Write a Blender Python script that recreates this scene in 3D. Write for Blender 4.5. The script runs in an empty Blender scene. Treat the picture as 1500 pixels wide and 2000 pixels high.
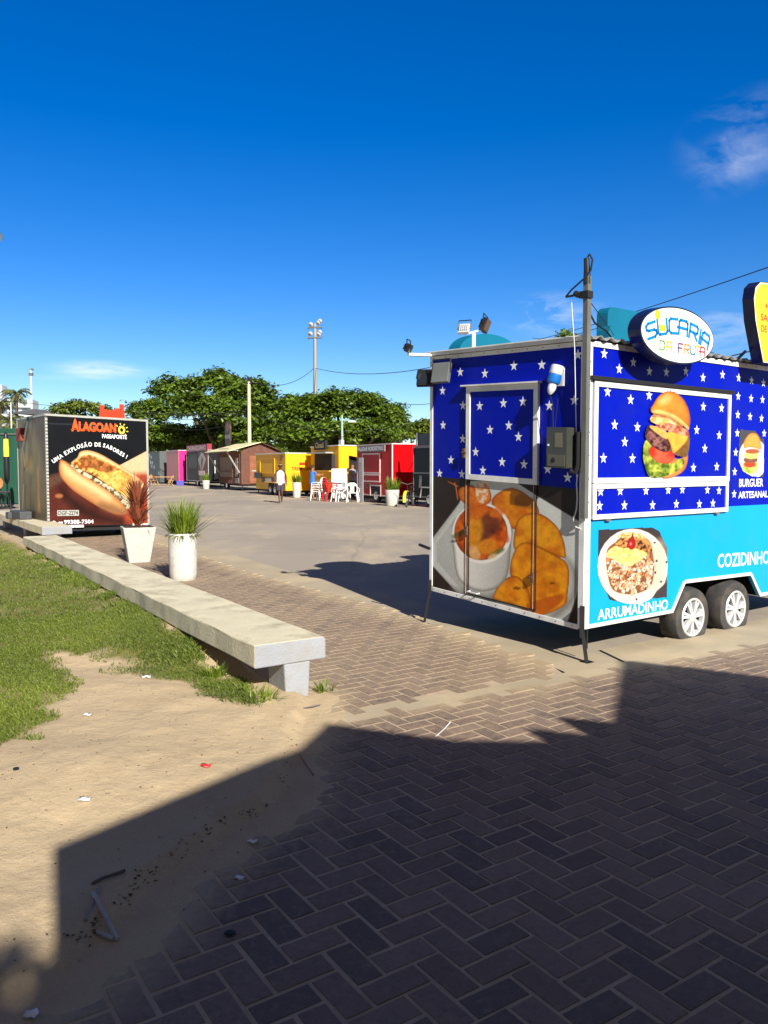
import bpy, math, random
import numpy as np
from mathutils import Vector, Matrix
from mathutils.noise import noise as mnoise
R = math.radians
PI = math.pi
SC = bpy.context.scene
COL = SC.collection

# ------------------------------------------------------------------ camera
F_PX, CAM_H = 1540.0, 1.6
PITCH = math.atan(88 / F_PX)
cd = bpy.data.cameras.new('camera')
cd.sensor_fit = 'VERTICAL'
cd.sensor_height = 36
cd.lens = F_PX / 2000 * 36
cd.clip_end = 3000
cam = bpy.data.objects.new('camera', cd)
COL.objects.link(cam)
cam.location = (0, 0, CAM_H)
cam.rotation_euler = (PI / 2 - PITCH, 0, 0)
SC.camera = cam

# ------------------------------------------------------------------ light
SUN_AZ, SUN_EL = R(157), R(31.5)      # where the sun stands: behind the camera, to the right
sd = bpy.data.lights.new('sun', 'SUN')
sd.energy = 5.0
sd.angle = R(0.5)
sd.color = (1.0, 0.945, 0.86)
sun = bpy.data.objects.new('sun', sd)
COL.objects.link(sun)
to_sun = Vector((math.sin(SUN_AZ) * math.cos(SUN_EL), math.cos(SUN_AZ) * math.cos(SUN_EL), math.sin(SUN_EL)))
sun.rotation_euler = to_sun.to_track_quat('Z', 'Y').to_euler()

W = bpy.data.worlds.new('World')
SC.world = W
W.use_nodes = True
nt = W.node_tree
nt.nodes.clear()
N, Lk = nt.nodes.new, nt.links.new
out = N('ShaderNodeOutputWorld')
bg = N('ShaderNodeBackground')
bg.inputs['Strength'].default_value = 0.052
sky = N('ShaderNodeTexSky')
sky.sky_type = 'NISHITA'
sky.sun_disc = False
sky.sun_elevation = SUN_EL
sky.sun_rotation = SUN_AZ
sky.air_density = 1.0
sky.dust_density = 0.0
sky.ozone_density = 5.0
hs = N('ShaderNodeHueSaturation')
hs.inputs['Saturation'].default_value = 1.36
hs.inputs['Value'].default_value = 1.65
hs.inputs['Hue'].default_value = 0.514
Lk(sky.outputs[0], hs.inputs['Color'])
# thin wisps of cirrus in a few parts of the sky
tc = N('ShaderNodeTexCoord')
col_in = hs.outputs[0]
def wisp(px, py, rx, ry, scale, amount, stretch=(1, 1, 1), lo=0.5):
    global col_in
    d = Vector(((px - 750) / F_PX, 0, 0)) + Vector((0, math.cos(PITCH), -math.sin(PITCH))) + (1000 - py) / F_PX * Vector((0, math.sin(PITCH), math.cos(PITCH)))
    d.normalize()
    m = N('ShaderNodeMapping')
    m.inputs['Location'].default_value = (-d.x / rx, 0, -d.z / ry)
    m.inputs['Scale'].default_value = (1 / rx, 0, 1 / ry)
    Lk(tc.outputs['Generated'], m.inputs[0])
    ln = N('ShaderNodeVectorMath'); ln.operation = 'LENGTH'
    Lk(m.outputs[0], ln.inputs[0])
    fo = N('ShaderNodeMapRange'); fo.interpolation_type = 'SMOOTHSTEP'
    fo.inputs[1].default_value = 1.0; fo.inputs[2].default_value = 0.1
    fo.inputs[3].default_value = 0.0; fo.inputs[4].default_value = 1.0
    Lk(ln.outputs['Value'], fo.inputs[0])
    m2 = N('ShaderNodeMapping'); m2.inputs['Scale'].default_value = stretch
    Lk(tc.outputs['Generated'], m2.inputs[0])
    ns = N('ShaderNodeTexNoise'); ns.inputs['Scale'].default_value = scale
    ns.inputs['Detail'].default_value = 6; ns.inputs['Roughness'].default_value = 0.6
    ns.inputs['Distortion'].default_value = 0.6
    Lk(m2.outputs[0], ns.inputs['Vector'])
    r2 = N('ShaderNodeMapRange'); r2.inputs[1].default_value = lo; r2.inputs[2].default_value = 0.85
    Lk(ns.outputs['Fac'], r2.inputs[0])
    front = N('ShaderNodeSeparateXYZ'); Lk(tc.outputs['Generated'], front.inputs[0])
    gt = N('ShaderNodeMath'); gt.operation = 'GREATER_THAN'; gt.inputs[1].default_value = 0
    Lk(front.outputs['Y'], gt.inputs[0])
    mu = N('ShaderNodeMath'); mu.operation = 'MULTIPLY'
    Lk(fo.outputs[0], mu.inputs[0]); Lk(r2.outputs[0], mu.inputs[1])
    mu2 = N('ShaderNodeMath'); mu2.operation = 'MULTIPLY'
    Lk(mu.outputs[0], mu2.inputs[0]); Lk(gt.outputs[0], mu2.inputs[1])
    mu3 = N('ShaderNodeMath'); mu3.operation = 'MULTIPLY'; mu3.inputs[1].default_value = amount
    Lk(mu2.outputs[0], mu3.inputs[0])
    mx = N('ShaderNodeMixRGB'); mx.inputs['Color2'].default_value = (14, 14.3, 14.6, 1)
    Lk(mu3.outputs[0], mx.inputs['Fac']); Lk(col_in, mx.inputs['Color1'])
    col_in = mx.outputs[0]
wisp(1455, 275, .075, .055, 11, .42, (1, 1, 1.8), .44)
wisp(1420, 320, .05, .04, 16, .25, (1, 1, 1.4), .42)
wisp(1080, 615, .075, .032, 14, .8, (1, 1, 3), .42)
wisp(1420, 660, .07, .05, 10, .6, (1, 1, 2.5), .45)
wisp(205, 722, .075, .014, 10, 1.0, (1, 1, 6), .35)
wisp(140, 738, .06, .006, 12, .7, (1, 1, 8), .3)
# added unseen warm cloud overhead and behind the viewpoint, to neutralise blue ambient shade
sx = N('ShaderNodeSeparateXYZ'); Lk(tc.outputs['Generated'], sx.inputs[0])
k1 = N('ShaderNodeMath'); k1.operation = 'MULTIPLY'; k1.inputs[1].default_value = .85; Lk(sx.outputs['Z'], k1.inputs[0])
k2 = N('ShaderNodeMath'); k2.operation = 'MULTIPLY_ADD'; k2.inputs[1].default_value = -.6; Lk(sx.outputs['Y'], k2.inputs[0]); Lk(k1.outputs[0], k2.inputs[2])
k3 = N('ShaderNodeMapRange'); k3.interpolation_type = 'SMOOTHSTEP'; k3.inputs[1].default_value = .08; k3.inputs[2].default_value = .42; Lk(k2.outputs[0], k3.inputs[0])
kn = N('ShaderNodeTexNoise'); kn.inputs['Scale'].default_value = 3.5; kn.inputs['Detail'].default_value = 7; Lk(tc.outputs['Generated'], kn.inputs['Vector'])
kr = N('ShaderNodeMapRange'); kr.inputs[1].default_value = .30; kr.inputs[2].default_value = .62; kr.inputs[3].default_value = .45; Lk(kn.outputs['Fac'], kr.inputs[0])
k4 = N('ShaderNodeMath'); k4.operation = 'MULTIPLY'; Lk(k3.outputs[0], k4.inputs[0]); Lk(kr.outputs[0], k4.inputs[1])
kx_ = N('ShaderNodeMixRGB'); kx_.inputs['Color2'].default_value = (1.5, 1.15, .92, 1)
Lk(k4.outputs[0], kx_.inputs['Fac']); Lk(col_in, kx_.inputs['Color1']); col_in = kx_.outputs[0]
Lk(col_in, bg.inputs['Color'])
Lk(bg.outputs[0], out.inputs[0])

vs = SC.view_settings
vs.view_transform = 'Standard'
vs.look = 'None'
vs.exposure = 0.7
vs.gamma = 1.0

# ------------------------------------------------------------------ materials
def lin(r, g, b):
    f = lambda c: (c / 255 / 12.92) if c / 255 <= .04045 else ((c / 255 + .055) / 1.055) ** 2.4
    return (f(r), f(g), f(b))
def A4(c):
    return (c[0], c[1], c[2], 1)
MATS = {}
def mat(name, rgb, rough=.6, metal=0., var=.12, scale=6., bump=0., bscale=60., coat=0., spec=.5, dirt=None, dirt_amt=.0, dscale=2., emit=0., attr=None):
    """procedural surface: base colour broken up by noise, optional dirt of another colour, optional bump"""
    if name in MATS: return MATS[name]
    m = bpy.data.materials.new(name); m.use_nodes = True
    t = m.node_tree; p = t.nodes['Principled BSDF']
    n, l = t.nodes.new, t.links.new
    c = lin(*rgb)
    tcx = n('ShaderNodeTexCoord')
    ns = n('ShaderNodeTexNoise'); ns.inputs['Scale'].default_value = scale; ns.inputs['Detail'].default_value = 5
    l(tcx.outputs['Object'], ns.inputs['Vector'])
    mr = n('ShaderNodeMapRange'); mr.inputs[1].default_value = .25; mr.inputs[2].default_value = .75
    mr.inputs[3].default_value = 1 - var; mr.inputs[4].default_value = 1 + var
    l(ns.outputs['Fac'], mr.inputs[0])
    mx = n('ShaderNodeVectorMath'); mx.operation = 'SCALE'
    if attr:
        at = n('ShaderNodeAttribute'); at.attribute_name = attr
        l(at.outputs['Color'], mx.inputs[0])
    else:
        mx.inputs[0].default_value = c
    l(mr.outputs[0], mx.inputs['Scale'])
    cur = mx.outputs[0]
    if dirt is not None and dirt_amt > 0:
        n2 = n('ShaderNodeTexNoise'); n2.inputs['Scale'].default_value = dscale; n2.inputs['Detail'].default_value = 8; n2.inputs['Roughness'].default_value = .65
        l(tcx.outputs['Object'], n2.inputs['Vector'])
        m2 = n('ShaderNodeMapRange'); m2.inputs[1].default_value = .48; m2.inputs[2].default_value = .72
        m2.inputs[3].default_value = 0; m2.inputs[4].default_value = dirt_amt
        l(n2.outputs['Fac'], m2.inputs[0])
        mm = n('ShaderNodeMixRGB'); mm.inputs['Color2'].default_value = A4(lin(*dirt))
        l(m2.outputs[0], mm.inputs['Fac']); l(cur, mm.inputs['Color1'])
        cur = mm.outputs[0]
    l(cur, p.inputs['Base Color'])
    rr = n('ShaderNodeMapRange'); rr.inputs[3].default_value = max(0.02, rough - .08); rr.inputs[4].default_value = min(1, rough + .08)
    l(ns.outputs['Fac'], rr.inputs[0]); l(rr.outputs[0], p.inputs['Roughness'])
    p.inputs['Metallic'].default_value = metal
    p.inputs['Coat Weight'].default_value = coat
    p.inputs['Specular IOR Level'].default_value = spec
    if bump > 0:
        n3 = n('ShaderNodeTexNoise'); n3.inputs['Scale'].default_value = bscale; n3.inputs['Detail'].default_value = 6
        l(tcx.outputs['Object'], n3.inputs['Vector'])
        bp = n('ShaderNodeBump'); bp.inputs['Strength'].default_value = bump; bp.inputs['Distance'].default_value = .01
        l(n3.outputs['Fac'], bp.inputs['Height']); l(bp.outputs[0], p.inputs['Normal'])
    if emit:
        p.inputs['Emission Strength'].default_value = emit; p.inputs['Emission Color'].default_value = A4(c)
    MATS[name] = m
    return m
def leaf_mat(name, dark, light, rough=.5, trans=.25, nscale=.6):
    """foliage: every leaf its own shade (face attribute) plus slow clumps, some light passing through"""
    m = bpy.data.materials.new(name); m.use_nodes = True
    t = m.node_tree; p = t.nodes['Principled BSDF']; n, l = t.nodes.new, t.links.new
    o = t.nodes['Material Output']
    at = n('ShaderNodeAttribute'); at.attribute_name = 'shade'
    tcx = n('ShaderNodeTexCoord')
    ns = n('ShaderNodeTexNoise'); ns.inputs['Scale'].default_value = nscale; ns.inputs['Detail'].default_value = 2
    l(tcx.outputs['Object'], ns.inputs['Vector'])
    ad = n('ShaderNodeMath'); ad.operation = 'MULTIPLY_ADD'; ad.inputs[1].default_value = .7; ad.inputs[2].default_value = -.2
    l(ns.outputs['Fac'], ad.inputs[0])
    a2 = n('ShaderNodeMath'); a2.operation = 'MULTIPLY_ADD'; a2.inputs[1].default_value = .75; a2.use_clamp = True
    l(at.outputs['Fac'], a2.inputs[0]); l(ad.outputs[0], a2.inputs[2])
    mx = n('ShaderNodeMixRGB'); mx.inputs['Color1'].default_value = A4(lin(*dark)); mx.inputs['Color2'].default_value = A4(lin(*light))
    l(a2.outputs[0], mx.inputs['Fac']); l(mx.outputs[0], p.inputs['Base Color'])
    p.inputs['Roughness'].default_value = rough
    tr = n('ShaderNodeBsdfTranslucent'); l(mx.outputs[0], tr.inputs['Color'])
    ms = n('ShaderNodeMixShader'); ms.inputs[0].default_value = trans
    l(p.outputs[0], ms.inputs[1]); l(tr.outputs[0], ms.inputs[2]); l(ms.outputs[0], o.inputs['Surface'])
    return m
def print_mat(name, rough=.38, coat=0.):
    m = bpy.data.materials.new(name); m.use_nodes = True
    t = m.node_tree; p = t.nodes['Principled BSDF']
    at = t.nodes.new('ShaderNodeAttribute'); at.attribute_name = 'ink'
    t.links.new(at.outputs['Color'], p.inputs['Base Color'])
    ns = t.nodes.new('ShaderNodeTexNoise'); ns.inputs['Scale'].default_value = 3
    rr = t.nodes.new('ShaderNodeMapRange'); rr.inputs[3].default_value = rough - .1; rr.inputs[4].default_value = rough + .12
    t.links.new(ns.outputs['Fac'], rr.inputs[0]); t.links.new(rr.outputs[0], p.inputs['Roughness'])
    p.inputs['Coat Weight'].default_value = coat
    p.inputs['Specular IOR Level'].default_value = .2
    return m

# ------------------------------------------------------------------ mesh helpers
def tag(o, label=None, cat=None, group=None, kind=None):
    if label: o['label'] = label
    if cat: o['category'] = cat
    if group: o['group'] = group
    if kind: o['kind'] = kind
    return o
def empty(name, loc=(0, 0, 0), rz=0., label=None, cat=None, group=None):
    o = bpy.data.objects.new(name, None); COL.objects.link(o)
    o.location = loc; o.rotation_euler = (0, 0, rz); o.empty_display_size = .2
    return tag(o, label, cat, group)
def copy_tree(o, parent=None):
    c = o.copy(); COL.objects.link(c)
    if parent is not None:
        c.parent = parent
    for ch in list(o.children):
        copy_tree(ch, c)
    return c
_text_cache = {}
def text_geo(s, bold=0.0, spacing=1.0, shear=0.0):
    """outline lettering from the built-in font as flat 2D triangles; cap height about 0.7"""
    key = (s, bold, spacing, shear)
    if key in _text_cache: return _text_cache[key]
    cu = bpy.data.curves.new('lettering', 'FONT')
    cu.body = s; cu.offset = bold; cu.space_character = spacing; cu.shear = shear
    cu.resolution_u = 3
    o = bpy.data.objects.new('lettering', cu); COL.objects.link(o)
    dg = bpy.context.evaluated_depsgraph_get()
    me = bpy.data.meshes.new_from_object(o.evaluated_get(dg))
    vv = np.array([v.co[:2] for v in me.vertices]) if len(me.vertices) else np.zeros((0, 2))
    ff = [tuple(p.vertices) for p in me.polygons]
    COL.objects.unlink(o); bpy.data.objects.remove(o); bpy.data.curves.remove(cu); bpy.data.meshes.remove(me)
    _text_cache[key] = (vv, ff)
    return vv, ff
class MB:
    def __init__(s):
        s.v = []; s.f = []; s.m = []
    def add(s, vs_, fs_, mi=0):
        b = len(s.v)
        s.v.extend([tuple(map(float, p)) for p in vs_])
        for f in fs_:
            s.f.append(tuple(b + i for i in f)); s.m.append(mi)
    def hexa(s, p, mi=0):      # 4 bottom ccw, 4 top ccw
        s.add(p, [(3, 2, 1, 0), (4, 5, 6, 7), (0, 1, 5, 4), (1, 2, 6, 5), (2, 3, 7, 6), (3, 0, 4, 7)], mi)
    def box(s, a, b, mi=0, fn=None):   # two opposite corners
        x0, y0, z0 = [min(a[i], b[i]) for i in range(3)]; x1, y1, z1 = [max(a[i], b[i]) for i in range(3)]
        p = [(x0, y0, z0), (x1, y0, z0), (x1, y1, z0), (x0, y1, z0), (x0, y0, z1), (x1, y0, z1), (x1, y1, z1), (x0, y1, z1)]
        if fn: p = [fn(*q) for q in p]
        s.hexa(p, mi)
    def poly(s, p, mi=0):
        s.add(p, [tuple(range(len(p)))], mi)
    def prism(s, pts, fn, d0, d1, mi=0, side=None):   # 2D outline pushed from depth d0 to d1 by fn(x, y, d)
        n = len(pts)
        a = [fn(x, y, d0) for x, y in pts]; b = [fn(x, y, d1) for x, y in pts]
        s.add(a + b, [tuple(range(n))[::-1], tuple(range(n, 2 * n))], mi)
        s.add(a + b, [(i, (i + 1) % n, n + (i + 1) % n, n + i) for i in range(n)], mi if side is None else side)
    def tube(s, pts, r, n=8, mi=0, cap=True):
        pts = [Vector(p) for p in pts]
        rs = r if isinstance(r, (list, tuple)) else [r] * len(pts)
        base = len(s.v); up = None
        for i, p in enumerate(pts):
            t = (pts[min(i + 1, len(pts) - 1)] - pts[max(i - 1, 0)])
            t = t.normalized() if t.length > 1e-9 else Vector((0, 0, 1))
            if up is None: up = Vector((0, 0, 1)) if abs(t.z) < .9 else Vector((1, 0, 0))
            a = t.cross(up)
            if a.length < 1e-6: a = t.cross(Vector((0, 1, 0)))
            a.normalize(); b = a.cross(t).normalized(); up = b
            for k in range(n):
                q = p + rs[i] * (math.cos(2 * PI * k / n) * a + math.sin(2 * PI * k / n) * b)
                s.v.append(tuple(q))
        for i in range(len(pts) - 1):
            for k in range(n):
                s.f.append((base + i * n + k, base + i * n + (k + 1) % n, base + (i + 1) * n + (k + 1) % n, base + (i + 1) * n + k)); s.m.append(mi)
        if cap:
            s.f.append(tuple(base + k for k in range(n))[::-1]); s.m.append(mi)
            e = base + (len(pts) - 1) * n
            s.f.append(tuple(e + k for k in range(n))); s.m.append(mi)
    def lathe(s, prof, n=24, fn=None, mi=0, close=False):
        fn = fn or (lambda x, y, z: (x, y, z))
        b = len(s.v)
        for r_, z in prof:
            for k in range(n):
                s.v.append(tuple(fn(r_ * math.cos(2 * PI * k / n), r_ * math.sin(2 * PI * k / n), z)))
        for i in range(len(prof) - 1):
            for k in range(n):
                s.f.append((b + i * n + k, b + i * n + (k + 1) % n, b + (i + 1) * n + (k + 1) % n, b + (i + 1) * n + k)); s.m.append(mi)
        if close:
            s.f.append(tuple(b + k for k in range(n))[::-1]); s.m.append(mi)
            e = b + (len(prof) - 1) * n
            s.f.append(tuple(e + k for k in range(n))); s.m.append(mi)
    def star(s, fn, x, y, r, mi=0, rot=0.):
        p = [fn(x + (r if i % 2 == 0 else r * .4) * math.sin(i * PI / 5 + rot), y + (r if i % 2 == 0 else r * .4) * math.cos(i * PI / 5 + rot)) for i in range(10)]
        c = fn(x, y)
        s.add([c] + p, [(0, 1 + (i + 1) % 10, 1 + i) for i in range(10)], mi)
    def text(s, st, fn, x, y, h, width=None, align='l', mi=0, bold=.0, spacing=1., shear=0., slope=0.):
        vv, ff = text_geo(st, bold, spacing, shear)
        if len(vv) == 0: return
        k = h / .70; w0 = vv[:, 0].max() - vv[:, 0].min(); mn = vv[:, 0].min()
        kx = k if width is None else width / w0
        wd = w0 * kx
        ox = {'l': 0, 'c': -wd / 2, 'r': -wd}[align]
        s.add([fn(x + ox + (p[0] - mn) * kx, y + p[1] * k + slope * (ox + (p[0] - mn) * kx)) for p in vv], ff, mi)
    def build(s, name, mats, parent=None, smooth=False, bevel=0., angle=40, segs=2):
        me = bpy.data.meshes.new(name)
        me.from_pydata(s.v, [], s.f)
        for m in (mats if isinstance(mats, (list, tuple)) else [mats]): me.materials.append(m)
        me.polygons.foreach_set('material_index', s.m)
        if smooth:
            me.polygons.foreach_set('use_smooth', [True] * len(s.f))
            me.set_sharp_from_angle(angle=R(angle))
        me.update()
        o = bpy.data.objects.new(name, me); COL.objects.link(o)
        if parent is not None: o.parent = parent
        if bevel:
            b = o.modifiers.new('bevel', 'BEVEL'); b.width = bevel; b.segments = segs; b.limit_method = 'ANGLE'; b.angle_limit = R(40)
        return o
def np_mesh(name, verts, faces, mats, parent=None, smooth=False, mi=None, attrs=()):
    """big regular meshes straight from numpy; attrs = (name, domain, type, flat array)"""
    me = bpy.data.meshes.new(name)
    verts = np.asarray(verts, dtype=np.float32); faces = np.asarray(faces, dtype=np.int32)
    nf, k = faces.shape
    me.vertices.add(len(verts)); me.vertices.foreach_set('co', verts.ravel())
    me.loops.add(nf * k); me.loops.foreach_set('vertex_index', faces.ravel())
    me.polygons.add(nf)
    me.polygons.foreach_set('loop_start', np.arange(0, nf * k, k, dtype=np.int32))
    me.polygons.foreach_set('loop_total', np.full(nf, k, dtype=np.int32))
    for m in (mats if isinstance(mats, (list, tuple)) else [mats]): me.materials.append(m)
    if mi is not None: me.polygons.foreach_set('material_index', np.asarray(mi, dtype=np.int32))
    if smooth: me.polygons.foreach_set('use_smooth', np.ones(nf, dtype=bool))
    me.update(calc_edges=True)
    if not smooth: me.shade_flat()
    for an, dom, ty, arr in attrs:
        at = me.attributes.new(an, ty, dom)
        at.data.foreach_set('color' if ty == 'FLOAT_COLOR' else 'value', np.asarray(arr, dtype=np.float32).ravel())
    o = bpy.data.objects.new(name, me); COL.objects.link(o)
    if parent is not None: o.parent = parent
    return o
# value noise for numpy arrays
def vnoise(x, y, seed=0):
    xi = np.floor(x).astype(np.int64); yi = np.floor(y).astype(np.int64)
    xf = x - xi; yf = y - yi
    def h(a, b):
        n_ = (a * 374761393 + b * 668265263 + seed * 974634777) & 0x7fffffff
        n_ = ((n_ ^ (n_ >> 13)) * 1274126177) & 0x7fffffff
        return ((n_ ^ (n_ >> 16)) & 0xffff) / 65535.0
    u_ = xf * xf * (3 - 2 * xf); v_ = yf * yf * (3 - 2 * yf)
    return (h(xi, yi) * (1 - u_) + h(xi + 1, yi) * u_) * (1 - v_) + (h(xi, yi + 1) * (1 - u_) + h(xi + 1, yi + 1) * u_) * v_
def fbm(x, y, seed=0, oct_=4):
    t = 0; a = .5; s_ = 0
    for i in range(oct_):
        t = t + a * vnoise(x * 2 ** i, y * 2 ** i, seed + i * 17); s_ += a; a *= .5
    return t / s_
def crom(pts, k=5):
    """closed smooth curve through the points"""
    P = np.array(pts, float); n = len(P); o = []
    for i in range(n):
        p0, p1, p2, p3 = P[i - 1], P[i], P[(i + 1) % n], P[(i + 2) % n]
        for j in range(k):
            t = j / k
            o.append(.5 * ((2 * p1) + (-p0 + p2) * t + (2 * p0 - 5 * p1 + 4 * p2 - p3) * t * t + (-p0 + 3 * p1 - 3 * p2 + p3) * t ** 3))
    return np.array(o)
def sdist(X, Y, pts):
    """signed distance to a closed outline, negative inside"""
    P = np.array(pts, float); n = len(P)
    d = np.full(X.shape, 1e9); ins = np.zeros(X.shape, bool)
    for i in range(n):
        ax, ay = P[i]; bx, by = P[(i + 1) % n]
        ex, ey = bx - ax, by - ay; L2 = ex * ex + ey * ey + 1e-12
        t = np.clip(((X - ax) * ex + (Y - ay) * ey) / L2, 0, 1)
        d = np.minimum(d, (X - ax - t * ex) ** 2 + (Y - ay - t * ey) ** 2)
        if ay != by:
            c = ((ay > Y) != (by > Y)) & (X < (bx - ax) * (Y - ay) / (by - ay) + ax)
            ins ^= c
    d = np.sqrt(d)
    return np.where(ins, -d, d)
def homog(src, dst):
    """3x3 map taking 4 src points to 4 dst points"""
    Am = []
    for (x, y), (u_, v_) in zip(src, dst):
        Am.append([x, y, 1, 0, 0, 0, -u_ * x, -u_ * y, -u_]); Am.append([0, 0, 0, x, y, 1, -v_ * x, -v_ * y, -v_])
    return np.linalg.svd(np.array(Am))[2][-1].reshape(3, 3)
def happly(H, x, y):
    w = H[2, 0] * x + H[2, 1] * y + H[2, 2]
    return (H[0, 0] * x + H[0, 1] * y + H[0, 2]) / w, (H[1, 0] * x + H[1, 1] * y + H[1, 2]) / w
class Paint:
    """a printed picture: a fine flat grid whose vertices carry the ink"""
    def __init__(s, X, Y, bgcol):
        s.X, s.Y = X, Y
        s.C = np.tile(np.array(bgcol, float), (X.size, 1)).reshape(X.shape + (3,))
        s.A = np.ones(X.shape)
    def blend(s, a, col):
        c = np.array(col, float)
        s.C = s.C * (1 - a[..., None]) + c * a[..., None]
    def shape(s, pts, col, soft=3., smooth=True, noise=0., nsc=.05, seed=1, edge=None, edge_w=14., grad=None, col2=None, amount=1., lo=.35, hi=.65, nst=(1, 1)):
        P = crom(pts) if smooth else pts
        d = sdist(s.X, s.Y, P)
        a = np.clip(.5 - d / soft, 0, 1) * amount
        c = np.tile(np.array(col, float), (s.X.size, 1)).reshape(s.X.shape + (3,))
        if col2 is not None:
            n_ = np.clip((fbm(s.X * nsc * nst[0], s.Y * nsc * nst[1], seed, 4) - lo) / (hi - lo), 0, 1)[..., None]
            c = c * (1 - n_) + np.array(col2, float) * n_
        if noise:
            c = c * (1 + noise * (fbm(s.X * nsc * 1.7 + 9, s.Y * nsc * 1.7, seed + 5, 4) - .5) * 2)[..., None]
        if grad is not None:      # (x0,y0,k0,x1,y1,k1) brightness ramp
            x0, y0, k0, x1, y1, k1 = grad
            t = np.clip(((s.X - x0) * (x1 - x0) + (s.Y - y0) * (y1 - y0)) / ((x1 - x0) ** 2 + (y1 - y0) ** 2), 0, 1)
            c = c * (k0 + (k1 - k0) * t)[..., None]
        if edge is not None:
            e = np.clip(1 + d / edge_w, 0, 1)[..., None] ** 1.5
            c = c * (1 - e) + np.array(edge, float) * e
        s.C = s.C * (1 - a[..., None]) + c * a[..., None]
        return d
    def ell(s, cx, cy, rx, ry, col, rot=0., **k):
        cr, sr = math.cos(rot), math.sin(rot)
        pts = [(cx + rx * math.cos(t) * cr - ry * math.sin(t) * sr, cy + rx * math.cos(t) * sr + ry * math.sin(t) * cr) for t in np.linspace(0, 2 * PI, 28, endpoint=False)]
        k.setdefault('smooth', False)
        return s.shape(pts, col, **k)
def grain(p, k=.10, sc=.09):
    p.C = p.C * (1 + k * 2 * (fbm(p.X * sc, p.Y * sc, 91, 4) - .5) + k * (fbm(p.X * sc * 4, p.Y * sc * 4, 92, 2) - .5))[..., None]
def rgb(*c):
    return np.array(lin(*c))
def print_panel(name, a0, a1, b0, b1, nx, ny, H, fn, painter, material, parent):
    """paint a picture on the rectangle a0..a1 x b0..b1 of a panel; H maps panel to picture coordinates"""
    a = np.linspace(a0, a1, nx); b = np.linspace(b0, b1, ny)
    AA, BB = np.meshgrid(a, b)
    X, Y = happly(H, AA, BB)
    p, keep = painter(X, Y)
    idx = np.arange(nx * ny).reshape(ny, nx)
    f = np.stack([idx[:-1, :-1], idx[:-1, 1:], idx[1:, 1:], idx[1:, :-1]], -1).reshape(-1, 4)
    v = fn(AA.ravel(), BB.ravel())
    if keep is not None:
        kk = keep.ravel()
        f = f[kk[f].sum(1) >= 3]
    grain(p)
    C = np.concatenate([np.clip(p.C, 0, 1).reshape(-1, 3), np.ones((nx * ny, 1))], 1)
    return np_mesh(name, v, f, material, parent, attrs=[('ink', 'POINT', 'FLOAT_COLOR', C)])
# ------------------------------------------------------------------ shared materials
M_white = mat('white_painted_steel', (225, 226, 222), .4, var=.05, dirt=(120, 112, 98), dirt_amt=.35, dscale=3.5)
M_blue = mat('blue_vinyl_wrap', (0, 20, 164), .42, var=.08, scale=1.5, spec=.1, dirt=(40, 46, 110), dirt_amt=.25, dscale=2.5)
M_starw = mat('white_vinyl', (235, 238, 240), .35, var=.02)
M_cyan = mat('cyan_vinyl_wrap', (0, 156, 226), .4, var=.05, scale=1.3, spec=.3, dirt=(60, 150, 190), dirt_amt=.3, dscale=2.2)
M_black = mat('black_rubber', (22, 22, 23), .75, var=.25, scale=12, bump=.15)
M_tyre = mat('worn_tyre_rubber', (58, 57, 56), .85, var=.2, scale=14, dirt=(120, 108, 92), dirt_amt=.5, dscale=5, bump=.2)
M_alu = mat('silver_wheel_paint', (206, 208, 210), .35, metal=.25, var=.08)
M_dkmetal = mat('black_painted_metal', (26, 26, 28), .45, var=.2)
M_grey = mat('grey_galvanised_steel', (108, 110, 106), .55, metal=.2, var=.15, dirt=(84, 78, 66), dirt_amt=.4, dscale=4)
M_under = mat('dark_underside', (24, 23, 22), .8, var=.2)
M_print = print_mat('printed_vinyl')
M_conc = mat('weathered_concrete', (206, 198, 170), .9, var=.12, scale=3, bump=.5, bscale=45, dirt=(120, 110, 88), dirt_amt=.7, dscale=3.2)
M_glass = mat('dark_lamp_glass', (30, 34, 40), .15, var=.1)
M_wood = mat('brown_timber', (112, 66, 42), .65, var=.3, scale=3)
M_wire = mat('cable_sheath', (26, 28, 32), .6, var=.1)
M_skin_dark = mat('dark_brown_skin', (82, 52, 38), .5, var=.06)
M_skin_mid = mat('tan_skin', (168, 116, 86), .5, var=.06)

# ------------------------------------------------------------------ ground
edge_line = [(1.45, 5.95), (1.341, 6.25), (-.017, 8.80), (-1.9, 11.55), (-3.2, 13.8), (-8.4, 22.5)]   # pavers meet the concrete apron
SAZ = R(59.4)
sdir = np.array([math.sin(SAZ), math.cos(SAZ)]); snor = np.array([sdir[1], -sdir[0]])     # drain strip across the pavers; normal points at the camera
S0 = np.array([-.234, 4.853])
def strip_c(x, y):     # distance from the strip's middle, positive on the camera's side
    return (x - S0[0]) * snor[0] + (y - S0[1]) * snor[1]
sand_lip = [(-.50, 5.30), (-.50, 4.95), (-.51, 4.60)] + [(-0.5, 4.37), (-0.48, 3.89), (-0.54, 3.58), (-0.69, 3.36), (-0.79, 3.12), (-0.89, 2.92), (-0.94, 2.64), (-1.0, 2.46), (-1.09, 2.29)] + [(-1.5, 1.85), (-1.9, 1.2), (-2.3, .3), (-2.6, -1.5)]
sand_poly = sand_lip + [(-7, -1.5), (-18, 10), (-18, 26), (-9.2, 18.3), (-6.6, 14.2), (-.78, 5.6)]
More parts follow.
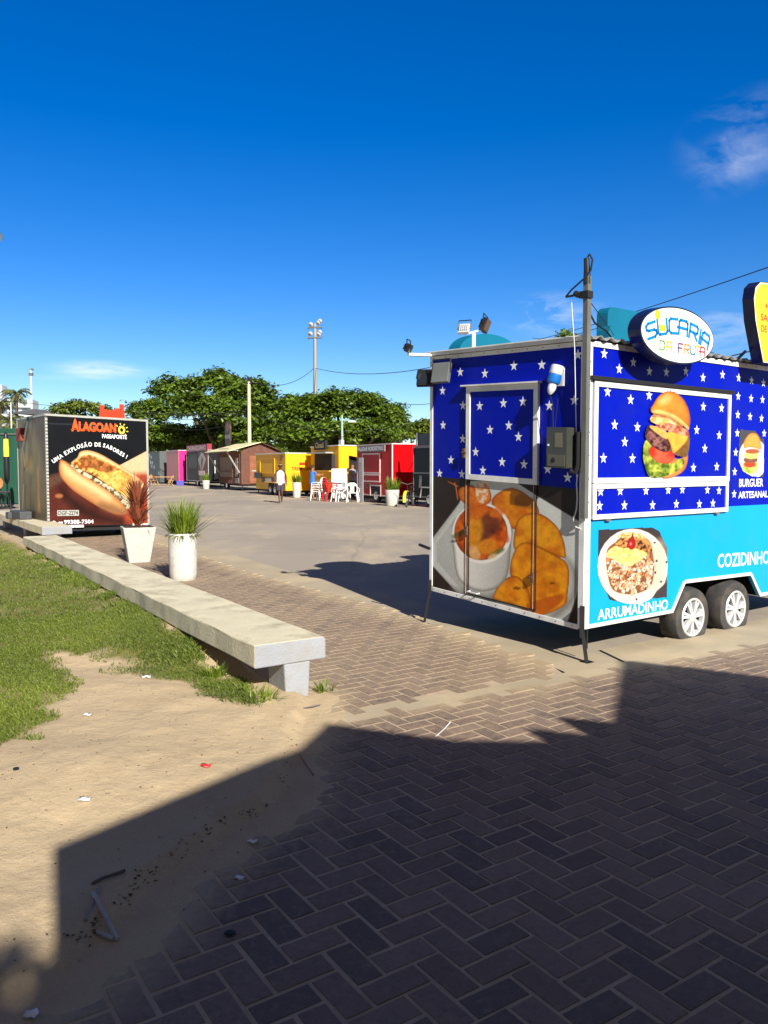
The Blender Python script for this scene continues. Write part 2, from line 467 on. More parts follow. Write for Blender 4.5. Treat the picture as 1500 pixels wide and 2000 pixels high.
lawn_poly = [(-0.71, 4.76), (-0.92, 4.93), (-1.13, 5.05), (-1.37, 5.39), (-1.66, 5.48), (-1.95, 5.57), (-2.12, 5.92), (-2.58, 6.14), (-2.01, 5.27), (-2.05, 5.05), (-1.95, 4.67), (-2.0, 4.54), (-1.79, 4.18), (-1.88, 4.11), (-1.99, 4.09), (-1.96, 3.94), (-2.04, 3.54)] + [(-3.0, 3.3), (-9, 3.2), (-17, 14), (-17, 24), (-8.2, 16.6), (-6.35, 13.6), (-.92, 5.35)]
def heights(X, Y):
    """sand heap and lawn: rises to the left of the lip, a thin skin of sand spills over the pavers"""
    d = sdist(X, Y, sand_poly)
    wob = (fbm(X * 2.2, Y * 2.2, 3, 4) - .5)
    d = d + wob * .10
    inside = np.clip(-d / .9, 0, 1)
    h = .045 * np.clip(-d / .07, 0, 1) + .065 * inside ** 1.2
    h = h + np.clip(-d / .3, 0, 1) * ((fbm(X * 1.3, Y * 1.3, 8, 4) - .5) * .08 + (fbm(X * 4, Y * 4, 5, 5) - .5) * .022)
    h = h + .013 * np.clip((Y - 5) / 3, 0, 3) * np.clip(-d / 1.0, 0, 1)
    bx_, by_ = X + .86, Y - 5.16      # the lawn banks up against the long bench
    al = bx_ * -.5407 + by_ * .8412; ac = bx_ * -.8412 - by_ * .5407
    bank = .235 * np.clip((al - .25) / 1.3, 0, 1) * np.clip((ac + .36) / .14, 0, 1) * np.exp(-np.maximum(ac, 0) / 1.3)
    h = np.maximum(h, bank + (fbm(X * 6, Y * 6, 25, 3) - .5) * .03)
    spill = .0195 - .012 * np.clip((d - .09) / .26, 0, 1.5) + (fbm(X * 8, Y * 8, 15, 4) - .5) * .007
    z = np.where(d < 0, np.maximum(h, 0) + .0185, spill)
    return np.where(d > .4, -.03, z), d

M_asph = bpy.data.materials.new('sandy_asphalt'); M_asph.use_nodes = True
t = M_asph.node_tree; p = t.nodes['Principled BSDF']; n, l = t.nodes.new, t.links.new
tcx = n('ShaderNodeTexCoord')
def nz(scale, detail=6, rough=.6, stretch=None):
    q = n('ShaderNodeTexNoise'); q.inputs['Scale'].default_value = scale; q.inputs['Detail'].default_value = detail; q.inputs['Roughness'].default_value = rough
    if stretch:
        mp = n('ShaderNodeMapping'); mp.inputs['Scale'].default_value = stretch; mp.inputs['Rotation'].default_value = (0, 0, R(25)); l(tcx.outputs['Object'], mp.inputs[0]); l(mp.outputs[0], q.inputs[0])
    else: l(tcx.outputs['Object'], q.inputs[0])
    return q.outputs['Fac']
def mrange(src, a, b, c, d):
    q = n('ShaderNodeMapRange'); q.inputs[1].default_value = a; q.inputs[2].default_value = b; q.inputs[3].default_value = c; q.inputs[4].default_value = d
    l(src, q.inputs[0]); return q.outputs[0]
def mixc(f, c1, c2):
    q = n('ShaderNodeMixRGB')
    l(f, q.inputs['Fac'])
    for k, c in (('Color1', c1), ('Color2', c2)):
        if isinstance(c, tuple): q.inputs[k].default_value = A4(c)
        else: l(c, q.inputs[k])
    return q.outputs[0]
base = mixc(mrange(nz(160, 4), .35, .65, 0, 1), lin(146, 136, 122), lin(172, 161, 143))
patch = mixc(mrange(nz(.11, 5, .55), .46, .54, 0, .55), base, lin(140, 131, 119))
sandy = mixc(mrange(nz(.45, 8, .65, (1, .45, 1)), .5, .66, 0, .75), patch, lin(190, 172, 142))
spots = mixc(mrange(nz(1.6, 6, .7), .62, .70, 0, .5), sandy, lin(116, 106, 96))
vo = n('ShaderNodeTexVoronoi'); vo.feature = 'DISTANCE_TO_EDGE'; vo.inputs['Scale'].default_value = .22
wv = n('ShaderNodeTexNoise'); wv.inputs['Scale'].default_value = .8; wv.inputs['Detail'].default_value = 6; l(tcx.outputs['Object'], wv.inputs[0])
wm = n('ShaderNodeMixRGB'); wm.inputs[0].default_value = .35; l(tcx.outputs['Object'], wm.inputs[1]); l(wv.outputs['Color'], wm.inputs[2]); l(wm.outputs[0], vo.inputs['Vector'])
spots = mixc(mrange(vo.outputs['Distance'], .002, .006, .22, 0), spots, lin(96, 88, 78))
spots = mixc(mrange(nz(.5, 5, .6, (.12, 1.6, 1)), .58, .72, 0, .35), spots, lin(118, 110, 100))
l(spots, p.inputs['Base Color']); p.inputs['Roughness'].default_value = .88
bp = n('ShaderNodeBump'); bp.inputs['Strength'].default_value = .35; bp.inputs['Distance'].default_value = .01
l(nz(120, 4), bp.inputs['Height']); l(bp.outputs[0], p.inputs['Normal'])

M_apron = mat('dusty_concrete', (168, 154, 128), .92, var=.16, scale=1.4, bump=.4, bscale=70, dirt=(196, 176, 138), dirt_amt=.8, dscale=1.1)
M_earth = mat('far_sandy_ground', (150, 140, 118), .95, var=.2, scale=.3)
g = MB(); g.poly([(-1500, -600, -.035), (1500, -600, -.035), (1500, 2200, -.035), (-1500, 2200, -.035)])
tag(g.build('ground', M_earth), kind='structure')
g = MB()
g.poly([(60, -30, -.012), (60, 110, -.012), (-70, 110, -.012), (-70, 60, -.012), (-18, 30, -.012), (-9.2, 22.5, -.012), (-9.2, 15, -.012), (-4, 5, -.012), (-4, -30, -.012)])
tag(g.build('asphalt_plaza', M_asph), kind='structure')
# concrete apron: band along the pavers and under the near trailer, running right behind the drain strip
g = MB()
def off(p, q, w):
    d = np.array(q) - np.array(p); d = d / np.linalg.norm(d); return np.array([d[1], -d[0]]) * w
L_in = [np.array(q) for q in edge_line]
L_out = []
for i, q in enumerate(L_in):
    a = L_in[max(i - 1, 0)]; b = L_in[min(i + 1, len(L_in) - 1)]
    L_out.append(q + off(a, b, .62) + np.array([0, 0]))
for i in range(len(L_in) - 1):
    g.poly([(*L_in[i], .004), (*L_out[i], .004), (*L_out[i + 1], .004), (*L_in[i + 1], .004)])
far = S0 + sdir * 14
g.poly([(*(S0 + sdir * 1.93 - snor * .06), .002), (*(far - snor * .06), .002), (*(far - snor * 1.15), .002), (*(L_out[1] + np.array([.0, .3])), .002), (*L_out[0], .002), (*L_in[0], .002)])
tag(g.build('concrete_apron', M_apron), kind='structure')
g = MB()
a = S0 - sdir * .35
b = S0 + sdir * 13
g.poly([(*(a + snor * .02), .013), (*(b + snor * .02), .013), (*(b - snor * .17), .013), (*(a - snor * .17), .013)])
tag(g.build('drain_strip', M_apron), kind='structure')
M_joint = mat('joint_sand', (172, 154, 130), .95, var=.15, scale=8, bump=.3, bscale=90)
g = MB(); g.poly([(-3.5, -7, .0125), (14, -7, .0125), (14, 15, .0125)] + [(*(S0 + sdir * 14), .0125)] + [(*(S0 + sdir * 1.9), .0125)] + [(x, y, .0126) for x, y in edge_line[1:]] + [(-8.6, 20.5, .0125), (-5.5, 14, .0125), (-1.2, 5.5, .0125), (-1.2, 3.4, .0125), (-3.5, 0, .0125)])
tag(g.build('joint_bed', M_joint), kind='structure')

# herringbone pavers, every brick a raised block with its own tone
rng = np.random.default_rng(5)
w = .107
paz = R(34)      # grid turned so that one brick direction runs at azimuth 56, the other at -34
ca, sa = math.cos(paz), math.sin(paz)
far_poly = [tuple(S0 - sdir * .3 - snor * .18), tuple(S0 + sdir * 1.95 - snor * .18)] + edge_line[1:] + [(-8.5, 20.5), (-6.1, 14.6), (-.3, 5.5)]
near_poly = [tuple(S0 - sdir * .32 + snor * .03), tuple(S0 + sdir * 11 + snor * .03), (9.5, 2.0), (3.4, -1.5), (-2.2, -1.5), (-2.2, .3), (-1.5, 1.6), (-1.15, 2.15), (-.75, 2.7), (-.62, 3.3), (-.58, 4.0)]
I, J = np.meshgrid(np.arange(-160, 160), np.arange(-160, 160), indexing='ij')
k4 = (I - J) % 4
bl = []
for kk, (dx, dy, hor) in {0: (1.0, .5, 1), 3: (.5, 1.0, 0)}.items():
    s_ = k4 == kk
    cx = (I[s_] + dx) * w; cy = (J[s_] + dy) * w
    bl.append(np.stack([cx * ca - cy * sa + .4, cx * sa + cy * ca + 6.0, np.full(cx.shape, hor)], 1))
bl = np.concatenate(bl)
df = sdist(bl[:, 0], bl[:, 1], far_poly); dn = sdist(bl[:, 0], bl[:, 1], near_poly)
keep = (df < .02) | (dn < .02)
bl, df, dn = bl[keep], df[keep], dn[keep]
nb = len(bl)
gap = .0065
hl = np.where(bl[:, 2] == 1, w - gap, w / 2 - gap); hw = np.where(bl[:, 2] == 1, w / 2 - gap, w - gap)
jit = rng.normal(0, .012, nb); cx_, sx_ = np.cos(paz + jit), np.sin(paz + jit)
ctr = bl[:, :2] + rng.normal(0, .0012, (nb, 2))
topz = .0155 + rng.normal(0, .0006, nb); tl = rng.normal(0, .005, (nb, 2))
V = np.zeros((nb, 8, 3))
for q, (sx, sy) in enumerate([(-1, -1), (1, -1), (1, 1), (-1, 1)]):
    for lev, (ins, zz) in enumerate([(0, -.012), (.0022, None)]):
        lx = sx * (hl - ins); ly = sy * (hw - ins)
        V[:, q + 4 * lev, 0] = ctr[:, 0] + lx * cx_ - ly * sx_
        V[:, q + 4 * lev, 1] = ctr[:, 1] + lx * sx_ + ly * cx_
        V[:, q + 4 * lev, 2] = .002 if zz is not None else topz + lx * tl[:, 0] + ly * tl[:, 1]
base_i = (np.arange(nb) * 8)[:, None, None]
Fq = np.array([[4, 5, 6, 7], [0, 1, 5, 4], [1, 2, 6, 5], [2, 3, 7, 6], [3, 0, 4, 7]])[None]
Fc = (base_i + Fq).reshape(-1, 4)
tone = rng.random(nb)
c1, c2, c3 = rgb(112, 92, 80), rgb(131, 109, 95), rgb(101, 84, 76)
cc = c1 + (c2 - c1) * tone[:, None]
m_ = rng.random(nb) < .25
cc[m_] = c3
# dust lies near the sand, near the apron and over the far field
VX, VY = V[:, :, 0].ravel(), V[:, :, 1].ravel()
dl = sdist(VX, VY, sand_poly)
ds = np.abs(strip_c(VX, VY))
de = np.full(VX.shape, 9.)
for i in range(len(edge_line) - 1):
    ax, ay = edge_line[i]; bx, by = edge_line[i + 1]
    ex, ey = bx - ax, by - ay; tt = np.clip(((VX - ax) * ex + (VY - ay) * ey) / (ex * ex + ey * ey), 0, 1)
    de = np.minimum(de, np.hypot(VX - ax - tt * ex, VY - ay - tt * ey))
onfar = strip_c(VX, VY) < 0
dust = np.maximum.reduce([1.25 * np.clip(1.12 - np.maximum(dl, 0) / .36, 0, 1), np.where(onfar, .34, .06), .75 * np.exp(-ds / .22), .95 * np.exp(-de / .35) * onfar, .28 * np.exp(-np.maximum(-strip_c(VX, VY) * -1, 0) / 1.2)])
dust = np.clip(dust * (.45 + 1.1 * fbm(VX * 2.6, VY * 2.6, 44, 5)), 0, 1)
CA = np.concatenate([np.repeat(cc, 8, 0), dust[:, None]], 1)
M_brick = bpy.data.materials.new('paving_brick'); M_brick.use_nodes = True
t = M_brick.node_tree; p = t.nodes['Principled BSDF']; n, l = t.nodes.new, t.links.new
tcx = n('ShaderNodeTexCoord')
at = n('ShaderNodeAttribute'); at.attribute_name = 'tone'
sp = mixc(mrange(nz(300, 3), .58, .72, 0, .45), at.outputs['Color'], lin(150, 140, 130))
sp = mixc(mrange(nz(45, 6, .75), .5, .75, 0, .6), sp, lin(66, 58, 57))
sp = mixc(mrange(nz(1.1, 6, .6), .52, .75, 0, .3), sp, lin(140, 128, 112))
dm = n('ShaderNodeMath'); dm.operation = 'MULTIPLY_ADD'; dm.use_clamp = True; dm.inputs[1].default_value = 1.5
l(at.outputs['Alpha'], dm.inputs[0]); l(mrange(nz(26, 8, .7), .25, .75, -.55, .30), dm.inputs[2])
l(mixc(dm.outputs[0], sp, lin(164, 146, 116)), p.inputs['Base Color'])
p.inputs['Roughness'].default_value = .82
bp = n('ShaderNodeBump'); bp.inputs['Strength'].default_value = .5; bp.inputs['Distance'].default_value = .004
l(nz(180, 5, .7), bp.inputs['Height']); l(bp.outputs[0], p.inputs['Normal'])
o = np_mesh('brick_paving', V.reshape(-1, 3), Fc, M_brick, attrs=[('tone', 'POINT', 'FLOAT_COLOR', CA)])
tag(o, kind='structure')

# sand heap with the soil under the lawn
M_sand = bpy.data.materials.new('beach_sand'); M_sand.use_nodes = True
t = M_sand.node_tree; p = t.nodes['Principled BSDF']; n, l = t.nodes.new, t.links.new
tcx = n('ShaderNodeTexCoord')
at = n('ShaderNodeAttribute'); at.attribute_name = 'soil'
sc_ = mixc(mrange(nz(300, 3), .35, .65, 0, 1), lin(176, 155, 122), lin(198, 177, 142))
sc_ = mixc(mrange(nz(3.2, 6, .65), .5, .75, 0, .5), sc_, lin(158, 136, 104))
sc_ = mixc(mrange(nz(70, 4, .8), .68, .74, 0, .8), sc_, lin(92, 74, 54))
sc_ = mixc(at.outputs['Fac'], sc_, lin(112, 108, 52))
l(sc_, p.inputs['Base Color']); p.inputs['Roughness'].default_value = .95
b1 = n('ShaderNodeBump'); b1.inputs['Strength'].default_value = .6; b1.inputs['Distance'].default_value = .03
l(nz(13, 9, .72), b1.inputs['Height'])
b2 = n('ShaderNodeBump'); b2.inputs['Strength'].default_value = .4; b2.inputs['Distance'].default_value = .004
l(nz(260, 3), b2.inputs['Height']); l(b1.outputs[0], b2.inputs['Normal']); l(b2.outputs[0], p.inputs['Normal'])
def sand_patch(x0, x1, y0, y1, st):
    xs = np.arange(x0, x1 + st / 2, st); ys = np.arange(y0, y1 + st / 2, st)
    X, Y = np.meshgrid(xs, ys); Z, d = heights(X, Y)
    idx = np.arange(X.size).reshape(X.shape)
    f = np.stack([idx[:-1, :-1], idx[:-1, 1:], idx[1:, 1:], idx[1:, :-1]], -1).reshape(-1, 4)
    zq = Z.ravel()[f].max(1) > -.02
    dd = sdist(X, Y, lawn_poly) + (fbm(X * 5, Y * 5, 21, 4) - .5) * .3
    bare = np.clip((fbm(X * .9, Y * .9, 77, 4) - .62) / .1, 0, 1)
    soil = np.clip(-dd / .10, 0, 1) * (1 - .6 * bare)
    return np.stack([X, Y, Z], -1).reshape(-1, 3), f[zq], soil.ravel()
v1, f1, s1 = sand_patch(-4.0, .2, -1.5, 7.5, .025)
v2, f2, s2 = sand_patch(-17, -4.0, -1.5, 7.5, .25)
v3, f3, s3 = sand_patch(-17, .25, 7.5, 25, .25)
VV = np.concatenate([v1, v2, v3]); FF = np.concatenate([f1, f2 + len(v1), f3 + len(v1) + len(v2)])
tag(np_mesh('sand', VV, FF, M_sand, smooth=True, attrs=[('soil', 'POINT', 'FLOAT', np.concatenate([s1, s2, s3]))]), kind='structure')

# lawn blades
M_grass = leaf_mat('lawn_grass', (52, 74, 18), (136, 150, 54), .6, .3, .9)
rng = np.random.default_rng(11)
def lawn_pts(n_, x0, x1, y0, y1):
    P = np.stack([rng.uniform(x0, x1, n_), rng.uniform(y0, y1, n_)], 1)
    d = sdist(P[:, 0], P[:, 1], lawn_poly) + (fbm(P[:, 0] * 5, P[:, 1] * 5, 21, 4) - .5) * .3
    bare = fbm(P[:, 0] * .9, P[:, 1] * .9, 77, 4) + rng.normal(0, .05, n_)
    thin = fbm(P[:, 0] * 6, P[:, 1] * 6, 31, 3)
    k = (d < 0) & (bare < .68) & (rng.random(n_) < np.clip(-d / .18, .25, 1)) & (thin + rng.normal(0, .1, n_) > .25)
    return P[k], d[k]
P1, d1 = lawn_pts(260000, -4.8, -.6, 3.3, 7.5)
P2, d2 = lawn_pts(90000, -8, -1.5, 7.0, 14)
P3, d3 = lawn_pts(30000, -16, -3, 5, 24)
P = np.concatenate([P1, P2, P3])
far_k = np.concatenate([np.ones(len(P1)), np.full(len(P2), 1.5), np.full(len(P3), 2.4)])
# taller tufts along the seat's edge
bdir = np.array([-.54, .8417])
bq = np.array([-.86, 5.15]) + rng.uniform(0, 8.5, 9000)[:, None] * bdir + np.array([-.8417, -.54]) * np.abs(rng.normal(0, .10, 9000))[:, None]
tf = fbm(bq[:, 0] * 1.6, bq[:, 1] * 1.6, 61, 3) > .50
bq = bq[tf]
tall = np.concatenate([np.ones(len(P)), np.full(len(bq), 2.0)])
P = np.concatenate([P, bq]); far_k = np.concatenate([far_k, np.ones(len(bq)) * 1.2])
Z, _ = heights(P[:, 0], P[:, 1])
nbld = len(P)
hgt = rng.uniform(.010, .028, nbld) * tall * (.7 + .6 * fbm(P[:, 0] * 3, P[:, 1] * 3, 9, 3)) * np.sqrt(far_k)
wd = rng.uniform(.0018, .0036, nbld) * far_k
az = rng.uniform(0, 2 * PI, nbld); ln_ = rng.uniform(.3, 1.1, nbld) * hgt
az2 = az + rng.normal(1.57, .5, nbld)
bx, by = np.cos(az) * wd, np.sin(az) * wd
tx, ty = np.cos(az2) * ln_, np.sin(az2) * ln_
V = np.zeros((nbld, 4, 3))
V[:, 0] = np.stack([P[:, 0] - bx, P[:, 1] - by, Z - .004], 1)
V[:, 1] = np.stack([P[:, 0] + bx, P[:, 1] + by, Z - .004], 1)
V[:, 2] = np.stack([P[:, 0] + bx * .7 + tx * .45, P[:, 1] + by * .7 + ty * .45, Z + hgt * .7], 1)
V[:, 3] = np.stack([P[:, 0] + tx, P[:, 1] + ty, Z + hgt], 1)
shade = np.clip(rng.normal(.45, .2, nbld) + .9 * (fbm(P[:, 0] * .8, P[:, 1] * .8, 3, 4) - .45), 0, 1)
o = np_mesh('grass', V.reshape(-1, 3), np.arange(nbld * 4).reshape(-1, 4), M_grass, attrs=[('shade', 'FACE', 'FLOAT', shade)])
tag(o, 'short green lawn grass beside the concrete bench', 'grass', kind='stuff')

# long concrete benches
def bench(name, a, b, wid, label, legs, cap=.0):
    a = np.array(a); b = np.array(b); d = (b - a) / np.linalg.norm(b - a); nrm = np.array([d[1], -d[0]])
    L = np.linalg.norm(b - a)
    rt = empty(name, (a[0], a[1], 0), math.atan2(d[1], d[0]), label, 'bench', 'long concrete benches beside the lawn')
    m = MB()
    # slab with a slightly wavy, worn outline
    ns_ = int(L / .35); rr = random.Random(4)
    rows = []
    for i in range(ns_ + 1):
        x = L * i / ns_
        j = [rr.uniform(-.007, .007) for _ in range(6)]
        rows.append([(x, 0 + j[0], .265 + j[1]), (x, 0 + j[0], .405 + j[2] * .6), (x, -.03 + .03, .418), (x, -wid + .012, .420 + j[2] * .4), (x, -wid + j[3], .40), (x, -wid + j[3], .27 + j[4])])
    base_ = len(m.v)
    for r_ in rows: m.v.extend(r_)
    k = 6
    for i in range(ns_):
        for q in range(k):
            m.f.append((base_ + i * k + q, base_ + (i + 1) * k + q, base_ + (i + 1) * k + (q + 1) % k, base_ + i * k + (q + 1) % k)); m.m.append(0)
    m.f.append(tuple(base_ + q for q in range(k))); m.m.append(1)
    m.f.append(tuple(base_ + ns_ * k + q for q in range(k))[::-1]); m.m.append(1)
    m.build('slab', [M_conc, M_cend], rt, bevel=.018)
    for x in legs:
        lm = MB()
        lm.hexa([(x, -.235, -.02), (x + .28, -.235, -.02), (x + .28, -wid + .13, -.02), (x, -wid + .13, -.02), (x, -.22, .262), (x + .28, -.22, .262), (x + .28, -wid + .115, .262), (x, -wid + .115, .262)])
        lm.build('leg', M_cend, rt, bevel=.012)
    return rt
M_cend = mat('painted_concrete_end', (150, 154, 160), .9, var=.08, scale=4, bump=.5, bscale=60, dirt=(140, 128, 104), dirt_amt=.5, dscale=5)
bench('concrete_bench', (-.86, 5.16), (-6.13, 13.36), .535, 'long pale concrete bench slab whose near end stands in the sand', [.005, 2.5, 5.0, 7.4, 9.4])
bench('concrete_bench', (-6.72, 15.45), (-10.6, 21.2), .56, 'shorter concrete bench slab further away beside the black sandwich trailer', [.4, 3.2, 6.2])
# ------------------------------------------------------------------ the star trailer
TZ, TSH = .263, math.tan(R(2.6))
def T(s, t, z):      # trailer coordinates: s along the serving side, t along the short end, z up from the floor
    return (s, t, z + TZ + t * TSH)
def RF(s, z, d=0.): return T(s, -d, z)
def LF(t_, z, d=0.): return T(-d, t_, z)
def RFv(a, b, d):
    return np.stack([a, np.full(a.shape, -d), b + TZ - d * TSH], 1)
def LFv(a, b, d):
    return np.stack([np.full(a.shape, -d), a, b + TZ + a * TSH], 1)
Hl = homog([(0, 0), (1.95, 0), (1.93, 1.125), (0, 1.155)], [((x - 820) * 4.1667, (y - 880) * 4.1667) for x, y in [(1139, 1227), (844, 1152.5), (849, 939), (1138, 955)]])
Hr5 = homog([(0, 0), (2.8, 0), (2.8, 2.35), (0, 2.35)], [((x - 1120) * 3.947, (y - 480) * 3.947) for x, y in [(1138.3, 1228.8), (1483.8, 1163.9), (1496.4, 717.6), (1145.6, 667)]])
def ovalp(cx, cy, rx, ry, n=56): return [(cx + rx * math.cos(2 * PI * k / n), cy + ry * math.sin(2 * PI * k / n)) for k in range(n)]
TLEN, TWID, THT = 4.2, 1.95, 2.35
tr = empty('food_trailer', (1.64, 6.44, 0), R(36.5), 'blue and cyan snack trailer with white stars and burger pictures', 'food trailer', 'food trailers around the plaza')
arch = [(1.258, 0), (1.445, .255), (2.60, .235), (2.797, 0)]
m = MB()
m.prism([(0, 0)] + arch + [(TLEN, 0), (TLEN, .95), (2.1, .95), (2.1, .9), (0, .9)], RF, -.03, 0, 1)
m.prism([(0, .9), (2.1, .9), (2.1, .95), (TLEN, .95), (TLEN, THT), (0, THT)], RF, -.03, .0, 0)
RS = [(0.22, 2.27), (0.42, 2.16), (0.61, 2.23), (0.84, 2.17), (1.09, 2.18), (1.39, 2.21), (1.67, 2.17), (2.0, 2.22), (2.29, 2.21), (2.53, 2.2), (2.76, 2.19), (2.29, 2.03), (2.53, 2.02), (2.75, 2.02), (2.29, 1.85), (2.52, 1.84), (2.74, 1.83), (2.29, 1.67), (2.8, 1.68), (2.27, 1.48), (2.26, 1.29), (2.26, 1.07)]
for k in range(5):
    for z in (2.18, 2.0, 1.82, 1.64, 1.46, 1.28, 1.08): RS.append((2.99 + .23 * k, z))
for s, z in RS: m.star(lambda a, b: RF(a, b, .0015), s, z, .047, 2)
m.build('side_wall', [M_blue, M_cyan, M_starw], tr)
m = MB()
m.prism([(.03, 0), (TWID, 0), (TWID, THT), (.03, THT)], LF, -.03, 0, 0)
LS = [(1.52, 2.18), (1.18, 2.15), (0.81, 2.2), (0.48, 2.19), (0.09, 2.25), (0.33, 2.08), (1.78, 2.01), (1.48, 1.86), (0.39, 1.84), (0.12, 1.88), (1.77, 1.67), (1.48, 1.54), (0.34, 1.53), (1.65, 1.33), (0.4, 1.3), (0.18, 1.24), (1.82, 1.19), (1.49, 1.2)]
for s, z in LS: m.star(lambda a, b: LF(a, b, .0015), s, z, .049, 1)
m.build('end_wall', [M_blue, M_starw], tr)
m = MB()
m.box((.03, TWID - .03, .0), (TLEN - .03, TWID, THT), 0, T); m.box((TLEN - .03, .03, 0), (TLEN, TWID, THT), 0, T)
m.build('rear_wall', M_blue, tr)
m = MB(); m.box((.03, .32, .0), (TLEN - .03, TWID - .03, .03), 0, T); m.box((.03, .03, 0), (1.25, .32, .03), 0, T); m.box((2.8, .03, 0), (TLEN - .03, .32, .03), 0, T)
m.box((1.22, .032, .03), (1.25, .34, .32), 0, T); m.box((2.8, .032, .03), (2.83, .34, .32), 0, T); m.box((1.25, .34, .03), (2.8, .37, .32), 0, T); m.box((1.25, .032, .30), (2.8, .34, .32), 0, T)
m.box((.3, .5, -.09), (3.9, .56, -.003), 0, T); m.box((.3, 1.5, -.09), (3.9, 1.56, -.003), 0, T); m.box((1.5, .25, -.12), (1.62, 1.7, -.06), 0, T); m.box((2.26, .25, -.12), (2.38, 1.7, -.06), 0, T)
m.build('chassis', M_under, tr)
# white edge trim
m = MB()
def band(pts, wd, d0, d1, fn, mi=0):
    for (a, b), (c, e) in zip(pts[:-1], pts[1:]):
        v = Vector((c - a, e - b)).normalized(); nn = Vector((-v.y, v.x)) * wd
        a2, b2, c2, e2 = a - v.x * .0, b - v.y * .0, c + v.x * .006, e + v.y * .006
        m.prism([(a2, b2), (c2, e2), (c2 + nn.x, e2 + nn.y), (a2 + nn.x, b2 + nn.y)], fn, d0, d1, mi)
band([(.0, 0)] + arch + [(TLEN, 0)], .032, .001, .010, RF)
m.box((-.010, -.014, .0), (.062, -.002, THT), 0, T)
m.box((.064, -.012, THT - .035), (TLEN, -.002, THT + .01), 0, T)
m.box((-.014, -.012, .0), (-.002, .045, THT), 0, T)
m.box((-.012, .047, THT - .035), (-.002, TWID + .01, THT + .005), 0, T)
m.box((-.012, TWID - .03, .04), (-.002, TWID + .012, THT - .04), 0, T)
m.box((-.012, .047, -.012), (-.002, TWID + .01, .032), 0, T)
for k in range(22): m.prism(ovalp(.12 + k * .19, THT - .012, .005, .005, 8), RF, .0125, .015, 1)
for k in range(11): m.prism(ovalp(.1 + k * .18, .012, .005, .005, 8), LF, .0125, .015, 1); m.prism(ovalp(.1 + k * .18, THT - .015, .005, .005, 8), LF, .0125, .015, 1)
for k in range(12): m.prism(ovalp(.03, .1 + k * .19, .005, .005, 8), RF, .0145, .017, 1)
m.build('edge_trim', [M_white, M_under], tr, bevel=.003)
# corrugated roof sheet
m = MB()
ns_ = 190
top = []
for i in range(ns_ + 1):
    s = -.06 + (TLEN + .1) * i / ns_
    top.append((s, THT + .038 + .016 * math.sin(i * 1.02)))
for i in range(ns_):
    (s0, z0), (s1, z1) = top[i], top[i + 1]
    m.hexa([T(s0, -.05, z0 - .004), T(s1, -.05, z1 - .004), T(s1, TWID + .06, z1 - .004), T(s0, TWID + .06, z0 - .004), T(s0, -.05, z0), T(s1, -.05, z1), T(s1, TWID + .06, z1), T(s0, TWID + .06, z0)])
m.build('corrugated_roof', mat('galvanised_roof_sheet', (176, 178, 174), .45, metal=.3, var=.1, dirt=(110, 100, 86), dirt_amt=.5), tr)
m = MB(); m.box((-.05, .0, THT + .008), (-.02, TWID + .05, THT + .05), 0, T); m.build('roof_edge_bar', M_white, tr)

# serving hatch and the flap under it
def framed(name, s0, s1, z0, z1, fw, stars, fn, depth, r, parent=tr, pm=M_blue):
    m = MB(); m.prism([(s0 + .01, z0 + .01), (s1 - .01, z0 + .01), (s1 - .01, z1 - .01), (s0 + .01, z1 - .01)], fn, .002, depth * .55, 0)
    for s, z in stars: m.star(lambda a, b: fn(a, b, depth * .55 + .0012), s, z, r, 1)
    o = m.build(name, [pm, M_starw], parent)
    f = MB()
    f.prism([(s0, z0), (s1, z0), (s1, z0 + fw), (s0, z0 + fw)], fn, .003, depth)
    f.prism([(s0, z1 - fw), (s1, z1 - fw), (s1, z1), (s0, z1)], fn, .003, depth)
    f.prism([(s0, z0 + fw + .0005), (s0 + fw, z0 + fw + .0005), (s0 + fw, z1 - fw - .0005), (s0, z1 - fw - .0005)], fn, .003, depth)
    f.prism([(s1 - fw, z0 + fw + .0005), (s1, z0 + fw + .0005), (s1, z1 - fw - .0005), (s1 - fw, z1 - fw - .0005)], fn, .003, depth)
    f.build('frame', M_white, o, bevel=.003)
    return o
HS = [(0.25, 1.96), (0.56, 1.91), (0.82, 1.96), (1.66, 1.9), (1.97, 1.9), (0.35, 1.69), (0.66, 1.68), (1.56, 1.68), (1.94, 1.64), (0.49, 1.55), (1.7, 1.51), (0.21, 1.41), (0.60, 1.41), (1.52, 1.33), (1.91, 1.34)]
LH = [(0.18, 1.135), (0.44, 1.135), (0.8, 1.13), (1.13, 1.13), (1.35, 1.13), (1.76, 1.12), (1.96, 1.11), (0.17, 1.015), (0.5, 1.01), (0.9, 1.0), (1.26, 1.0), (1.63, .99), (1.86, .99)]
hatch = framed('serving_hatch', .075, 2.12, 1.203, 2.04, .045, HS, RF, .03, .049)
flap = framed('counter_flap', .075, 2.11, .905, 1.198, .04, LH, RF, .03, .047)
m = MB(); m.prism([(.03, 2.046), (2.15, 2.042), (2.15, 2.075), (.03, 2.079)], RF, .002, .045); m.build('hatch_gasket', M_black, tr, bevel=.004)
for s in (.25, 1.9):
    m = MB(); m.prism([(s, .885), (s + .06, .885), (s + .06, .903), (s, .903)], RF, .002, .03); m.build('flap_hinge', M_grey, tr, bevel=.002)
DS = [(1.23, 1.85), (0.92, 1.87), (0.68, 1.88), (1.09, 1.63), (0.85, 1.67), (0.73, 1.57), (1.28, 1.42), (0.93, 1.34), (0.66, 1.33), (1.18, 1.25)]
door = framed('upper_door', .495, 1.405, 1.158, 2.035, .05, DS, LF, .03, .049)
m = MB(); m.prism([(.47, 2.036), (1.46, 2.036), (1.46, 2.05), (.47, 2.05)], LF, .002, .055); m.build('drip_cap', M_white, tr)
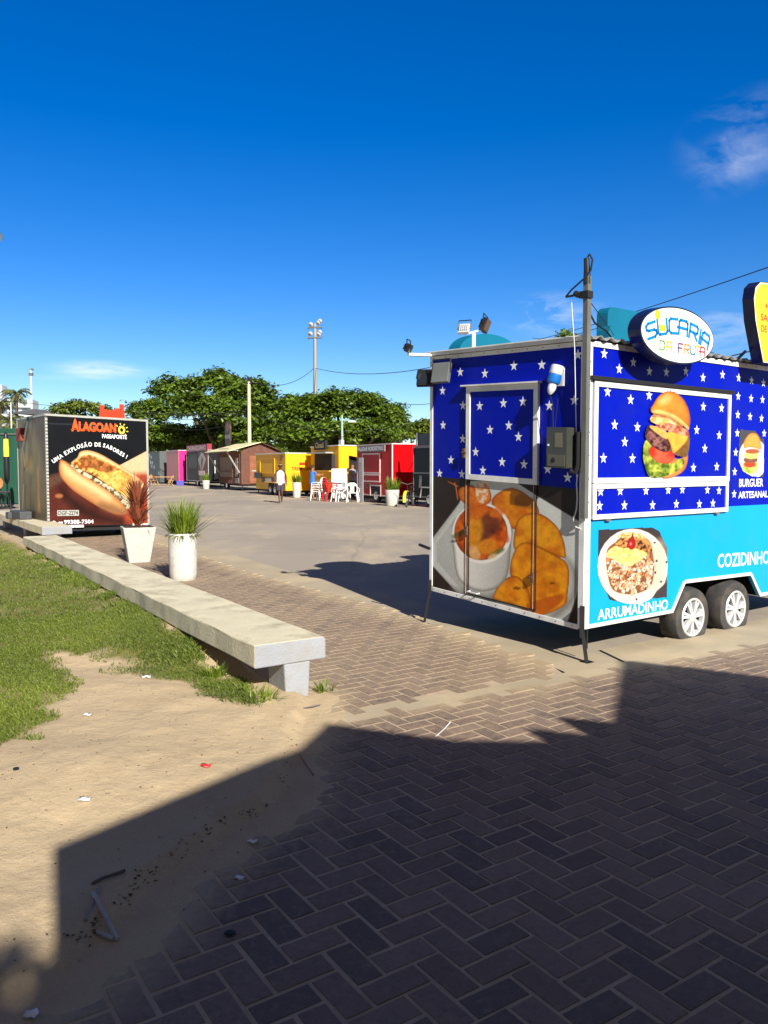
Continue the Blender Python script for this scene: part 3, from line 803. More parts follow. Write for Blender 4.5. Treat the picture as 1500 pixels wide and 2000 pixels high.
# door below the counter: its seams and bolts cross the picture
m = MB()
for t0 in (.515, 1.375):
    m.prism([(t0, .05), (t0 + .006, .05), (t0 + .006, 1.155), (t0, 1.155)], LF, .0045, .012)
m.prism([(.53, .05), (1.37, .05), (1.37, .062), (.53, .062)], LF, .0045, .010)
m.build('door_seam', M_under, tr)
m = MB()
for t0 in (.548, 1.42):
    m = MB()
    m.prism([(t0, .055), (t0 + .006, .055), (t0 + .006, 1.15), (t0, 1.15)], LF, .0045, .009)
    m.build('door_seal', mat('worn_brown_seal', (196, 150, 108), .5, var=.25, scale=9), tr)
for t0, z in ((1.40, 1.36), (1.385, .62), (.53, .30)):
    m = MB(); m.prism([(t0, z), (t0 + .03, z), (t0 + .03, z + .09), (t0, z + .09)], LF, .034 if z > 1.2 else .0125, .05 if z > 1.2 else .03)
    m.tube([LF(t0 - .02, z + .05, .05), LF(t0 + .05, z + .05, .05)], .006, 6)
    m.build('bolt_latch', mat('rusty_bolt', (104, 78, 58), .7, metal=.3, var=.3, scale=20), tr, bevel=.002)
m = MB(); m.tube([LF(1.35, .085, .012), LF(1.35, .085, .05), LF(1.22, .085, .05), LF(1.22, .085, .012)], .008, 6); m.build('door_handle', M_alu, tr)

# ---- pictures
def p_soup(X, Y):
    p = Paint(X, Y, rgb(42, 31, 27))
    p.C = p.C * (.8 + .5 * fbm(X * .01, Y * .01, 4)[..., None])
    p.shape([(100, 745), (330, 440), (425, 255), (770, 255), (960, 375), (1340, 600), (1325, 1010), (1200, 1400), (1100, 1500), (960, 1480), (340, 1190), (100, 925)], rgb(196, 199, 192), soft=6, smooth=False, grad=(150, 900, .72, 900, 300, 1.05), noise=.06, nsc=.006)
    p.shape([(120, 760), (330, 470), (345, 490), (150, 760), (150, 900), (360, 1150), (345, 1170), (112, 930)], rgb(204, 204, 196), soft=8, smooth=False, amount=.6)
    p.shape([(270, 1130), (560, 1190), (740, 1080), (640, 1240), (420, 1260)], rgb(84, 80, 74), soft=80, amount=.9)
    p.shape([(1180, 860), (1230, 1000), (1215, 1180), (1050, 1340), (1120, 1360), (1270, 1200), (1290, 980)], rgb(104, 96, 86), soft=60, amount=.7)
    dk, ed = rgb(196, 112, 14), rgb(128, 58, 10)
    for q, (pts, c, c2, sd_) in enumerate([
        ([(590, 420), (640, 350), (740, 308), (840, 340), (950, 440), (960, 560), (820, 640), (690, 600), (640, 520)], rgb(216, 132, 18), rgb(190, 98, 10), 3),
        ([(780, 620), (820, 540), (900, 505), (1000, 520), (1110, 610), (1165, 720), (1185, 830), (1170, 865), (1060, 830), (940, 780), (850, 790), (770, 790)], rgb(222, 148, 20), rgb(196, 108, 10), 5),
        ([(740, 1000), (750, 880), (800, 770), (880, 740), (960, 770), (1100, 840), (1190, 900), (1215, 1000), (1205, 1150), (1190, 1240), (1080, 1310), (970, 1335), (890, 1270), (860, 1100), (780, 1040)], rgb(228, 150, 20), rgb(200, 112, 10), 7),
        ([(605, 1180), (650, 1090), (720, 1030), (800, 1020), (870, 1090), (905, 1200), (890, 1300), (760, 1255), (620, 1215)], rgb(224, 146, 22), rgb(196, 108, 12), 9)]):
        p.shape(pts, c, soft=4, col2=c2, nsc=.012, seed=sd_, noise=.22, edge=ed, edge_w=26)
    p.shape([(870, 1250), (1000, 1200), (1150, 1160), (1160, 1215), (1060, 1300), (960, 1330)], rgb(186, 84, 14), soft=8, noise=.2, nsc=.03, amount=.85)
    p.shape([(780, 380), (830, 355), (930, 400), (945, 460), (850, 470), (780, 440)], rgb(150, 92, 14), soft=10, amount=.8)
    p.shape([(1060, 1065), (1100, 1062), (1095, 1078), (1065, 1080)], rgb(128, 62, 14), soft=6)
    # white ramekin
    p.shape([(276, 690), (300, 560), (520, 470), (740, 600), (748, 760), (722, 1000), (650, 1105), (560, 1142), (480, 1142), (380, 1100), (310, 1010), (282, 800)], rgb(222, 221, 212), soft=5, smooth=True, grad=(320, 900, 1.05, 730, 980, .55), edge=rgb(112, 108, 98), edge_w=34)
    p.ell(513, 675, 238, 243, rgb(232, 229, 218), soft=5)
    p.ell(506, 668, 214, 224, rgb(120, 60, 18), soft=6)
    p.ell(504, 666, 207, 217, rgb(206, 96, 14), soft=5, col2=rgb(150, 52, 12), nsc=.014, seed=12, noise=.5)
    p.shape([(420, 520), (500, 500), (540, 640), (480, 820), (420, 840), (400, 680)], rgb(218, 150, 30), soft=40, amount=.7, noise=.3, nsc=.03)
    p.shape([(500, 540), (570, 510), (650, 560), (640, 650), (560, 720), (500, 740), (520, 640)], rgb(92, 44, 30), soft=36, amount=.85, noise=.3, nsc=.03)
    p.shape([(280, 690), (380, 640), (400, 660), (300, 720)], rgb(88, 78, 28), soft=16, amount=.8)
    for x, y, rx, ry, c in [(640, 820, 60, 22, (92, 104, 44)), (600, 860, 40, 18, (220, 186, 130)), (455, 830, 44, 60, (222, 170, 104)), (380, 610, 16, 26, (40, 36, 26)), (600, 655, 12, 12, (70, 20, 18)), (670, 640, 10, 16, (110, 30, 18)), (560, 780, 80, 60, (214, 132, 26)), (640, 500, 70, 40, (206, 106, 18)), (700, 700, 30, 50, (196, 78, 14))]:
        p.ell(x, y, rx, ry, rgb(*c), soft=18, amount=.85, rot=-.4, noise=.3, nsc=.05)
    # prawn on the rim
    p.shape([(330, 330), (370, 300), (440, 290), (480, 330), (560, 300), (590, 400), (540, 450), (460, 470), (380, 440), (335, 390)], rgb(206, 108, 24), soft=6, noise=.4, nsc=.03, edge=rgb(140, 60, 14), edge_w=24)
    p.shape([(470, 290), (510, 262), (560, 275), (565, 350), (540, 420), (500, 430), (468, 380)], rgb(226, 206, 176), soft=10, col2=rgb(206, 130, 60), nsc=.05, seed=3)
    p.shape([(400, 440), (520, 440), (560, 470), (500, 560), (420, 560), (380, 500)], rgb(200, 96, 18), soft=20, noise=.4, nsc=.04, amount=.8)
    for pts in ([(310, 300), (330, 300), (250, 262), (240, 262)], [(325, 400), (312, 300), (300, 270), (292, 270), (304, 310), (318, 410)]):
        p.shape(pts, rgb(190, 100, 40), soft=4, smooth=False)
    return p, None
print_panel('prawn_stew_picture', .0, 1.95, .03, 1.155, 230, 150, Hl, lambda a, b: LFv(a, b, .002), p_soup, M_print, tr)

def p_burger(X, Y):
    p = Paint(X, Y, rgb(10, 24, 176))
    K = np.full(X.shape, 1e9)
    def S(pts, *a, **k):
        nonlocal K
        K = np.minimum(K, p.shape(pts, *a, **k))
    S([(700, 1640), (800, 1640), (858, 1600), (850, 1690), (815, 1745), (740, 1785), (660, 1785)], rgb(206, 128, 66), noise=.25, nsc=.02, edge=rgb(150, 80, 40))
    S([(520, 1520), (560, 1500), (600, 1600), (720, 1680), (800, 1640), (830, 1660), (800, 1720), (700, 1770), (630, 1790), (560, 1780), (530, 1720), (508, 1620)], rgb(70, 98, 14), soft=5, col2=rgb(176, 186, 70), nsc=.03, seed=4, noise=.6)
    S([(556, 1600), (580, 1545), (640, 1540), (740, 1600), (752, 1640), (690, 1680), (610, 1660)], rgb(220, 44, 24), col2=rgb(240, 90, 60), nsc=.012, noise=.15, edge=rgb(140, 14, 12), edge_w=12)
    S([(700, 1480), (860, 1440), (858, 1610), (800, 1625), (740, 1600), (690, 1550)], rgb(120, 84, 40), noise=.4, nsc=.03)
    S([(540, 1400), (580, 1385), (690, 1470), (722, 1545), (690, 1592), (600, 1560), (528, 1480)], rgb(58, 28, 24), soft=5, col2=rgb(140, 92, 84), nsc=.045, seed=8, noise=.5, lo=.45, hi=.7, edge=rgb(40, 20, 18), edge_w=16)
    S([(690, 1450), (760, 1420), (840, 1440), (856, 1490), (800, 1560), (745, 1598), (722, 1530)], rgb(236, 170, 62), noise=.15, nsc=.02, edge=rgb(180, 104, 24), edge_w=14)
    S([(560, 1392), (640, 1400), (700, 1450), (690, 1490), (610, 1440)], rgb(222, 170, 84), noise=.2, nsc=.03)
    S([(600, 1350), (700, 1345), (800, 1390), (862, 1430), (850, 1470), (740, 1440), (640, 1410)], rgb(150, 62, 36), soft=5, col2=rgb(214, 150, 116), nsc=.04, seed=5, noise=.4)
    S([(566, 1330), (600, 1300), (700, 1305), (800, 1360), (810, 1395), (700, 1365), (640, 1380), (575, 1360)], rgb(240, 214, 150), soft=5, col2=rgb(226, 160, 80), nsc=.04, seed=2, noise=.2)
    S([(566, 1270), (590, 1220), (630, 1160), (690, 1125), (750, 1128), (810, 1170), (850, 1230), (872, 1300), (876, 1360), (860, 1420), (810, 1372), (700, 1305), (610, 1305)], rgb(214, 134, 44), soft=4, noise=.12, nsc=.02, grad=(620, 1150, 1.2, 850, 1390, .62), edge=rgb(150, 72, 18), edge_w=30)
    S([(580, 1282), (640, 1268), (760, 1310), (850, 1385), (860, 1420), (780, 1360), (680, 1312)], rgb(238, 190, 110), soft=10, amount=.8)
    p.shape([(575, 1300), (700, 1308), (810, 1375), (860, 1425), (800, 1400), (690, 1330), (580, 1325)], rgb(120, 58, 20), soft=12, amount=.7)
    p.ell(680, 1190, 50, 26, rgb(246, 196, 120), soft=40, amount=.6, rot=-.5)
    p.C = p.C * (.62 + .5 * fbm(X * .018, Y * .018, 71, 4)[..., None])
    return p, K < 1.
print_panel('burger_picture', .62, 1.50, 1.225, 2.03, 110, 160, Hr5, lambda a, b: RFv(a, b, .034), p_burger, M_print, hatch)

def p_beans(X, Y5):
    Y = Y5 - 1579
    p = Paint(X, Y, rgb(54, 48, 48))
    K = sdist(X, Y, [(188, 612), (600, 590), (660, 620), (725, 760), (722, 1130), (600, 1142), (440, 1185), (280, 1150), (190, 960)])
    K = np.minimum(K, sdist(X, Y, [(455 + 272 * math.cos(a), 895 + 290 * math.sin(a)) for a in np.linspace(0, 2 * PI, 40, endpoint=False)]))
    p.ell(455, 895, 272, 290, rgb(226, 214, 196), soft=6, grad=(250, 1000, .92, 600, 700, 1.06))
    p.ell(455, 895, 245, 262, rgb(206, 190, 168), soft=20, amount=.5)
    p.ell(470, 890, 215, 232, rgb(224, 212, 192), soft=30, amount=.8)
    p.shape([(560, 780), (700, 700), (700, 1000), (600, 1080), (560, 1000)], rgb(176, 158, 136), soft=80, amount=.6)
    body = [(250, 800), (300, 720), (460, 650), (580, 690), (612, 800), (622, 920), (590, 1050), (460, 1108), (310, 1080), (262, 960)]
    p.shape(body, rgb(122, 78, 52), soft=5, noise=.5, nsc=.04)
    rr = random.Random(3)
    for k in range(230):
        x, y = rr.uniform(255, 620), rr.uniform(800, 1100)
        if sdist(np.array([x]), np.array([y]), body)[0] > -8: continue
        c = rr.choice([(236, 204, 176), (226, 186, 150), (214, 170, 130), (238, 214, 190), (196, 130, 80)])
        p.ell(x, y, rr.uniform(17, 25), rr.uniform(12, 16), rgb(*c), rot=rr.uniform(0, 3), soft=3, edge=rgb(116, 70, 48), edge_w=7)
        if rr.random() < .35: p.ell(x + 3, y, 5, 7, rgb(40, 28, 24), soft=3)
    for k in range(26):
        x, y = rr.uniform(270, 600), rr.uniform(850, 1090)
        p.ell(x, y, 8, 5, rgb(*rr.choice([(78, 96, 30), (60, 30, 24), (140, 60, 24)])), soft=4, rot=rr.uniform(0, 3))
    p.shape([(255, 800), (320, 740), (440, 745), (545, 770), (560, 810), (500, 850), (430, 890), (330, 850)], rgb(246, 214, 136), soft=8, col2=rgb(222, 172, 84), nsc=.06, seed=6, noise=.25)
    p.shape([(320, 720), (360, 670), (450, 640), (540, 670), (600, 730), (590, 790), (470, 755), (360, 750)], rgb(206, 138, 76), soft=8, col2=rgb(60, 32, 24), nsc=.06, seed=9, noise=.3)
    p.shape([(340, 670), (400, 630), (520, 640), (560, 690), (480, 670)], rgb(240, 210, 150), soft=10, col2=rgb(190, 130, 70), nsc=.07, seed=2)
    p.shape([(412, 735), (425, 690), (448, 655), (452, 622), (460, 655), (475, 700), (478, 738), (446, 765)], rgb(156, 24, 26), soft=4, edge=rgb(96, 10, 14), edge_w=12)
    p.ell(440, 720, 8, 12, rgb(220, 110, 110), soft=8)
    for x, y in [(625, 710), (715, 860), (675, 1010), (555, 1060), (485, 1145), (265, 1135), (640, 850), (190, 800), (630, 940)]:
        p.ell(x, y, 11, 8, rgb(52, 44, 52), soft=4, rot=x)
    p.shape([(640, 1080), (722, 1010), (722, 1135), (600, 1142)], rgb(60, 54, 56), soft=8, smooth=False)
    return p, K < 1
print_panel('bean_dish_picture', .165, 1.19, .13, .84, 130, 110, Hr5, lambda a, b: RFv(a, b, .002), p_beans, M_print, tr)

def p_small(X, Y):
    p = Paint(X, Y, rgb(66, 66, 72))
    K = sdist(X, Y, [(1285, 1415), (1400, 1425), (1440, 1480), (1470, 1490), (1466, 1785), (1380, 1780), (1310, 1740), (1275, 1660), (1276, 1530)])
    p.ell(1385, 1640, 112, 155, rgb(214, 214, 216), soft=6)
    p.ell(1375, 1650, 80, 125, rgb(236, 232, 226), soft=10)
    p.ell(1365, 1700, 62, 62, rgb(130, 160, 50), soft=6, col2=rgb(206, 216, 110), nsc=.05)
    p.ell(1360, 1685, 46, 26, rgb(214, 60, 40), soft=6)
    p.ell(1365, 1650, 56, 26, rgb(120, 78, 60), soft=6, noise=.5, nsc=.06)
    p.ell(1372, 1615, 60, 28, rgb(232, 200, 110), soft=8, noise=.3, nsc=.05)
    p.ell(1380, 1585, 58, 20, rgb(160, 84, 50), soft=8)
    p.shape([(1312, 1560), (1320, 1500), (1360, 1450), (1410, 1450), (1440, 1500), (1445, 1570), (1400, 1560), (1350, 1555)], rgb(222, 150, 66), soft=6, edge=rgb(180, 96, 40), edge_w=16)
    return p, K < 1
print_panel('small_burger_picture', 2.29, 2.84, 1.22, 1.74, 70, 70, Hr5, lambda a, b: RFv(a, b, .0025), p_small, M_print, tr)
m = MB()
fn = lambda x, y: RF(x, y, .003)
m.text('ARRUMADINHO', fn, .185, .055, .088, 1.0, 'l', 0, .016, slope=-.012)
m.build('lettering', M_starw, tr); m = MB()
m.text('COZIDINHO', fn, 1.99, .362, .13, .98, 'l', 0, .016, slope=-.03)
m.build('lettering', M_starw, tr); m = MB()
m.text('BURGUER', fn, 2.345, 1.140, .078, .46, 'l', 0, .02)
m.build('lettering', M_starw, tr); m = MB()
m.text('ARTESANAL', fn, 2.335, 1.026, .066, .57, 'l', 0, .02)
m.build('lettering', M_starw, tr)

# ---- wheels
def wheel(s, parent):
    cz = -.077
    fnw = lambda x, y, z: T(s + x, .075 - z, cz + max(y, -.187))
    def ft(x, y, z):
        bul = 1 + max(0, (-y - .10)) * .28
        return T(s + x * bul, .075 - z * (1 + max(0, -y - .12) * 1.5), cz + max(y, -.187))
    w_ = MB()
    w_.lathe([(.17, -.10), (.235, -.105), (.268, -.09), (.28, -.05), (.281, 0), (.28, .05), (.268, .088), (.235, .10), (.19, .098), (.175, .085), (.172, .05)], 40, ft)
    ty = w_.build('wheel', M_tyre, parent, smooth=True)
    r_ = MB()
    r_.lathe([(.0, .045), (.17, .045)], 32, fnw, 1)
    r_.lathe([(.172, .06), (.185, .095), (.176, .104), (.163, .098), (.158, .06)], 40, fnw, 0)
    for k in range(7):
        for e in (-.13, .13):
            a = 2 * PI * k / 7 + e + .2
            ri, ro = .04, .166
            ai = 2 * PI * k / 7 + e * .9 + .2
            pts = []
            for rr_, aa, hw_ in ((ri, ai, .011), (ro, a, .014)):
                c, s_ = math.cos(aa), math.sin(aa)
                pts += [(rr_ * c - hw_ * s_ * -1, rr_ * s_ + hw_ * c * -1), (rr_ * c + hw_ * s_ * -1, rr_ * s_ - hw_ * c * -1)]
            q = [pts[0], pts[1], pts[3], pts[2]]
            r_.prism(q, lambda x, y, z: fnw(x, y, z), .06, .094)
    r_.lathe([(.0, .102), (.03, .102), (.046, .094), (.048, .06)], 20, fnw, 0)
    r_.build('rim', [M_alu, M_black], ty, smooth=True)
wheel(1.566, tr); wheel(2.308, tr)
# ---- jacks
m = MB(); m.tube([T(-.035, -.02, .20), T(-.035, -.02, -.06)], .027, 4); m.tube([T(-.035, -.025, -.0), T(-.02, -.06, -.258)], .021, 4); m.box((-.06, -.10, -.262), (.03, -.02, -.252), 0, T)
m.tube([T(.03, -.02, -.0), T(.03, -.02, -.16)], .008, 6)
m.build('jack_leg', M_dkmetal, tr)
m = MB(); m.tube([T(-.03, 1.93, .10), T(-.03, 1.93, -.05)], .022, 4); m.tube([T(-.03, 1.93, -.02), T(-.07, 1.97, -.34)], .017, 4); m.box((-.11, 1.93, -.352), (-.03, 2.01, -.342), 0, T)
m.build('jack_leg', M_dkmetal, tr)
m = MB(); m.tube([T(-.03, 1.94, .42), T(-.03, 2.10, .44)], .016, 6); m.build('side_peg', M_dkmetal, tr)
# ---- mast with its cables
m = MB()
m.prism([(-.052, .92), (-.006, .92), (-.006, 2.86), (-.052, 2.86)], LF, .016, .062)
mast = m.build('mast', M_grey, tr, bevel=.005)
m = MB(); m.tube([LF(-.028, 2.80, .045), LF(-.028, 2.90, .045), LF(-.02, 3.0, .045)], [.03, .026, .022], 8)
m.tube([LF(-.02, 2.99, .045), LF(-.05, 3.03, .045), LF(-.08, 2.98, .045), LF(-.07, 2.90, .05), LF(-.02, 2.83, .08), LF(.08, 2.76, .10), LF(.14, 2.71, .10)], .008, 6)
m.tube([LF(.14, 2.71, .10), LF(.05, 2.72, .06)], .010, 6)
m.prism([(-.065, 2.685), (.02, 2.685), (.02, 2.74), (-.065, 2.74)], LF, .012, .078)
m.tube([LF(.02, 2.71, .08), LF(.06, 2.73, .08)], .025, 8)
m.build('cable_head', M_wire, mast)
m = MB(); m.tube([LF(.08, 2.66, .10), LF(.075, 2.3, .06), LF(.07, 1.6, .03), LF(.06, 1.25, .03)], .004, 5)
m.tube([LF(.05, 1.28, .03), LF(.06, 1.2, .03), LF(.05, 1.08, .03), LF(.055, .98, .035), LF(.08, .9, .04), LF(.06, .84, .03), LF(.02, .83, .02)], .006, 6)
m.build('white_cable', M_white, mast)
m = MB(); m.tube([T(-.04, -.02, 2.62), T(.22, .10, 2.53), T(.5, .2, 2.50), T(.78, .3, 2.42)], .009, 6); m.tube([T(-.04, -.02, 2.70), T(.5, .25, 2.62), T(1.0, .5, 2.54)], .004, 5)
m.build('roof_cable', M_wire, mast)
# meter box
m = MB(); m.prism([(.085, 1.32), (.30, 1.32), (.30, 1.655), (.085, 1.655)], LF, .004, .13); mb = m.build('meter_box', mat('smoked_plastic', (62, 64, 58), .3, var=.2, scale=8), tr, bevel=.008)
m = MB(); m.prism([(.10, 1.335), (.285, 1.335), (.285, 1.43), (.10, 1.43)], LF, .131, .136, 0); m.prism([(.13, 1.49), (.21, 1.49), (.21, 1.61), (.13, 1.61)], LF, .131, .133, 1); m.prism([(.272, 1.50), (.288, 1.50), (.288, 1.515), (.272, 1.515)], LF, .131, .135, 2)
m.lathe([(0, .145), (.02, .14), (.022, .134)], 12, lambda x, y, z: LF(.22 + x, 1.385 + y, z), 3)
m.build('meter_window', [mat('meter_cover', (88, 86, 74), .35, var=.15), mat('meter_face', (112, 106, 88), .4), M_starw, M_black], mb)
m = MB(); m.tube([LF(.03, 1.62, .05), LF(.03, 1.35, .05), LF(.05, 1.29, .06), LF(.09, 1.30, .07)], .022, 8); m.tube([LF(.285, 1.64, .03), LF(.32, 1.55, .02), LF(.27, 1.9, .03)], .004, 5); m.build('conduit', M_black, tr, smooth=True)
# industrial socket
m = MB(); cx0 = Vector(LF(.262, 2.09, .075)); ax = Vector((-.25, .12, -1)).normalized()
def along(c, axis):
    a = axis.cross(Vector((0, 1, 0.1))).normalized(); b = axis.cross(a)
    return lambda x, y, z: tuple(c + a * x + b * y + axis * z)
m.lathe([(.0, -.075), (.055, -.075), (.055, -.01), (.050, .0)], 16, along(cx0, ax), 0); m.lathe([(.054, .0), (.056, .06), (.047, .075), (.0, .075)], 16, along(cx0, ax), 1); m.lathe([(.034, .075), (.036, .12), (.026, .15), (.010, .17), (0, .17)], 14, along(cx0, ax), 0)
m.prism([(.22, 2.0), (.30, 2.0), (.30, 2.15), (.22, 2.15)], LF, .002, .03, 0)
m.build('power_socket', [mat('white_plastic', (214, 216, 218), .4, var=.05), mat('blue_plastic', (24, 110, 196), .35, var=.05)], tr, smooth=True)
m = MB(); m.tube([LF(.29, 1.93, .11), LF(.29, 1.85, .07), LF(.315, 1.62, .03), LF(.325, 1.45, .02), LF(.30, 1.36, .05)], .005, 5); m.build('socket_cable', M_wire, tr)
# flood lights at the far corner
m = MB(); m.tube([T(.06, 1.90, THT + .02), T(-.34, 1.90, THT - .005)], .017, 8); m.build('lamp_arm', M_white, tr)
def flood(parent, c, sz, rot, name='flood_light', mats=None, ribs=True):
    m = MB(); w2, h2, d2 = sz[0] / 2, sz[1] / 2, sz[2] / 2
    m.box((-w2, -d2, -h2), (w2, d2, h2)); 
    for k in range(5 if ribs else 0): m.box((-w2 * .8 + k * w2 * .36, d2 + .001, -h2 * .7), (-w2 * .8 + k * w2 * .36 + .006, d2 + .02, h2 * .7))
    o = m.build(name, (mats or [M_dkmetal])[0], parent, bevel=.006)
    o.location = c; o.rotation_euler = rot
    g_ = MB(); g_.box((-w2 * .86, -d2 - .006, -h2 * .84), (w2 * .86, -d2 - .001, h2 * .84)); g_.build('lens', (mats or [0, M_glass])[1], o)
    b_ = MB(); b_.tube([(-w2 - .008, 0, 0), (-w2 - .008, .03, h2 + .03), (w2 + .008, .03, h2 + .03), (w2 + .008, 0, 0)], .006, 6); b_.build('bracket', M_dkmetal, o)
    return o
M_lampgrey = mat('grey_lamp_back', (96, 100, 100), .5, var=.1)
flood(tr, T(-.345, 1.89, THT + .055), (.105, .085, .04), (R(25), 0, R(35)))
flood(tr, T(-.12, 1.90, 2.13), (.17, .17, .05), (R(-24), 0, R(-50)))
flood(tr, T(-.12, 1.66, 2.17), (.19, .20, .05), (R(14), 0, R(108)), mats=[M_lampgrey, M_glass], ribs=False)
# twin lamps on a stub behind the roof
m = MB(); m.tube([T(.245, 1.6, THT), T(.245, 1.6, 2.58)], .02, 8); m.tube([T(.13, 1.6, 2.56), T(.36, 1.6, 2.63)], .01, 6); m.build('lamp_post', M_white, tr)
flood(tr, T(.12, 1.6, 2.61), (.11, .11, .035), (R(35), 0, R(120)), mats=[M_alu, M_glass]); flood(tr, T(.38, 1.58, 2.67), (.14, .13, .045), (R(20), R(8), R(30)), mats=[M_dkmetal, mat('amber_lens', (96, 70, 60), .2)])
# ---- roof signs
M_signside = mat('navy_sign_edge', (12, 22, 62), .3, var=.1)
M_signface = mat('cream_acrylic', (238, 236, 208), .3, var=.03)
M_teal = mat('teal_sign_back', (0, 104, 132), .45, var=.10, scale=2)
m = MB(); m.prism(ovalp(.885, 2.46, .536, .238), RF, .13, .25, 0); m.prism(ovalp(.885, 2.46, .522, .225), RF, .2505, .254, 1)
ov = m.build('oval_sign', [M_signside, M_signface], tr)
for s in (.6, 1.2):
    m = MB(); m.tube([T(s, .02, THT + .03), T(s, -.128, THT + .03)], .015, 6); m.build('sign_bracket', M_grey, ov)
# lettering on the oval: stroked letters along an arch, then a coloured second line
GL = {'S': [[(1, 1), (.25, 1), (0, .85), (0, .62), (.2, .52), (.8, .48), (1, .38), (1, .15), (.8, 0), (0, 0)]], 'U': [[(0, 1), (0, .15), (.15, 0), (.85, 0), (1, .15), (1, 1)]], 'C': [[(1, 1), (.2, 1), (0, .85), (0, .15), (.2, 0), (1, 0)]],
      'A': [[(0, 0), (0, .85), (.15, 1), (.85, 1), (1, .85), (1, 0)], [(-.18, .45), (1, .45)]], 'R': [[(0, 0), (0, 1), (.85, 1), (1, .88), (1, .58), (.85, .46), (0, .46)], [(.5, .46), (1, 0)]], 'I': [[(.5, 0), (.5, 1)]],
      'D': [[(0, 0), (0, 1), (.75, 1), (1, .8), (1, .2), (.75, 0), (0, 0)]], 'F': [[(0, 0), (0, 1), (1, 1)], [(-.15, .5), (.8, .5)]], 'T': [[(0, 1), (1, 1)], [(.5, 1), (.5, 0)]]}
def glyph(mb, ch, fmap, th, d0, d1, mi):
    for line in GL[ch]:
        for (a, b), (c, e) in zip(line[:-1], line[1:]):
            (x0, y0), (x1, y1) = fmap(a, b), fmap(c, e)
            v = Vector((x1 - x0, y1 - y0)); v.normalize(); nn = Vector((-v.y, v.x)) * th / 2; v = v * th * .45
            mb.prism([(x0 - v.x - nn.x, y0 - v.y - nn.y), (x1 + v.x - nn.x, y1 + v.y - nn.y), (x1 + v.x + nn.x, y1 + v.y + nn.y), (x0 - v.x + nn.x, y0 - v.y + nn.y)], RF, d0, d1, mi)
m = MB()
word = 'SUCARIA'; cols = 0
xs = [.430, .580, .740, .882, 1.04, 1.175, 1.222]; ws = [.128, .128, .118, .123, .118, .04, .113]
for ch, x0, w0 in zip(word, xs, ws):
    cxx = x0 + w0 / 2; rel = (cxx - .875) / .47
    czz = 2.535 - .105 * rel * rel; an = -.38 * rel; ca_, sa_ = math.cos(an), math.sin(an)
    def fm(a, b, w0=w0, cxx=cxx, czz=czz, ca_=ca_, sa_=sa_):
        dx, dy = (a - .5) * w0, (b - .5) * .118
        return (cxx + dx * ca_ - dy * sa_, czz + dx * sa_ + dy * ca_)
    glyph(m, ch, fm, .024, .2545, .257, 0)
for k, (ch, x0) in enumerate(zip('DAFRUTA', [.615, .715, .88, .97, 1.06, 1.13, 1.205])):
    glyph(m, ch, lambda a, b, x0=x0: (x0 + a * .066, 2.322 + b * .072), .013, .2545, .256, [1, 2, 3, 4, 0, 5, 6][k])
m.prism([(x, y) for x, y in ovalp(.575, 2.60, .032, .042, 18)], RF, .2545, .2555, 2)
m.prism([(.60, 2.475), (.685, 2.475), (.685, 2.525), (.595, 2.525)], RF, .2545, .2552, 2)
m.prism([(.685, 2.545), (.691, 2.545), (.71, 2.66), (.704, 2.66)], RF, .2545, .2552, 1)
m.build('lettering', [mat('blue_ink', (0, 130, 200), .4), mat('green_ink', (110, 160, 110), .4), mat('yellow_ink', (246, 190, 30), .4), mat('purple_ink', (96, 60, 130), .4), mat('orange_ink', (226, 130, 70), .4), mat('lime_ink', (190, 200, 60), .4), mat('magenta_ink', (170, 30, 90), .4)], ov)
# rear oval seen from behind
m = MB(); m.prism(ovalp(.90, 2.44, .47, .235), lambda x, y, d: T(x, d, y), 2.02, 2.20, 0); m.build('rear_oval_sign', [M_teal], tr, bevel=.01)
# rear rounded sign in two steps
def rrect(x0, y0, x1, y1, r):
    o = []
    for cx, cy, a0 in ((x1 - r, y0 + r, -90), (x1 - r, y1 - r, 0), (x0 + r, y1 - r, 90), (x0 + r, y0 + r, 180)):
        for k in range(6): o.append((cx + r * math.cos(R(a0 + 18 * k)), cy + r * math.sin(R(a0 + 18 * k))))
    return o
m = MB(); m.prism(rrect(1.95, 2.36, 2.5, 2.82, .09), lambda x, y, d: T(x, d, y), 1.30, 1.46, 0); m.prism(rrect(2.15, 2.40, 2.85, 3.06, .10), lambda x, y, d: T(x, d, y), 1.47, 1.62, 0)
m.box((2.22, 1.27, 2.40), (2.25, 1.298, 2.66), 1, T); m.build('rear_step_sign', [M_teal, M_dkmetal], tr, bevel=.012)
# yellow tumbler shaped sign at the right
yo = [(2.27, 2.34), (2.86, 2.34), (2.95, 2.65), (3.0, 2.9), (2.97, 3.02), (2.88, 3.09), (2.72, 3.10), (2.30, 3.10), (2.18, 3.09), (2.095, 3.03), (2.07, 2.92), (2.11, 2.72)]
ctr_y = (2.55, 2.7)
inn = [(ctr_y[0] + (x - ctr_y[0]) * .94, ctr_y[1] + (y - ctr_y[1]) * .95) for x, y in yo]
m = MB(); m.prism(yo, RF, .14, .25, 0); m.prism([(ctr_y[0] + (x - ctr_y[0]) * .985, ctr_y[1] + (y - ctr_y[1]) * .985) for x, y in yo], RF, .2505, .2525, 1); m.prism(inn, RF, .253, .2545, 2)
m.text('+', lambda x, y: RF(x, y, .256), 2.30, 2.84, .075, None, 'c', 3, .01)
m.text('SABORES', lambda x, y: RF(x, y, .256), 2.20, 2.735, .062, .46, 'l', 3, .01)
m.text('DE', lambda x, y: RF(x, y, .256), 2.215, 2.63, .062, .10, 'l', 3, .01)
m.build('tumbler_sign', [M_signside, mat('pale_yellow_edge', (252, 238, 170), .35), mat('yellow_acrylic', (250, 190, 40), .35, var=.12, scale=4), mat('red_ink', (206, 70, 20), .4)], tr)
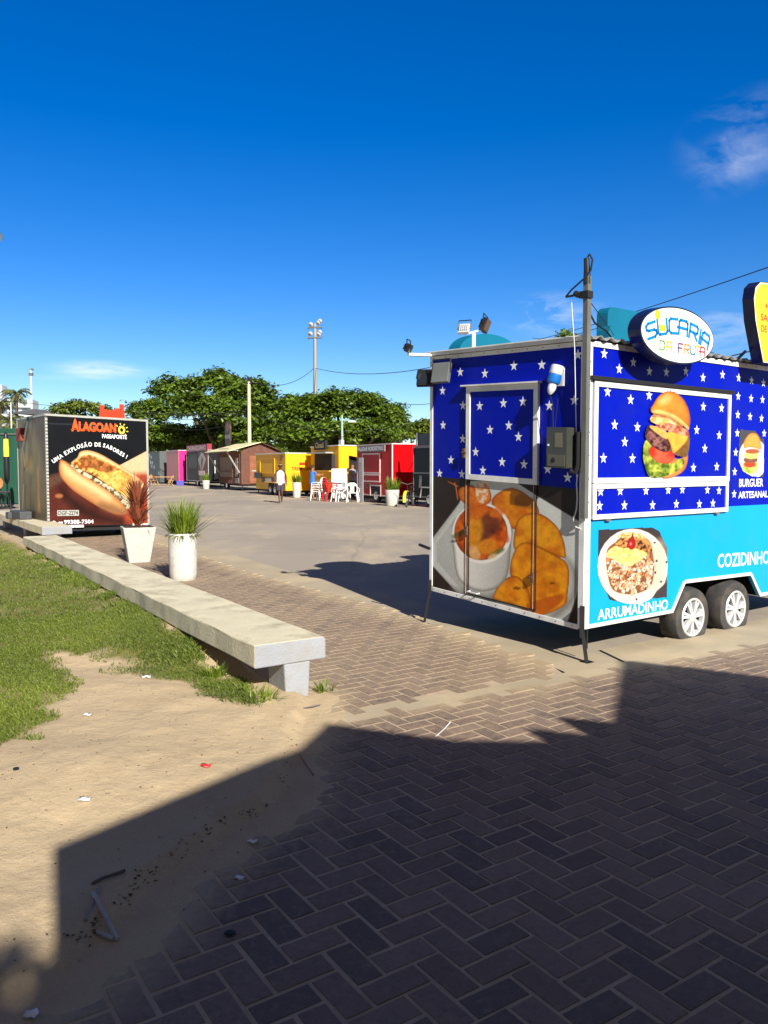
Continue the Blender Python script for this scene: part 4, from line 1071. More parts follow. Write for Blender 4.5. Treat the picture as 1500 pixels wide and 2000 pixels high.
for a, b in ((2.2, 2.16), (2.8, 2.8)):
    m = MB(); m.tube([T(a, -.02, THT + .02), T(b, -.138, THT + .10)], .014, 6); m.build('sign_bracket', M_dkmetal, tr)
# ------------------------------------------------------------------ the black sandwich trailer at the left
bt = empty('food_trailer', (-7.26, 17.0, 0), R(38.7), 'black snack trailer with a big stuffed roll printed on its end', 'food trailer', 'food trailers around the plaza')
BZ0, BZ1, BW, BL = .30, 2.73, 2.25, 2.32
def B(x, y, z): return (x, y, z - .022 * x)
def BF(x, z, d=0.): return B(x, -d, z)
def BS(y, z, d=0.): return B(-d, y, z)
M_blackv = mat('black_vinyl_wrap', (17, 19, 23), .35, var=.1, coat=.1)
m = MB(); m.box((0, 0, BZ0), (BW, BL, BZ1), 0, B); m.build('body', M_blackv, bt)
Hb = homog([(0, BZ0), (BW, BZ0), (BW, BZ1), (0, BZ1)], [(325, 1175), (1032, 1160), (1032, 432), (325, 395)])
def p_roll(X, Y):
    p = Paint(X, Y, rgb(19, 21, 26))
    p.C = p.C * (.75 + .5 * fbm(X * .006, Y * .006, 4)[..., None])
    p.shape([(820, 752), (1045, 635), (1045, 905), (900, 900)], rgb(226, 188, 146), soft=4, smooth=False, noise=.05)
    p.shape([(940, 800), (1045, 795), (1045, 1200), (700, 1200), (800, 1000)], rgb(164, 66, 36), soft=40, smooth=False, noise=.25, nsc=.02)
    p.shape([(310, 840), (430, 800), (520, 900), (700, 1040), (860, 1100), (860, 1220), (310, 1220)], rgb(84, 36, 26), soft=40, smooth=False, noise=.5, nsc=.008)
    p.shape([(310, 830), (430, 800), (440, 850), (310, 930)], rgb(90, 62, 48), soft=30, smooth=False, noise=.3)
    p.shape([(420, 900), (640, 1060), (860, 1130), (860, 1160), (600, 1110), (440, 980)], rgb(36, 18, 16), soft=50, amount=.8)
    p.ell(405, 958, 26, 14, rgb(168, 100, 60), soft=14)
    # roll: back half, filling, front half
    p.shape([(500, 740), (540, 690), (560, 652), (620, 643), (700, 668), (800, 725), (900, 785), (985, 850), (1010, 910), (985, 960), (880, 860), (700, 760)], rgb(238, 206, 152), soft=4, edge=rgb(196, 140, 84), edge_w=22, noise=.08, nsc=.02)
    p.shape([(505, 735), (560, 690), (610, 672), (700, 700), (830, 765), (930, 830), (985, 890), (975, 960), (930, 1000), (850, 950), (740, 870), (620, 800), (530, 765)], rgb(236, 186, 92), soft=5, col2=rgb(150, 74, 30), nsc=.045, seed=3, noise=.35, lo=.42, hi=.62)
    p.shape([(540, 715), (610, 680), (720, 720), (800, 765), (760, 800), (650, 770)], rgb(172, 96, 48), soft=10, col2=rgb(110, 50, 24), nsc=.07, seed=5, amount=.8, lo=.4, hi=.6)
    p.shape([(700, 830), (830, 780), (940, 850), (980, 930), (930, 990), (820, 930)], rgb(246, 206, 112), soft=12, col2=rgb(226, 160, 64), nsc=.06, seed=8, amount=.75)
    p.shape([(480, 730), (530, 760), (640, 820), (760, 890), (880, 970), (920, 1010), (870, 1050), (780, 990), (660, 900), (560, 820)], rgb(216, 204, 170), soft=5, col2=rgb(84, 72, 48), nsc=.06, seed=7, noise=.3, lo=.42, hi=.6)
    p.shape([(412, 735), (425, 708), (470, 728), (540, 792), (640, 850), (760, 930), (840, 1000), (880, 1060), (870, 1085), (800, 1085), (700, 1045), (600, 985), (500, 915), (430, 840), (410, 785)], rgb(226, 168, 104), soft=4, noise=.08, nsc=.02, grad=(560, 800, 1.12, 500, 950, .62), edge=rgb(166, 96, 48), edge_w=36)
    p.shape([(440, 745), (520, 800), (640, 875), (760, 955), (740, 985), (600, 900), (470, 815)], rgb(246, 206, 150), soft=40, amount=.75)
    p.shape([(700, 1000), (830, 1040), (868, 1080), (800, 1082), (690, 1040)], rgb(120, 84, 56), soft=40, amount=.7)
    p.C = p.C * .78
    p.shape([(345, 455), (880, 470), (880, 478), (345, 463)], rgb(40, 46, 54), soft=3, smooth=False)
    return p, None
print_panel('stuffed_roll_picture', .03, BW - .03, BZ0 + .02, BZ1 - .03, 170, 180, Hb, lambda a, b: np.stack([a, np.full(a.shape, -.004), b - .022 * a], 1), p_roll, M_print, bt)
def p_side(X, Y):
    p = Paint(X, Y, rgb(96, 80, 58))
    n1 = fbm(X * 4.5 + 3, Y * .9, 5, 4)[..., None]; n2 = fbm(X * 9, Y * 1.6 + 4, 6, 4)[..., None]
    p.C = rgb(70, 55, 42) * (1 - n1) + rgb(150, 132, 92) * n1
    p.C = p.C * (.35 + .8 * n2)
    p.shape([(.0, 1.4), (1.2, 2.9), (0, 2.9)], rgb(74, 46, 34), soft=.3, smooth=False, amount=.8)
    p.shape([(0, .2), (2.4, .2), (2.4, .7), (0, .6)], rgb(74, 66, 56), soft=.3, smooth=False, amount=.7)
    p.shape([(.55, .6), (.75, .6), (.72, 1.6), (.6, 1.6)], rgb(176, 122, 70), soft=.1, smooth=False, amount=.8, noise=.3, nsc=3)
    p.shape([(1.1, 1.5), (1.9, 1.6), (2.0, 1.9), (1.2, 1.8)], rgb(160, 130, 60), soft=.2, amount=.6)
    return p, None
print_panel('side_picture', .03, BL - .03, BZ0 + .02, BZ1 - .03, 70, 80, np.eye(3), lambda a, b: np.stack([np.full(a.shape, -.004), a, b], 1), p_side, M_print, bt)
m = MB()
M_white2 = mat('silver_edge_trim', (178, 178, 170), .4, metal=.2, var=.1)
m.box((.0, -.012, BZ1 - .03), (BW + .015, .02, BZ1 + .015), 0, B); m.box((-.012, .022, BZ1 - .03), (.02, BL, BZ1 + .015), 0, B)
m.box((BW - .03, -.012, BZ0), (BW + .015, .02, BZ1 - .032), 0, B); m.box((-.012, BL - .02, BZ0), (.01, BL + .01, BZ1 - .03), 0, B)
m.build('edge_trim', M_white2, bt)
m = MB()
k_ = int((BZ1 - .04 - BZ0) / .036)
for k in range(k_):
    z = BZ0 + k * .036
    m.box((-.014, -.014, z), (.032, -.005, z + .036), k % 2, B); m.box((-.014, -.0045, z), (-.005, .032, z + .036), (k + 1) % 2, B)
m.build('checker_trim', [mat('checker_white', (186, 184, 176), .4), mat('checker_grey', (112, 110, 104), .4)], bt)
m = MB(); fn = lambda x, y: BF(x, y, .008)
def mp(zx, zy):      # zoomed picture place to panel place
    return (zx - 325) / 707 * BW, BZ1 - (zy - 395 - 37 * (zx - 325) / 707) / (780 - 37 * (zx - 325) / 707 * 1.2) * (BZ1 - BZ0)
x0, y0 = mp(492, 505)
m.text('A', fn, x0, y0, .245, .17, 'l', 0, .05)
m.text('LAGOAN', fn, x0 + .16, y0 + .01, .185, .83, 'l', 0, .05)
for q in (0, 1):
    m.box((x0 - .01, -.0085, y0 + .015 + q * 0), (x0 + .98, -.0075, y0 + .03), 0, B)
xo, yo_ = mp(842, 500)
for k in range(20):
    a, b = 2 * PI * k / 20, 2 * PI * (k + 1) / 20
    q = [(xo + r_ * .85 * math.cos(t_), yo_ + r_ * math.sin(t_)) for r_, t_ in ((.045, a), (.095, a), (.095, b), (.045, b))]
    m.poly([BF(x, y, .008) for x, y in q], 1)
for k in range(6):
    a = R(-50 + 38 * k)
    d = Vector((math.cos(a), math.sin(a))); nn = Vector((-d.y, d.x)) * .010
    q = [Vector((xo, yo_)) + d * .115 - nn, Vector((xo, yo_)) + d * .155 - nn, Vector((xo, yo_)) + d * .155 + nn, Vector((xo, yo_)) + d * .115 + nn]
    m.poly([BF(v.x, v.y, .008) for v in q], 1)
x1, y1 = mp(702, 556)
m.text('PASSAPORTE', fn, x1, y1, .085, .56, 'l', 2, .03)
# arched slogan, letter by letter along the curve read off the wall
arc = [(360, 722), (460, 655), (540, 615), (620, 600), (700, 603), (760, 622), (820, 655), (880, 690)]
arc = np.array([mp(x, y) for x, y in arc])
slog = 'UMA EXPLOSÃO DE SABORES !'
wid_ = []
for ch in slog:
    if ch == ' ': wid_.append(.045); continue
    vv, _f = text_geo(ch, .03); wid_.append((vv[:, 0].max() - vv[:, 0].min()) / .7 * .088 + .014)
seg = np.hypot(*np.diff(arc, axis=0).T); cum = np.concatenate([[0], np.cumsum(seg)])
kk_ = cum[-1] / sum(wid_); pos = 0
for ch, w0 in zip(slog, wid_):
    c = (pos + w0 * kk_ / 2); pos += w0 * kk_
    if ch == ' ': continue
    px_ = np.interp(c, cum, arc[:, 0]); py_ = np.interp(c, cum, arc[:, 1])
    qx = np.interp(c + .05, cum, arc[:, 0]) - np.interp(c - .05, cum, arc[:, 0]); qy = np.interp(c + .05, cum, arc[:, 1]) - np.interp(c - .05, cum, arc[:, 1])
    an = math.atan2(qy, qx); ca_, sa_ = math.cos(an), math.sin(an)
    vv, ff = text_geo(ch, .03); k = .088 / .7
    m.add([BF(px_ + ((v[0] - (vv[:, 0].max() + vv[:, 0].min()) / 2) * ca_ - (v[1] - .35) * sa_) * k * kk_ * .95, py_ + ((v[0] - (vv[:, 0].max() + vv[:, 0].min()) / 2) * sa_ + (v[1] - .35) * ca_) * k, .008) for v in vv], ff, 2)
m.text('99', fn, .215, .365, .05, .09, 'l', 2, .02); m.text('99388-7504', fn, .33, .362, .085, .64, 'l', 2, .02)
m.prism(ovalp(.12, .39, .045, .045, 16), lambda x, y, d: BF(x, y, d), .0075, .008, 2); m.prism(ovalp(.12, .39, .033, .033, 16), lambda x, y, d: BF(x, y, d), .0085, .009, 3)
m.build('lettering', [mat('orange_vinyl', (232, 92, 34), .4, var=.06), mat('sun_yellow_vinyl', (252, 222, 80), .4, var=.04), M_starw, M_blackv], bt)
xp, yp = mp(385, 1098)
m = MB(); m.box((xp, -.018, yp), (xp + .46, -.008, yp + .125), 0, B)
m.text('DGF-2274', lambda x, y: BF(x, y, .0195), xp + .02, yp + .022, .085, .42, 'l', 1, .015)
m.build('number_plate', [mat('grey_plate', (172, 172, 164), .4), M_black], bt)
m = MB(); m.box((.02, -.02, BZ0 - .02), (.55, -.006, BZ0 + .035), 0, B); m.box((.56, -.02, BZ0 - .02), (.75, -.006, BZ0 + .035), 0, B); m.box((1.85, -.02, BZ0 - .02), (2.22, -.006, BZ0 + .035), 0, B); m.build('reflector_strip', M_starw, bt)
m = MB(); m.box((.05, .05, BZ0 - .1), (BW - .05, BL - .05, BZ0 - .002), 0, B); m.build('chassis', M_under, bt)
for y in (.62, 1.35):
    for x in (.10, 1.95):
        m = MB(); m.lathe([(.0, -.08), (.24, -.08), (.27, -.05), (.27, .05), (.24, .08), (0, .08)], 24, lambda a, b, c, x=x, y=y: (x + .1 + c, y + a, .27 + b)); m.build('wheel', M_tyre, bt, smooth=True)
m = MB(); m.box((-.32, 1.0, .42), (-.06, 1.9, .60), 0); m.box((-.4, 1.7, .40), (-.30, 1.95, .56), 0); m.build('tool_box', mat('dark_grey_box', (70, 72, 76), .6, var=.2), bt, bevel=.02)
# stay rod, red box and drooping black cap on the roof corner
m = MB(); m.tube([BS(1.15, 2.72, .05), BS(1.5, 2.0, .10), BS(1.62, 1.6, .03)], .022, 6); m.tube([BS(1.9, .5, .04), BS(1.75, 1.2, .03)], .012, 6); m.build('prop_rod', M_grey, bt)
m = MB(); m.prism([(1.75, 2.2), (2.15, 2.2), (2.15, 2.5), (1.75, 2.5)], BS, .006, .08); m.build('wall_box', mat('rust_red_box', (140, 54, 30), .6, var=.2), bt, bevel=.01)
m = MB()
cap = [(-.42, 1.3, 2.84), (-.25, 1.15, 2.88), (.1, 1.0, 2.97), (.45, .9, 2.92), (.62, .7, 2.78), (.2, .5, 2.80), (-.2, .9, 2.78)]
m.hexa([(-.38, 1.25, 2.79), (.0, .8, 2.76), (.5, .9, 2.75), (.2, 1.4, 2.77), (-.36, 1.22, 2.82), (.0, .95, 2.90), (.30, 1.0, 2.89), (.1, 1.3, 2.87)]); m.tube([(-.33, 1.22, 2.80), (-.22, 1.22, 2.72), (-.16, 1.2, 2.60)], .02, 6)
m.build('roof_tarp', mat('dark_grey_tarp', (74, 76, 82), .8, var=.2), bt, bevel=.02)
m = MB(); fx = lambda x, y, d: B(x, .35 + d, y)
for k, (x, h) in enumerate([(1.30, .30), (1.36, .22), (1.46, .2), (1.56, .22), (1.66, .26), (1.76, .36)]):
    m.prism([(x, BZ1 + .03), (x + .085, BZ1 + .03), (x + .085, BZ1 + h), (x, BZ1 + h)], fx, .0, .06)
m.box((1.28, .36, BZ1 + .02), (1.86, .39, BZ1 + .14), 0, B); m.build('roof_sign', mat('orange_red_sign', (218, 62, 30), .4, var=.15), bt)

# ------------------------------------------------------------------ potted plants by the bench
M_pot = mat('white_painted_cement', (190, 189, 180), .8, var=.08, scale=5, bump=.3, bscale=40, dirt=(130, 126, 112), dirt_amt=.35, dscale=7)
M_reed = leaf_mat('strap_leaf_green', (52, 80, 14), (150, 172, 52), .45, .3, 3)
M_red = leaf_mat('red_strap_leaf', (104, 44, 36), (188, 112, 78), .45, .25, 4)
M_soil = mat('potting_soil', (62, 48, 36), .95, var=.3, scale=20)
def blades(name, mat_, parent, n_, base_r, base_z, length, spread, width, droop, seed, trail=0):
    r_ = np.random.default_rng(seed); VV_, sh = [], []; FF_ = []
    for i in range(n_ + trail):
        a = r_.uniform(0, 2 * PI); rr_ = base_r * math.sqrt(r_.random())
        L_ = length * r_.uniform(.55, 1.1); tilt = abs(r_.normal(0, spread)); w_ = width * r_.uniform(.7, 1.2)
        x, y, z = rr_ * math.cos(a), rr_ * math.sin(a), base_z
        if i >= n_:
            tilt = 1.3; L_ = length * r_.uniform(.3, .6); x, y = base_r * math.cos(a), base_r * math.sin(a)
        az_ = a + r_.normal(0, .6); dr = droop * r_.uniform(.4, 1.5) if i < n_ else 2.0
        b_ = len(VV_); ns = 5
        for k in range(ns + 1):
            wk = w_ * (1 - (k / ns) ** 2.2) + .0006
            VV_ += [(x - math.sin(az_) * wk, y + math.cos(az_) * wk, z), (x + math.sin(az_) * wk, y - math.cos(az_) * wk, z)]
            th = tilt + dr * (k / ns) ** 1.5
            st = L_ / ns
            x += math.sin(th) * math.cos(az_) * st; y += math.sin(th) * math.sin(az_) * st; z += math.cos(th) * st
        s_ = r_.random()
        for k in range(ns):
            FF_.append((b_ + 2 * k, b_ + 2 * k + 1, b_ + 2 * k + 3, b_ + 2 * k + 2)); sh.append(min(1, s_ * .8 + .2 * k / ns))
    return np_mesh(name, VV_, FF_, mat_, parent, smooth=True, attrs=[('shade', 'FACE', 'FLOAT', sh)])
q1 = empty('potted_plant', (-4.13, 13.2, 0), R(24), 'tapered square white planter holding a spiky red plant', 'potted plant', 'potted plants around the plaza')
m = MB(); a, b, h = .165, .265, .60
m.hexa([(-a, -a, 0), (a, -a, 0), (a, a, 0), (-a, a, 0), (-b, -b, h), (b, -b, h), (b, b, h), (-b, b, h)]); m.build('pot', M_pot, q1, bevel=.012)
m = MB(); m.box((-.23, -.23, h), (.23, .23, h + .006)); m.build('soil', M_soil, q1)
m = MB(); m.tube([(0, 0, h), (.02, .0, h + .2), (-.02, .02, h + .42)], [.022, .018, .014], 7); m.tube([(0, 0, h), (-.05, .04, h + .15), (-.06, .05, h + .3)], .012, 6); m.build('stem', mat('pale_brown_stem', (120, 74, 58), .7, var=.2), q1)
r_ = np.random.default_rng(3)
l1 = blades('foliage', M_red, q1, 190, .03, h + .30, .60, .50, .015, .55, 3)
blades('lower_leaves', M_red, q1, 120, .04, h + .02, .50, .5, .012, .8, 4)
blades('hanging_leaves', M_red, q1, 26, .15, h + .0, .30, 1.1, .005, 1.2, 5)
q2 = empty('potted_plant', (-2.83, 11.05, 0), 0, 'tall round white planter with bushy green blade leaves', 'potted plant', 'potted plants around the plaza')
m = MB(); m.lathe([(0, 0), (.16, .0), (.178, .02), (.19, .10), (.197, .35), (.196, .62), (.192, .66), (.184, .672), (.17, .66), (.168, .62)], 40)
m.build('pot', mat('chipped_white_cement', (200, 198, 190), .75, var=.06, scale=5, bump=.25, bscale=40, dirt=(110, 106, 96), dirt_amt=.4, dscale=11), q2, smooth=True)
m = MB(); m.lathe([(0, .63), (.17, .63)], 24); m.build('soil', M_soil, q2)
blades('foliage', M_reed, q2, 330, .15, .62, .56, .50, .0085, .55, 7)
blades('trailing_leaves', leaf_mat('trailing_leaf', (74, 84, 34), (176, 176, 96), .6, .3, 3), q2, 40, .17, .64, .30, 1.1, .006, 1.9, 8, trail=90)
def round_pot(x, y, h, r1, label, seed):
    q = empty('potted_plant', (x, y, 0), 0, label, 'potted plant', 'potted plants around the plaza')
    m = MB(); m.lathe([(0, 0), (r1 * .78, .0), (r1 * .8, .02), (r1, h - .02), (r1 * .98, h), (r1 * .9, h), (r1 * .88, h - .05)], 28); m.build('pot', M_pot, q, smooth=True)
    blades('foliage', M_reed, q, 150, r1 * .8, h - .05, .62, .4, .016, .35, seed)
round_pot(.34, 32.6, .66, .30, 'white round planter with green reeds in front of the red trailer', 21)
round_pot(-4.57, 41.3, .80, .24, 'slim white planter in front of the yellow trailer end', 22)
round_pot(-12.9, 57.2, .64, .27, 'small white planter far away in front of the dark trailer', 23)
# ------------------------------------------------------------------ the row of trailers across the plaza
ROW = R(117)      # local x runs away along the long side, local -y is the depth of the trailer
def view(px, py, Y):      # a real point at distance Y, used to string far poles and wires at true size
    d = Vector(((px - 750) / F_PX, 0, 0)) + Vector((0, math.cos(PITCH), -math.sin(PITCH))) + (1000 - py) / F_PX * Vector((0, math.sin(PITCH), math.cos(PITCH)))
    return Vector((0, 0, CAM_H)) + d * (Y / d.y)
def Fl(L):     # long side seen from the plaza: a grows to the right
    return lambda a, b, d=0.: (L - a, d, b)
def Fs(a, b, d=0.): return (-d, -a, b)      # short end: a grows to the right
def row_trailer(x, y, L, Wd, zb, zt, wallm, label, trimm=None, endm=None, wheels=(), roof=True, cat='food trailer', open_end=None):
    r_ = empty('food_trailer', (x, y, 0), ROW, label, cat, 'food trailers around the plaza')
    m = MB(); f = Fl(L)
    m.prism([(0, zb), (L, zb), (L, zt), (0, zt)], f, -.05, 0)
    m.box((L - .05, -.051, zb), (L, -Wd, zt)); m.box((.05, -Wd, zb), (L - .051, -Wd + .05, zt)); m.box((.05, -.051, zb), (L - .051, -Wd + .051, zb + .05)); m.box((.05, -.051, zt - .05), (L - .051, -Wd + .051, zt))
    m.build('wall', wallm, r_)
    m = MB()
    if open_end is None:
        m.box((0, -.051, zb), (.05, -Wd, zt))
    else:
        a0, a1, h0, h1 = open_end      # doorway with a sloping awning flap
        m.box((0, -.051, zb), (.05, -a0, zt)); m.box((0, -a1, zb), (.05, -Wd, zt))
        m.prism([(a0, h0), (a1, h1), (a1, zt), (a0, zt)], Fs, -.05, 0)
    m.build('end_wall', endm or wallm, r_)
    if roof:
        m = MB(); m.box((-.04, .04, zt + .001), (L + .04, -Wd - .04, zt + .05)); m.build('roof', trimm or M_white, r_, bevel=.008)
    if trimm:
        m = MB(); t_ = .035
        m.box((-.02, -.03, zb), (.03, .018, zt)); m.box((.031, .001, zb), (L, .018, zb + .06)); m.box((L - .04, .001, zb + .061), (L, .018, zt)); m.box((-.018, -.031, zb), (-.001, -Wd, zb + .05)); m.box((-.018, -Wd, zb + .051), (-.001, -Wd + .05, zt))
        m.build('edge_trim', trimm, r_)
    m = MB(); m.box((.1, -.1, zb - .12), (L - .1, -Wd + .1, zb - .002)); m.build('chassis', M_under, r_)
    for wx in wheels:
        for wy in (.04, -Wd + .2):
            m = MB(); m.lathe([(.0, -.09), (.26, -.09), (.31, -.05), (.31, .05), (.27, .09), (.2, .10), (.19, .07), (0, .07)], 24, lambda a, b, c, wx=wx, wy=wy: (wx + a, wy - .12 + c, .31 + b)); o = m.build('wheel', M_black, r_, smooth=True)
            m = MB(); m.lathe([(0, .085), (.05, .09), (.12, .08), (.17, .10), (.185, .085)], 16, lambda a, b, c, wx=wx, wy=wy: (wx + a, wy - .12 + c, .31 + b)); m.build('rim', M_alu, o, smooth=True)
    for wx in (.15, L - .15):
        m = MB(); m.tube([(wx, -.1, zb), (wx, -.1, .0)], .03, 6); m.box((wx - .07, -.17, 0), (wx + .07, -.03, .015)); m.build('jack_leg', M_dkmetal, r_)
    return r_
def hatch_on(par, fn, a0, a1, b0, b1, fw, fm, pm, name='serving_hatch'):
    m = MB(); m.prism([(a0, b0), (a1, b0), (a1, b1), (a0, b1)], fn, .003, .02); o = m.build(name, pm, par)
    f = MB()
    for q in ([(a0, b0), (a1, b0), (a1, b0 + fw), (a0, b0 + fw)], [(a0, b1 - fw), (a1, b1 - fw), (a1, b1), (a0, b1)], [(a0, b0 + fw + .001), (a0 + fw, b0 + fw + .001), (a0 + fw, b1 - fw - .001), (a0, b1 - fw - .001)], [(a1 - fw, b0 + fw + .001), (a1, b0 + fw + .001), (a1, b1 - fw - .001), (a1 - fw, b1 - fw - .001)]):
        f.prism(q, fn, .004, .05)
    f.build('frame', fm, o); return o

# red trailer
M_redv = mat('red_gloss_wrap', (190, 3, 12), .4, var=.06, spec=.12)
M_pinkw = mat('pale_trim', (222, 200, 196), .4, var=.05)
rt = row_trailer(.35, 34.0, 3.54, 2.0, .30, 2.57, M_redv, 'glossy red snack trailer with white frames and a lettered sign along its top', M_pinkw, wheels=(1.55,))
f = Fl(3.54)
hatch_on(rt, f, .62, 2.45, 1.30, 2.22, .06, M_pinkw, M_redv)
hatch_on(rt, f, .62, 2.45, .92, 1.28, .06, M_pinkw, M_redv, 'counter_flap')
m = MB(); m.prism([(.25, 2.28), (3.0, 2.28), (3.0, 2.56), (.25, 2.56)], f, .03, .12, 0); m.text('PALADAR NORDESTINO', lambda a, b: f(a, b, .125), .30, 2.34, .17, 2.62, 'l', 1, .03); m.build('name_board', [mat('grey_sign_panel', (120, 104, 106), .5, var=.1), M_starw], rt)
m = MB(); m.text('O Padeiro', lambda a, b: f(a, b, .006), .95, .62, .24, 1.35, 'l', 0, .03, shear=.3); m.text('O Padeiro', lambda a, b: f(a, b, .008), .96, .615, .23, 1.33, 'l', 1, .0, shear=.3); m.build('lettering', [M_pinkw, M_black], rt)
m = MB(); m.prism([(1.45, .301), (2.45, .301), (2.45, .74), (1.45, .74)], f, .002, .006, 0)
for q in ([(1.40, .30), (1.46, .30), (1.46, .74), (1.40, .74)], [(2.44, .30), (2.50, .30), (2.50, .74), (2.44, .74)], [(1.40, .741), (2.50, .741), (2.50, .80), (1.40, .80)]): m.prism(q, f, .008, .03, 1)
m.build('wheel_arch', [M_under, M_pinkw], rt)
mb_ = empty('menu_board', (-1.05, 36.05, 0), R(-52), 'tall pale grey menu board leaning at the left end of the red trailer', 'menu board')
m = MB(); m.box((-.17, -.02, .0), (.17, .02, 2.02)); m.build('panel', mat('pale_grey_board', (150, 154, 156), .5, var=.06), mb_, bevel=.01)
m = MB()
for k in range(16): m.box((-.13, -.024, .25 + k * .1), (.04 + .08 * ((k * 7) % 3) / 3, -.0205, .28 + k * .1))
m.build('price_lines', mat('grey_print', (104, 108, 114), .6), mb_)

# yellow kiosk with the open hatch
M_yel = mat('yellow_gloss_wrap', (240, 178, 2), .45, var=.06, scale=1.5, spec=.12)
M_yel2 = mat('yellow_matt_paint', (242, 178, 6), .45, var=.06, scale=1.5)
ky = row_trailer(-2.26, 39.5, 3.75, 2.3, .30, 2.65, M_yel, 'tall yellow snack trailer with an open serving window and open end door', None, M_yel2, wheels=(1.8,), open_end=(.55, 2.1, 2.18, 1.9))
f = Fl(3.75)
m = MB(); m.prism([(.55, 1.42), (2.9, 1.42), (2.9, 2.28), (.55, 2.28)], f, .003, .01); op = m.build('window_opening', mat('interior_shade', (14, 13, 12), .8, var=.3), ky)  # near-black sheet over the wall stands for the shade inside
m = MB(); m.prism([(.5, 1.36), (3.2, 1.36), (3.2, 1.42), (.5, 1.42)], f, .011, .30, 0); m.prism([(.5, 2.29), (3.1, 2.29), (3.1, 2.36), (.5, 2.36)], f, .011, .45, 1); m.build('counter', [M_yel2, M_white2], op)
m = MB(); m.prism([(2.95, 1.42), (3.45, 1.45), (3.45, 2.2), (2.95, 2.25)], f, .02, .04); m.build('shutter', mat('grey_shutter', (112, 102, 92), .5, var=.2), ky)
m = MB(); m.prism([(.2, .86), (2.9, .86), (2.9, .93), (.2, .93)], f, .003, .04); m.build('rail', M_white2, ky)
m = MB(); m.prism([(.85, 2.50), (2.4, 2.50), (2.4, 2.98), (.85, 2.98)], f, .05, .16, 0); m.text('Canaã', lambda a, b: f(a, b, .165), 1.05, 2.60, .28, 1.15, 'l', 1, .02, shear=.2); m.build('name_board', [M_black, mat('gold_letters', (196, 160, 50), .4)], ky)
m = MB(); m.box((-.1, -.1, 2.71), (.25, -.25, 2.95)); m.tube([(.0, -.2, 2.9), (.0, -.2, 3.1), (-.25, -.1, 3.15)], .04, 6); m.build('roof_vent', M_white, ky, bevel=.02)
m = MB(); m.box((.30, -2.2, .36), (.34, -.1, 2.55)); m.build('shade_liner', MATS['interior_shade'], ky)  # black liner added behind the end opening so the inside reads as shaded
fr = empty('refrigerator', (-2.16, 38.1, 0), R(-25), 'white two door refrigerator beside the yellow trailer door', 'refrigerator')
m = MB(); m.box((-.28, -.26, .06), (.30, .30, 1.52)); m.build('cabinet', M_white, fr, bevel=.02)
m = MB(); m.box((-.27, -.30, .10), (.29, -.265, .78)); m.build('door', mat('white_enamel', (238, 238, 236), .3, var=.02), fr, bevel=.01)
m = MB(); m.box((-.27, -.30, .83), (.29, -.265, 1.50)); m.build('door', MATS['white_enamel'], fr, bevel=.01)
m = MB(); m.box((-.27, -.285, .782), (.29, -.262, .828)); m.build('door_seal', M_black, fr)
m = MB(); m.box((-.26, -.28, 0), (-.2, .26, .058)); m.box((.2, -.28, 0), (.26, .26, .058)); m.build('foot', M_black, fr)

# lower yellow trailer with the red mark
ty_ = row_trailer(-5.36, 43.0, 5.2, 2.3, .30, 2.33, M_yel, 'low yellow snack trailer with a small red mark on its sunlit end', None, M_yel2, wheels=(1.75, 2.55))
f = Fl(5.2)
hatch_on(ty_, f, .9, 3.5, 1.22, 2.10, .03, M_yel2, M_yel)
m = MB(); m.prism([(1.2, .70), (3.6, .70), (3.6, 1.0), (1.2, 1.0)], f, .004, .05, 0); m.prism([(1.9, .72), (2.9, .72), (2.9, .95), (1.9, .95)], f, .051, .06, 1); m.build('side_rail', [mat('dark_red_board', (88, 34, 28), .5, var=.3, scale=4), M_white2], ty_)
m = MB(); m.prism([(.4, .95), (1.1, .95), (1.1, 1.28), (.4, 1.28)], f, .01, .25); m.build('gas_box', M_dkmetal, ty_, bevel=.01)
m = MB(); m.prism([(2.3, .301), (3.9, .301), (3.9, .70), (2.3, .70)], f, .002, .006, 0); m.prism([(2.2, .705), (4.0, .705), (4.0, .75), (2.2, .75)], f, .07, .25, 1); m.build('wheel_arch', [M_under, M_yel2], ty_)
m = MB(); m.prism([(4.3, 1.95), (4.75, 1.95), (4.75, 2.25), (4.3, 2.25)], f, .004, .02); m.build('emblem', mat('brown_emblem', (150, 92, 34), .5, var=.3, scale=6), ty_)
m = MB(); m.text('TREM', lambda a, b: Fs(a, b, .004), .34, 1.42, .17, .62, 'l', 0, .03); m.build('lettering', mat('brown_letters', (120, 62, 10), .5), ty_)
m = MB(); m.text('BOM', lambda a, b: Fs(a, b, .004), 1.22, 1.42, .17, .5, 'l', 0, .03); m.build('lettering', MATS['brown_letters'], ty_)
m = MB(); m.text('do', lambda a, b: Fs(a, b, .004), 1.02, 1.42, .10, .14, 'l', 0, .02); m.build('lettering', MATS['brown_letters'], ty_)
m = MB(); m.prism([(.78, 1.70), (1.18, 1.70), (1.14, 1.84), (.82, 1.84)], Fs, .003, .006, 0); m.build('red_mark', mat('red_mark', (206, 30, 10), .5), ty_)

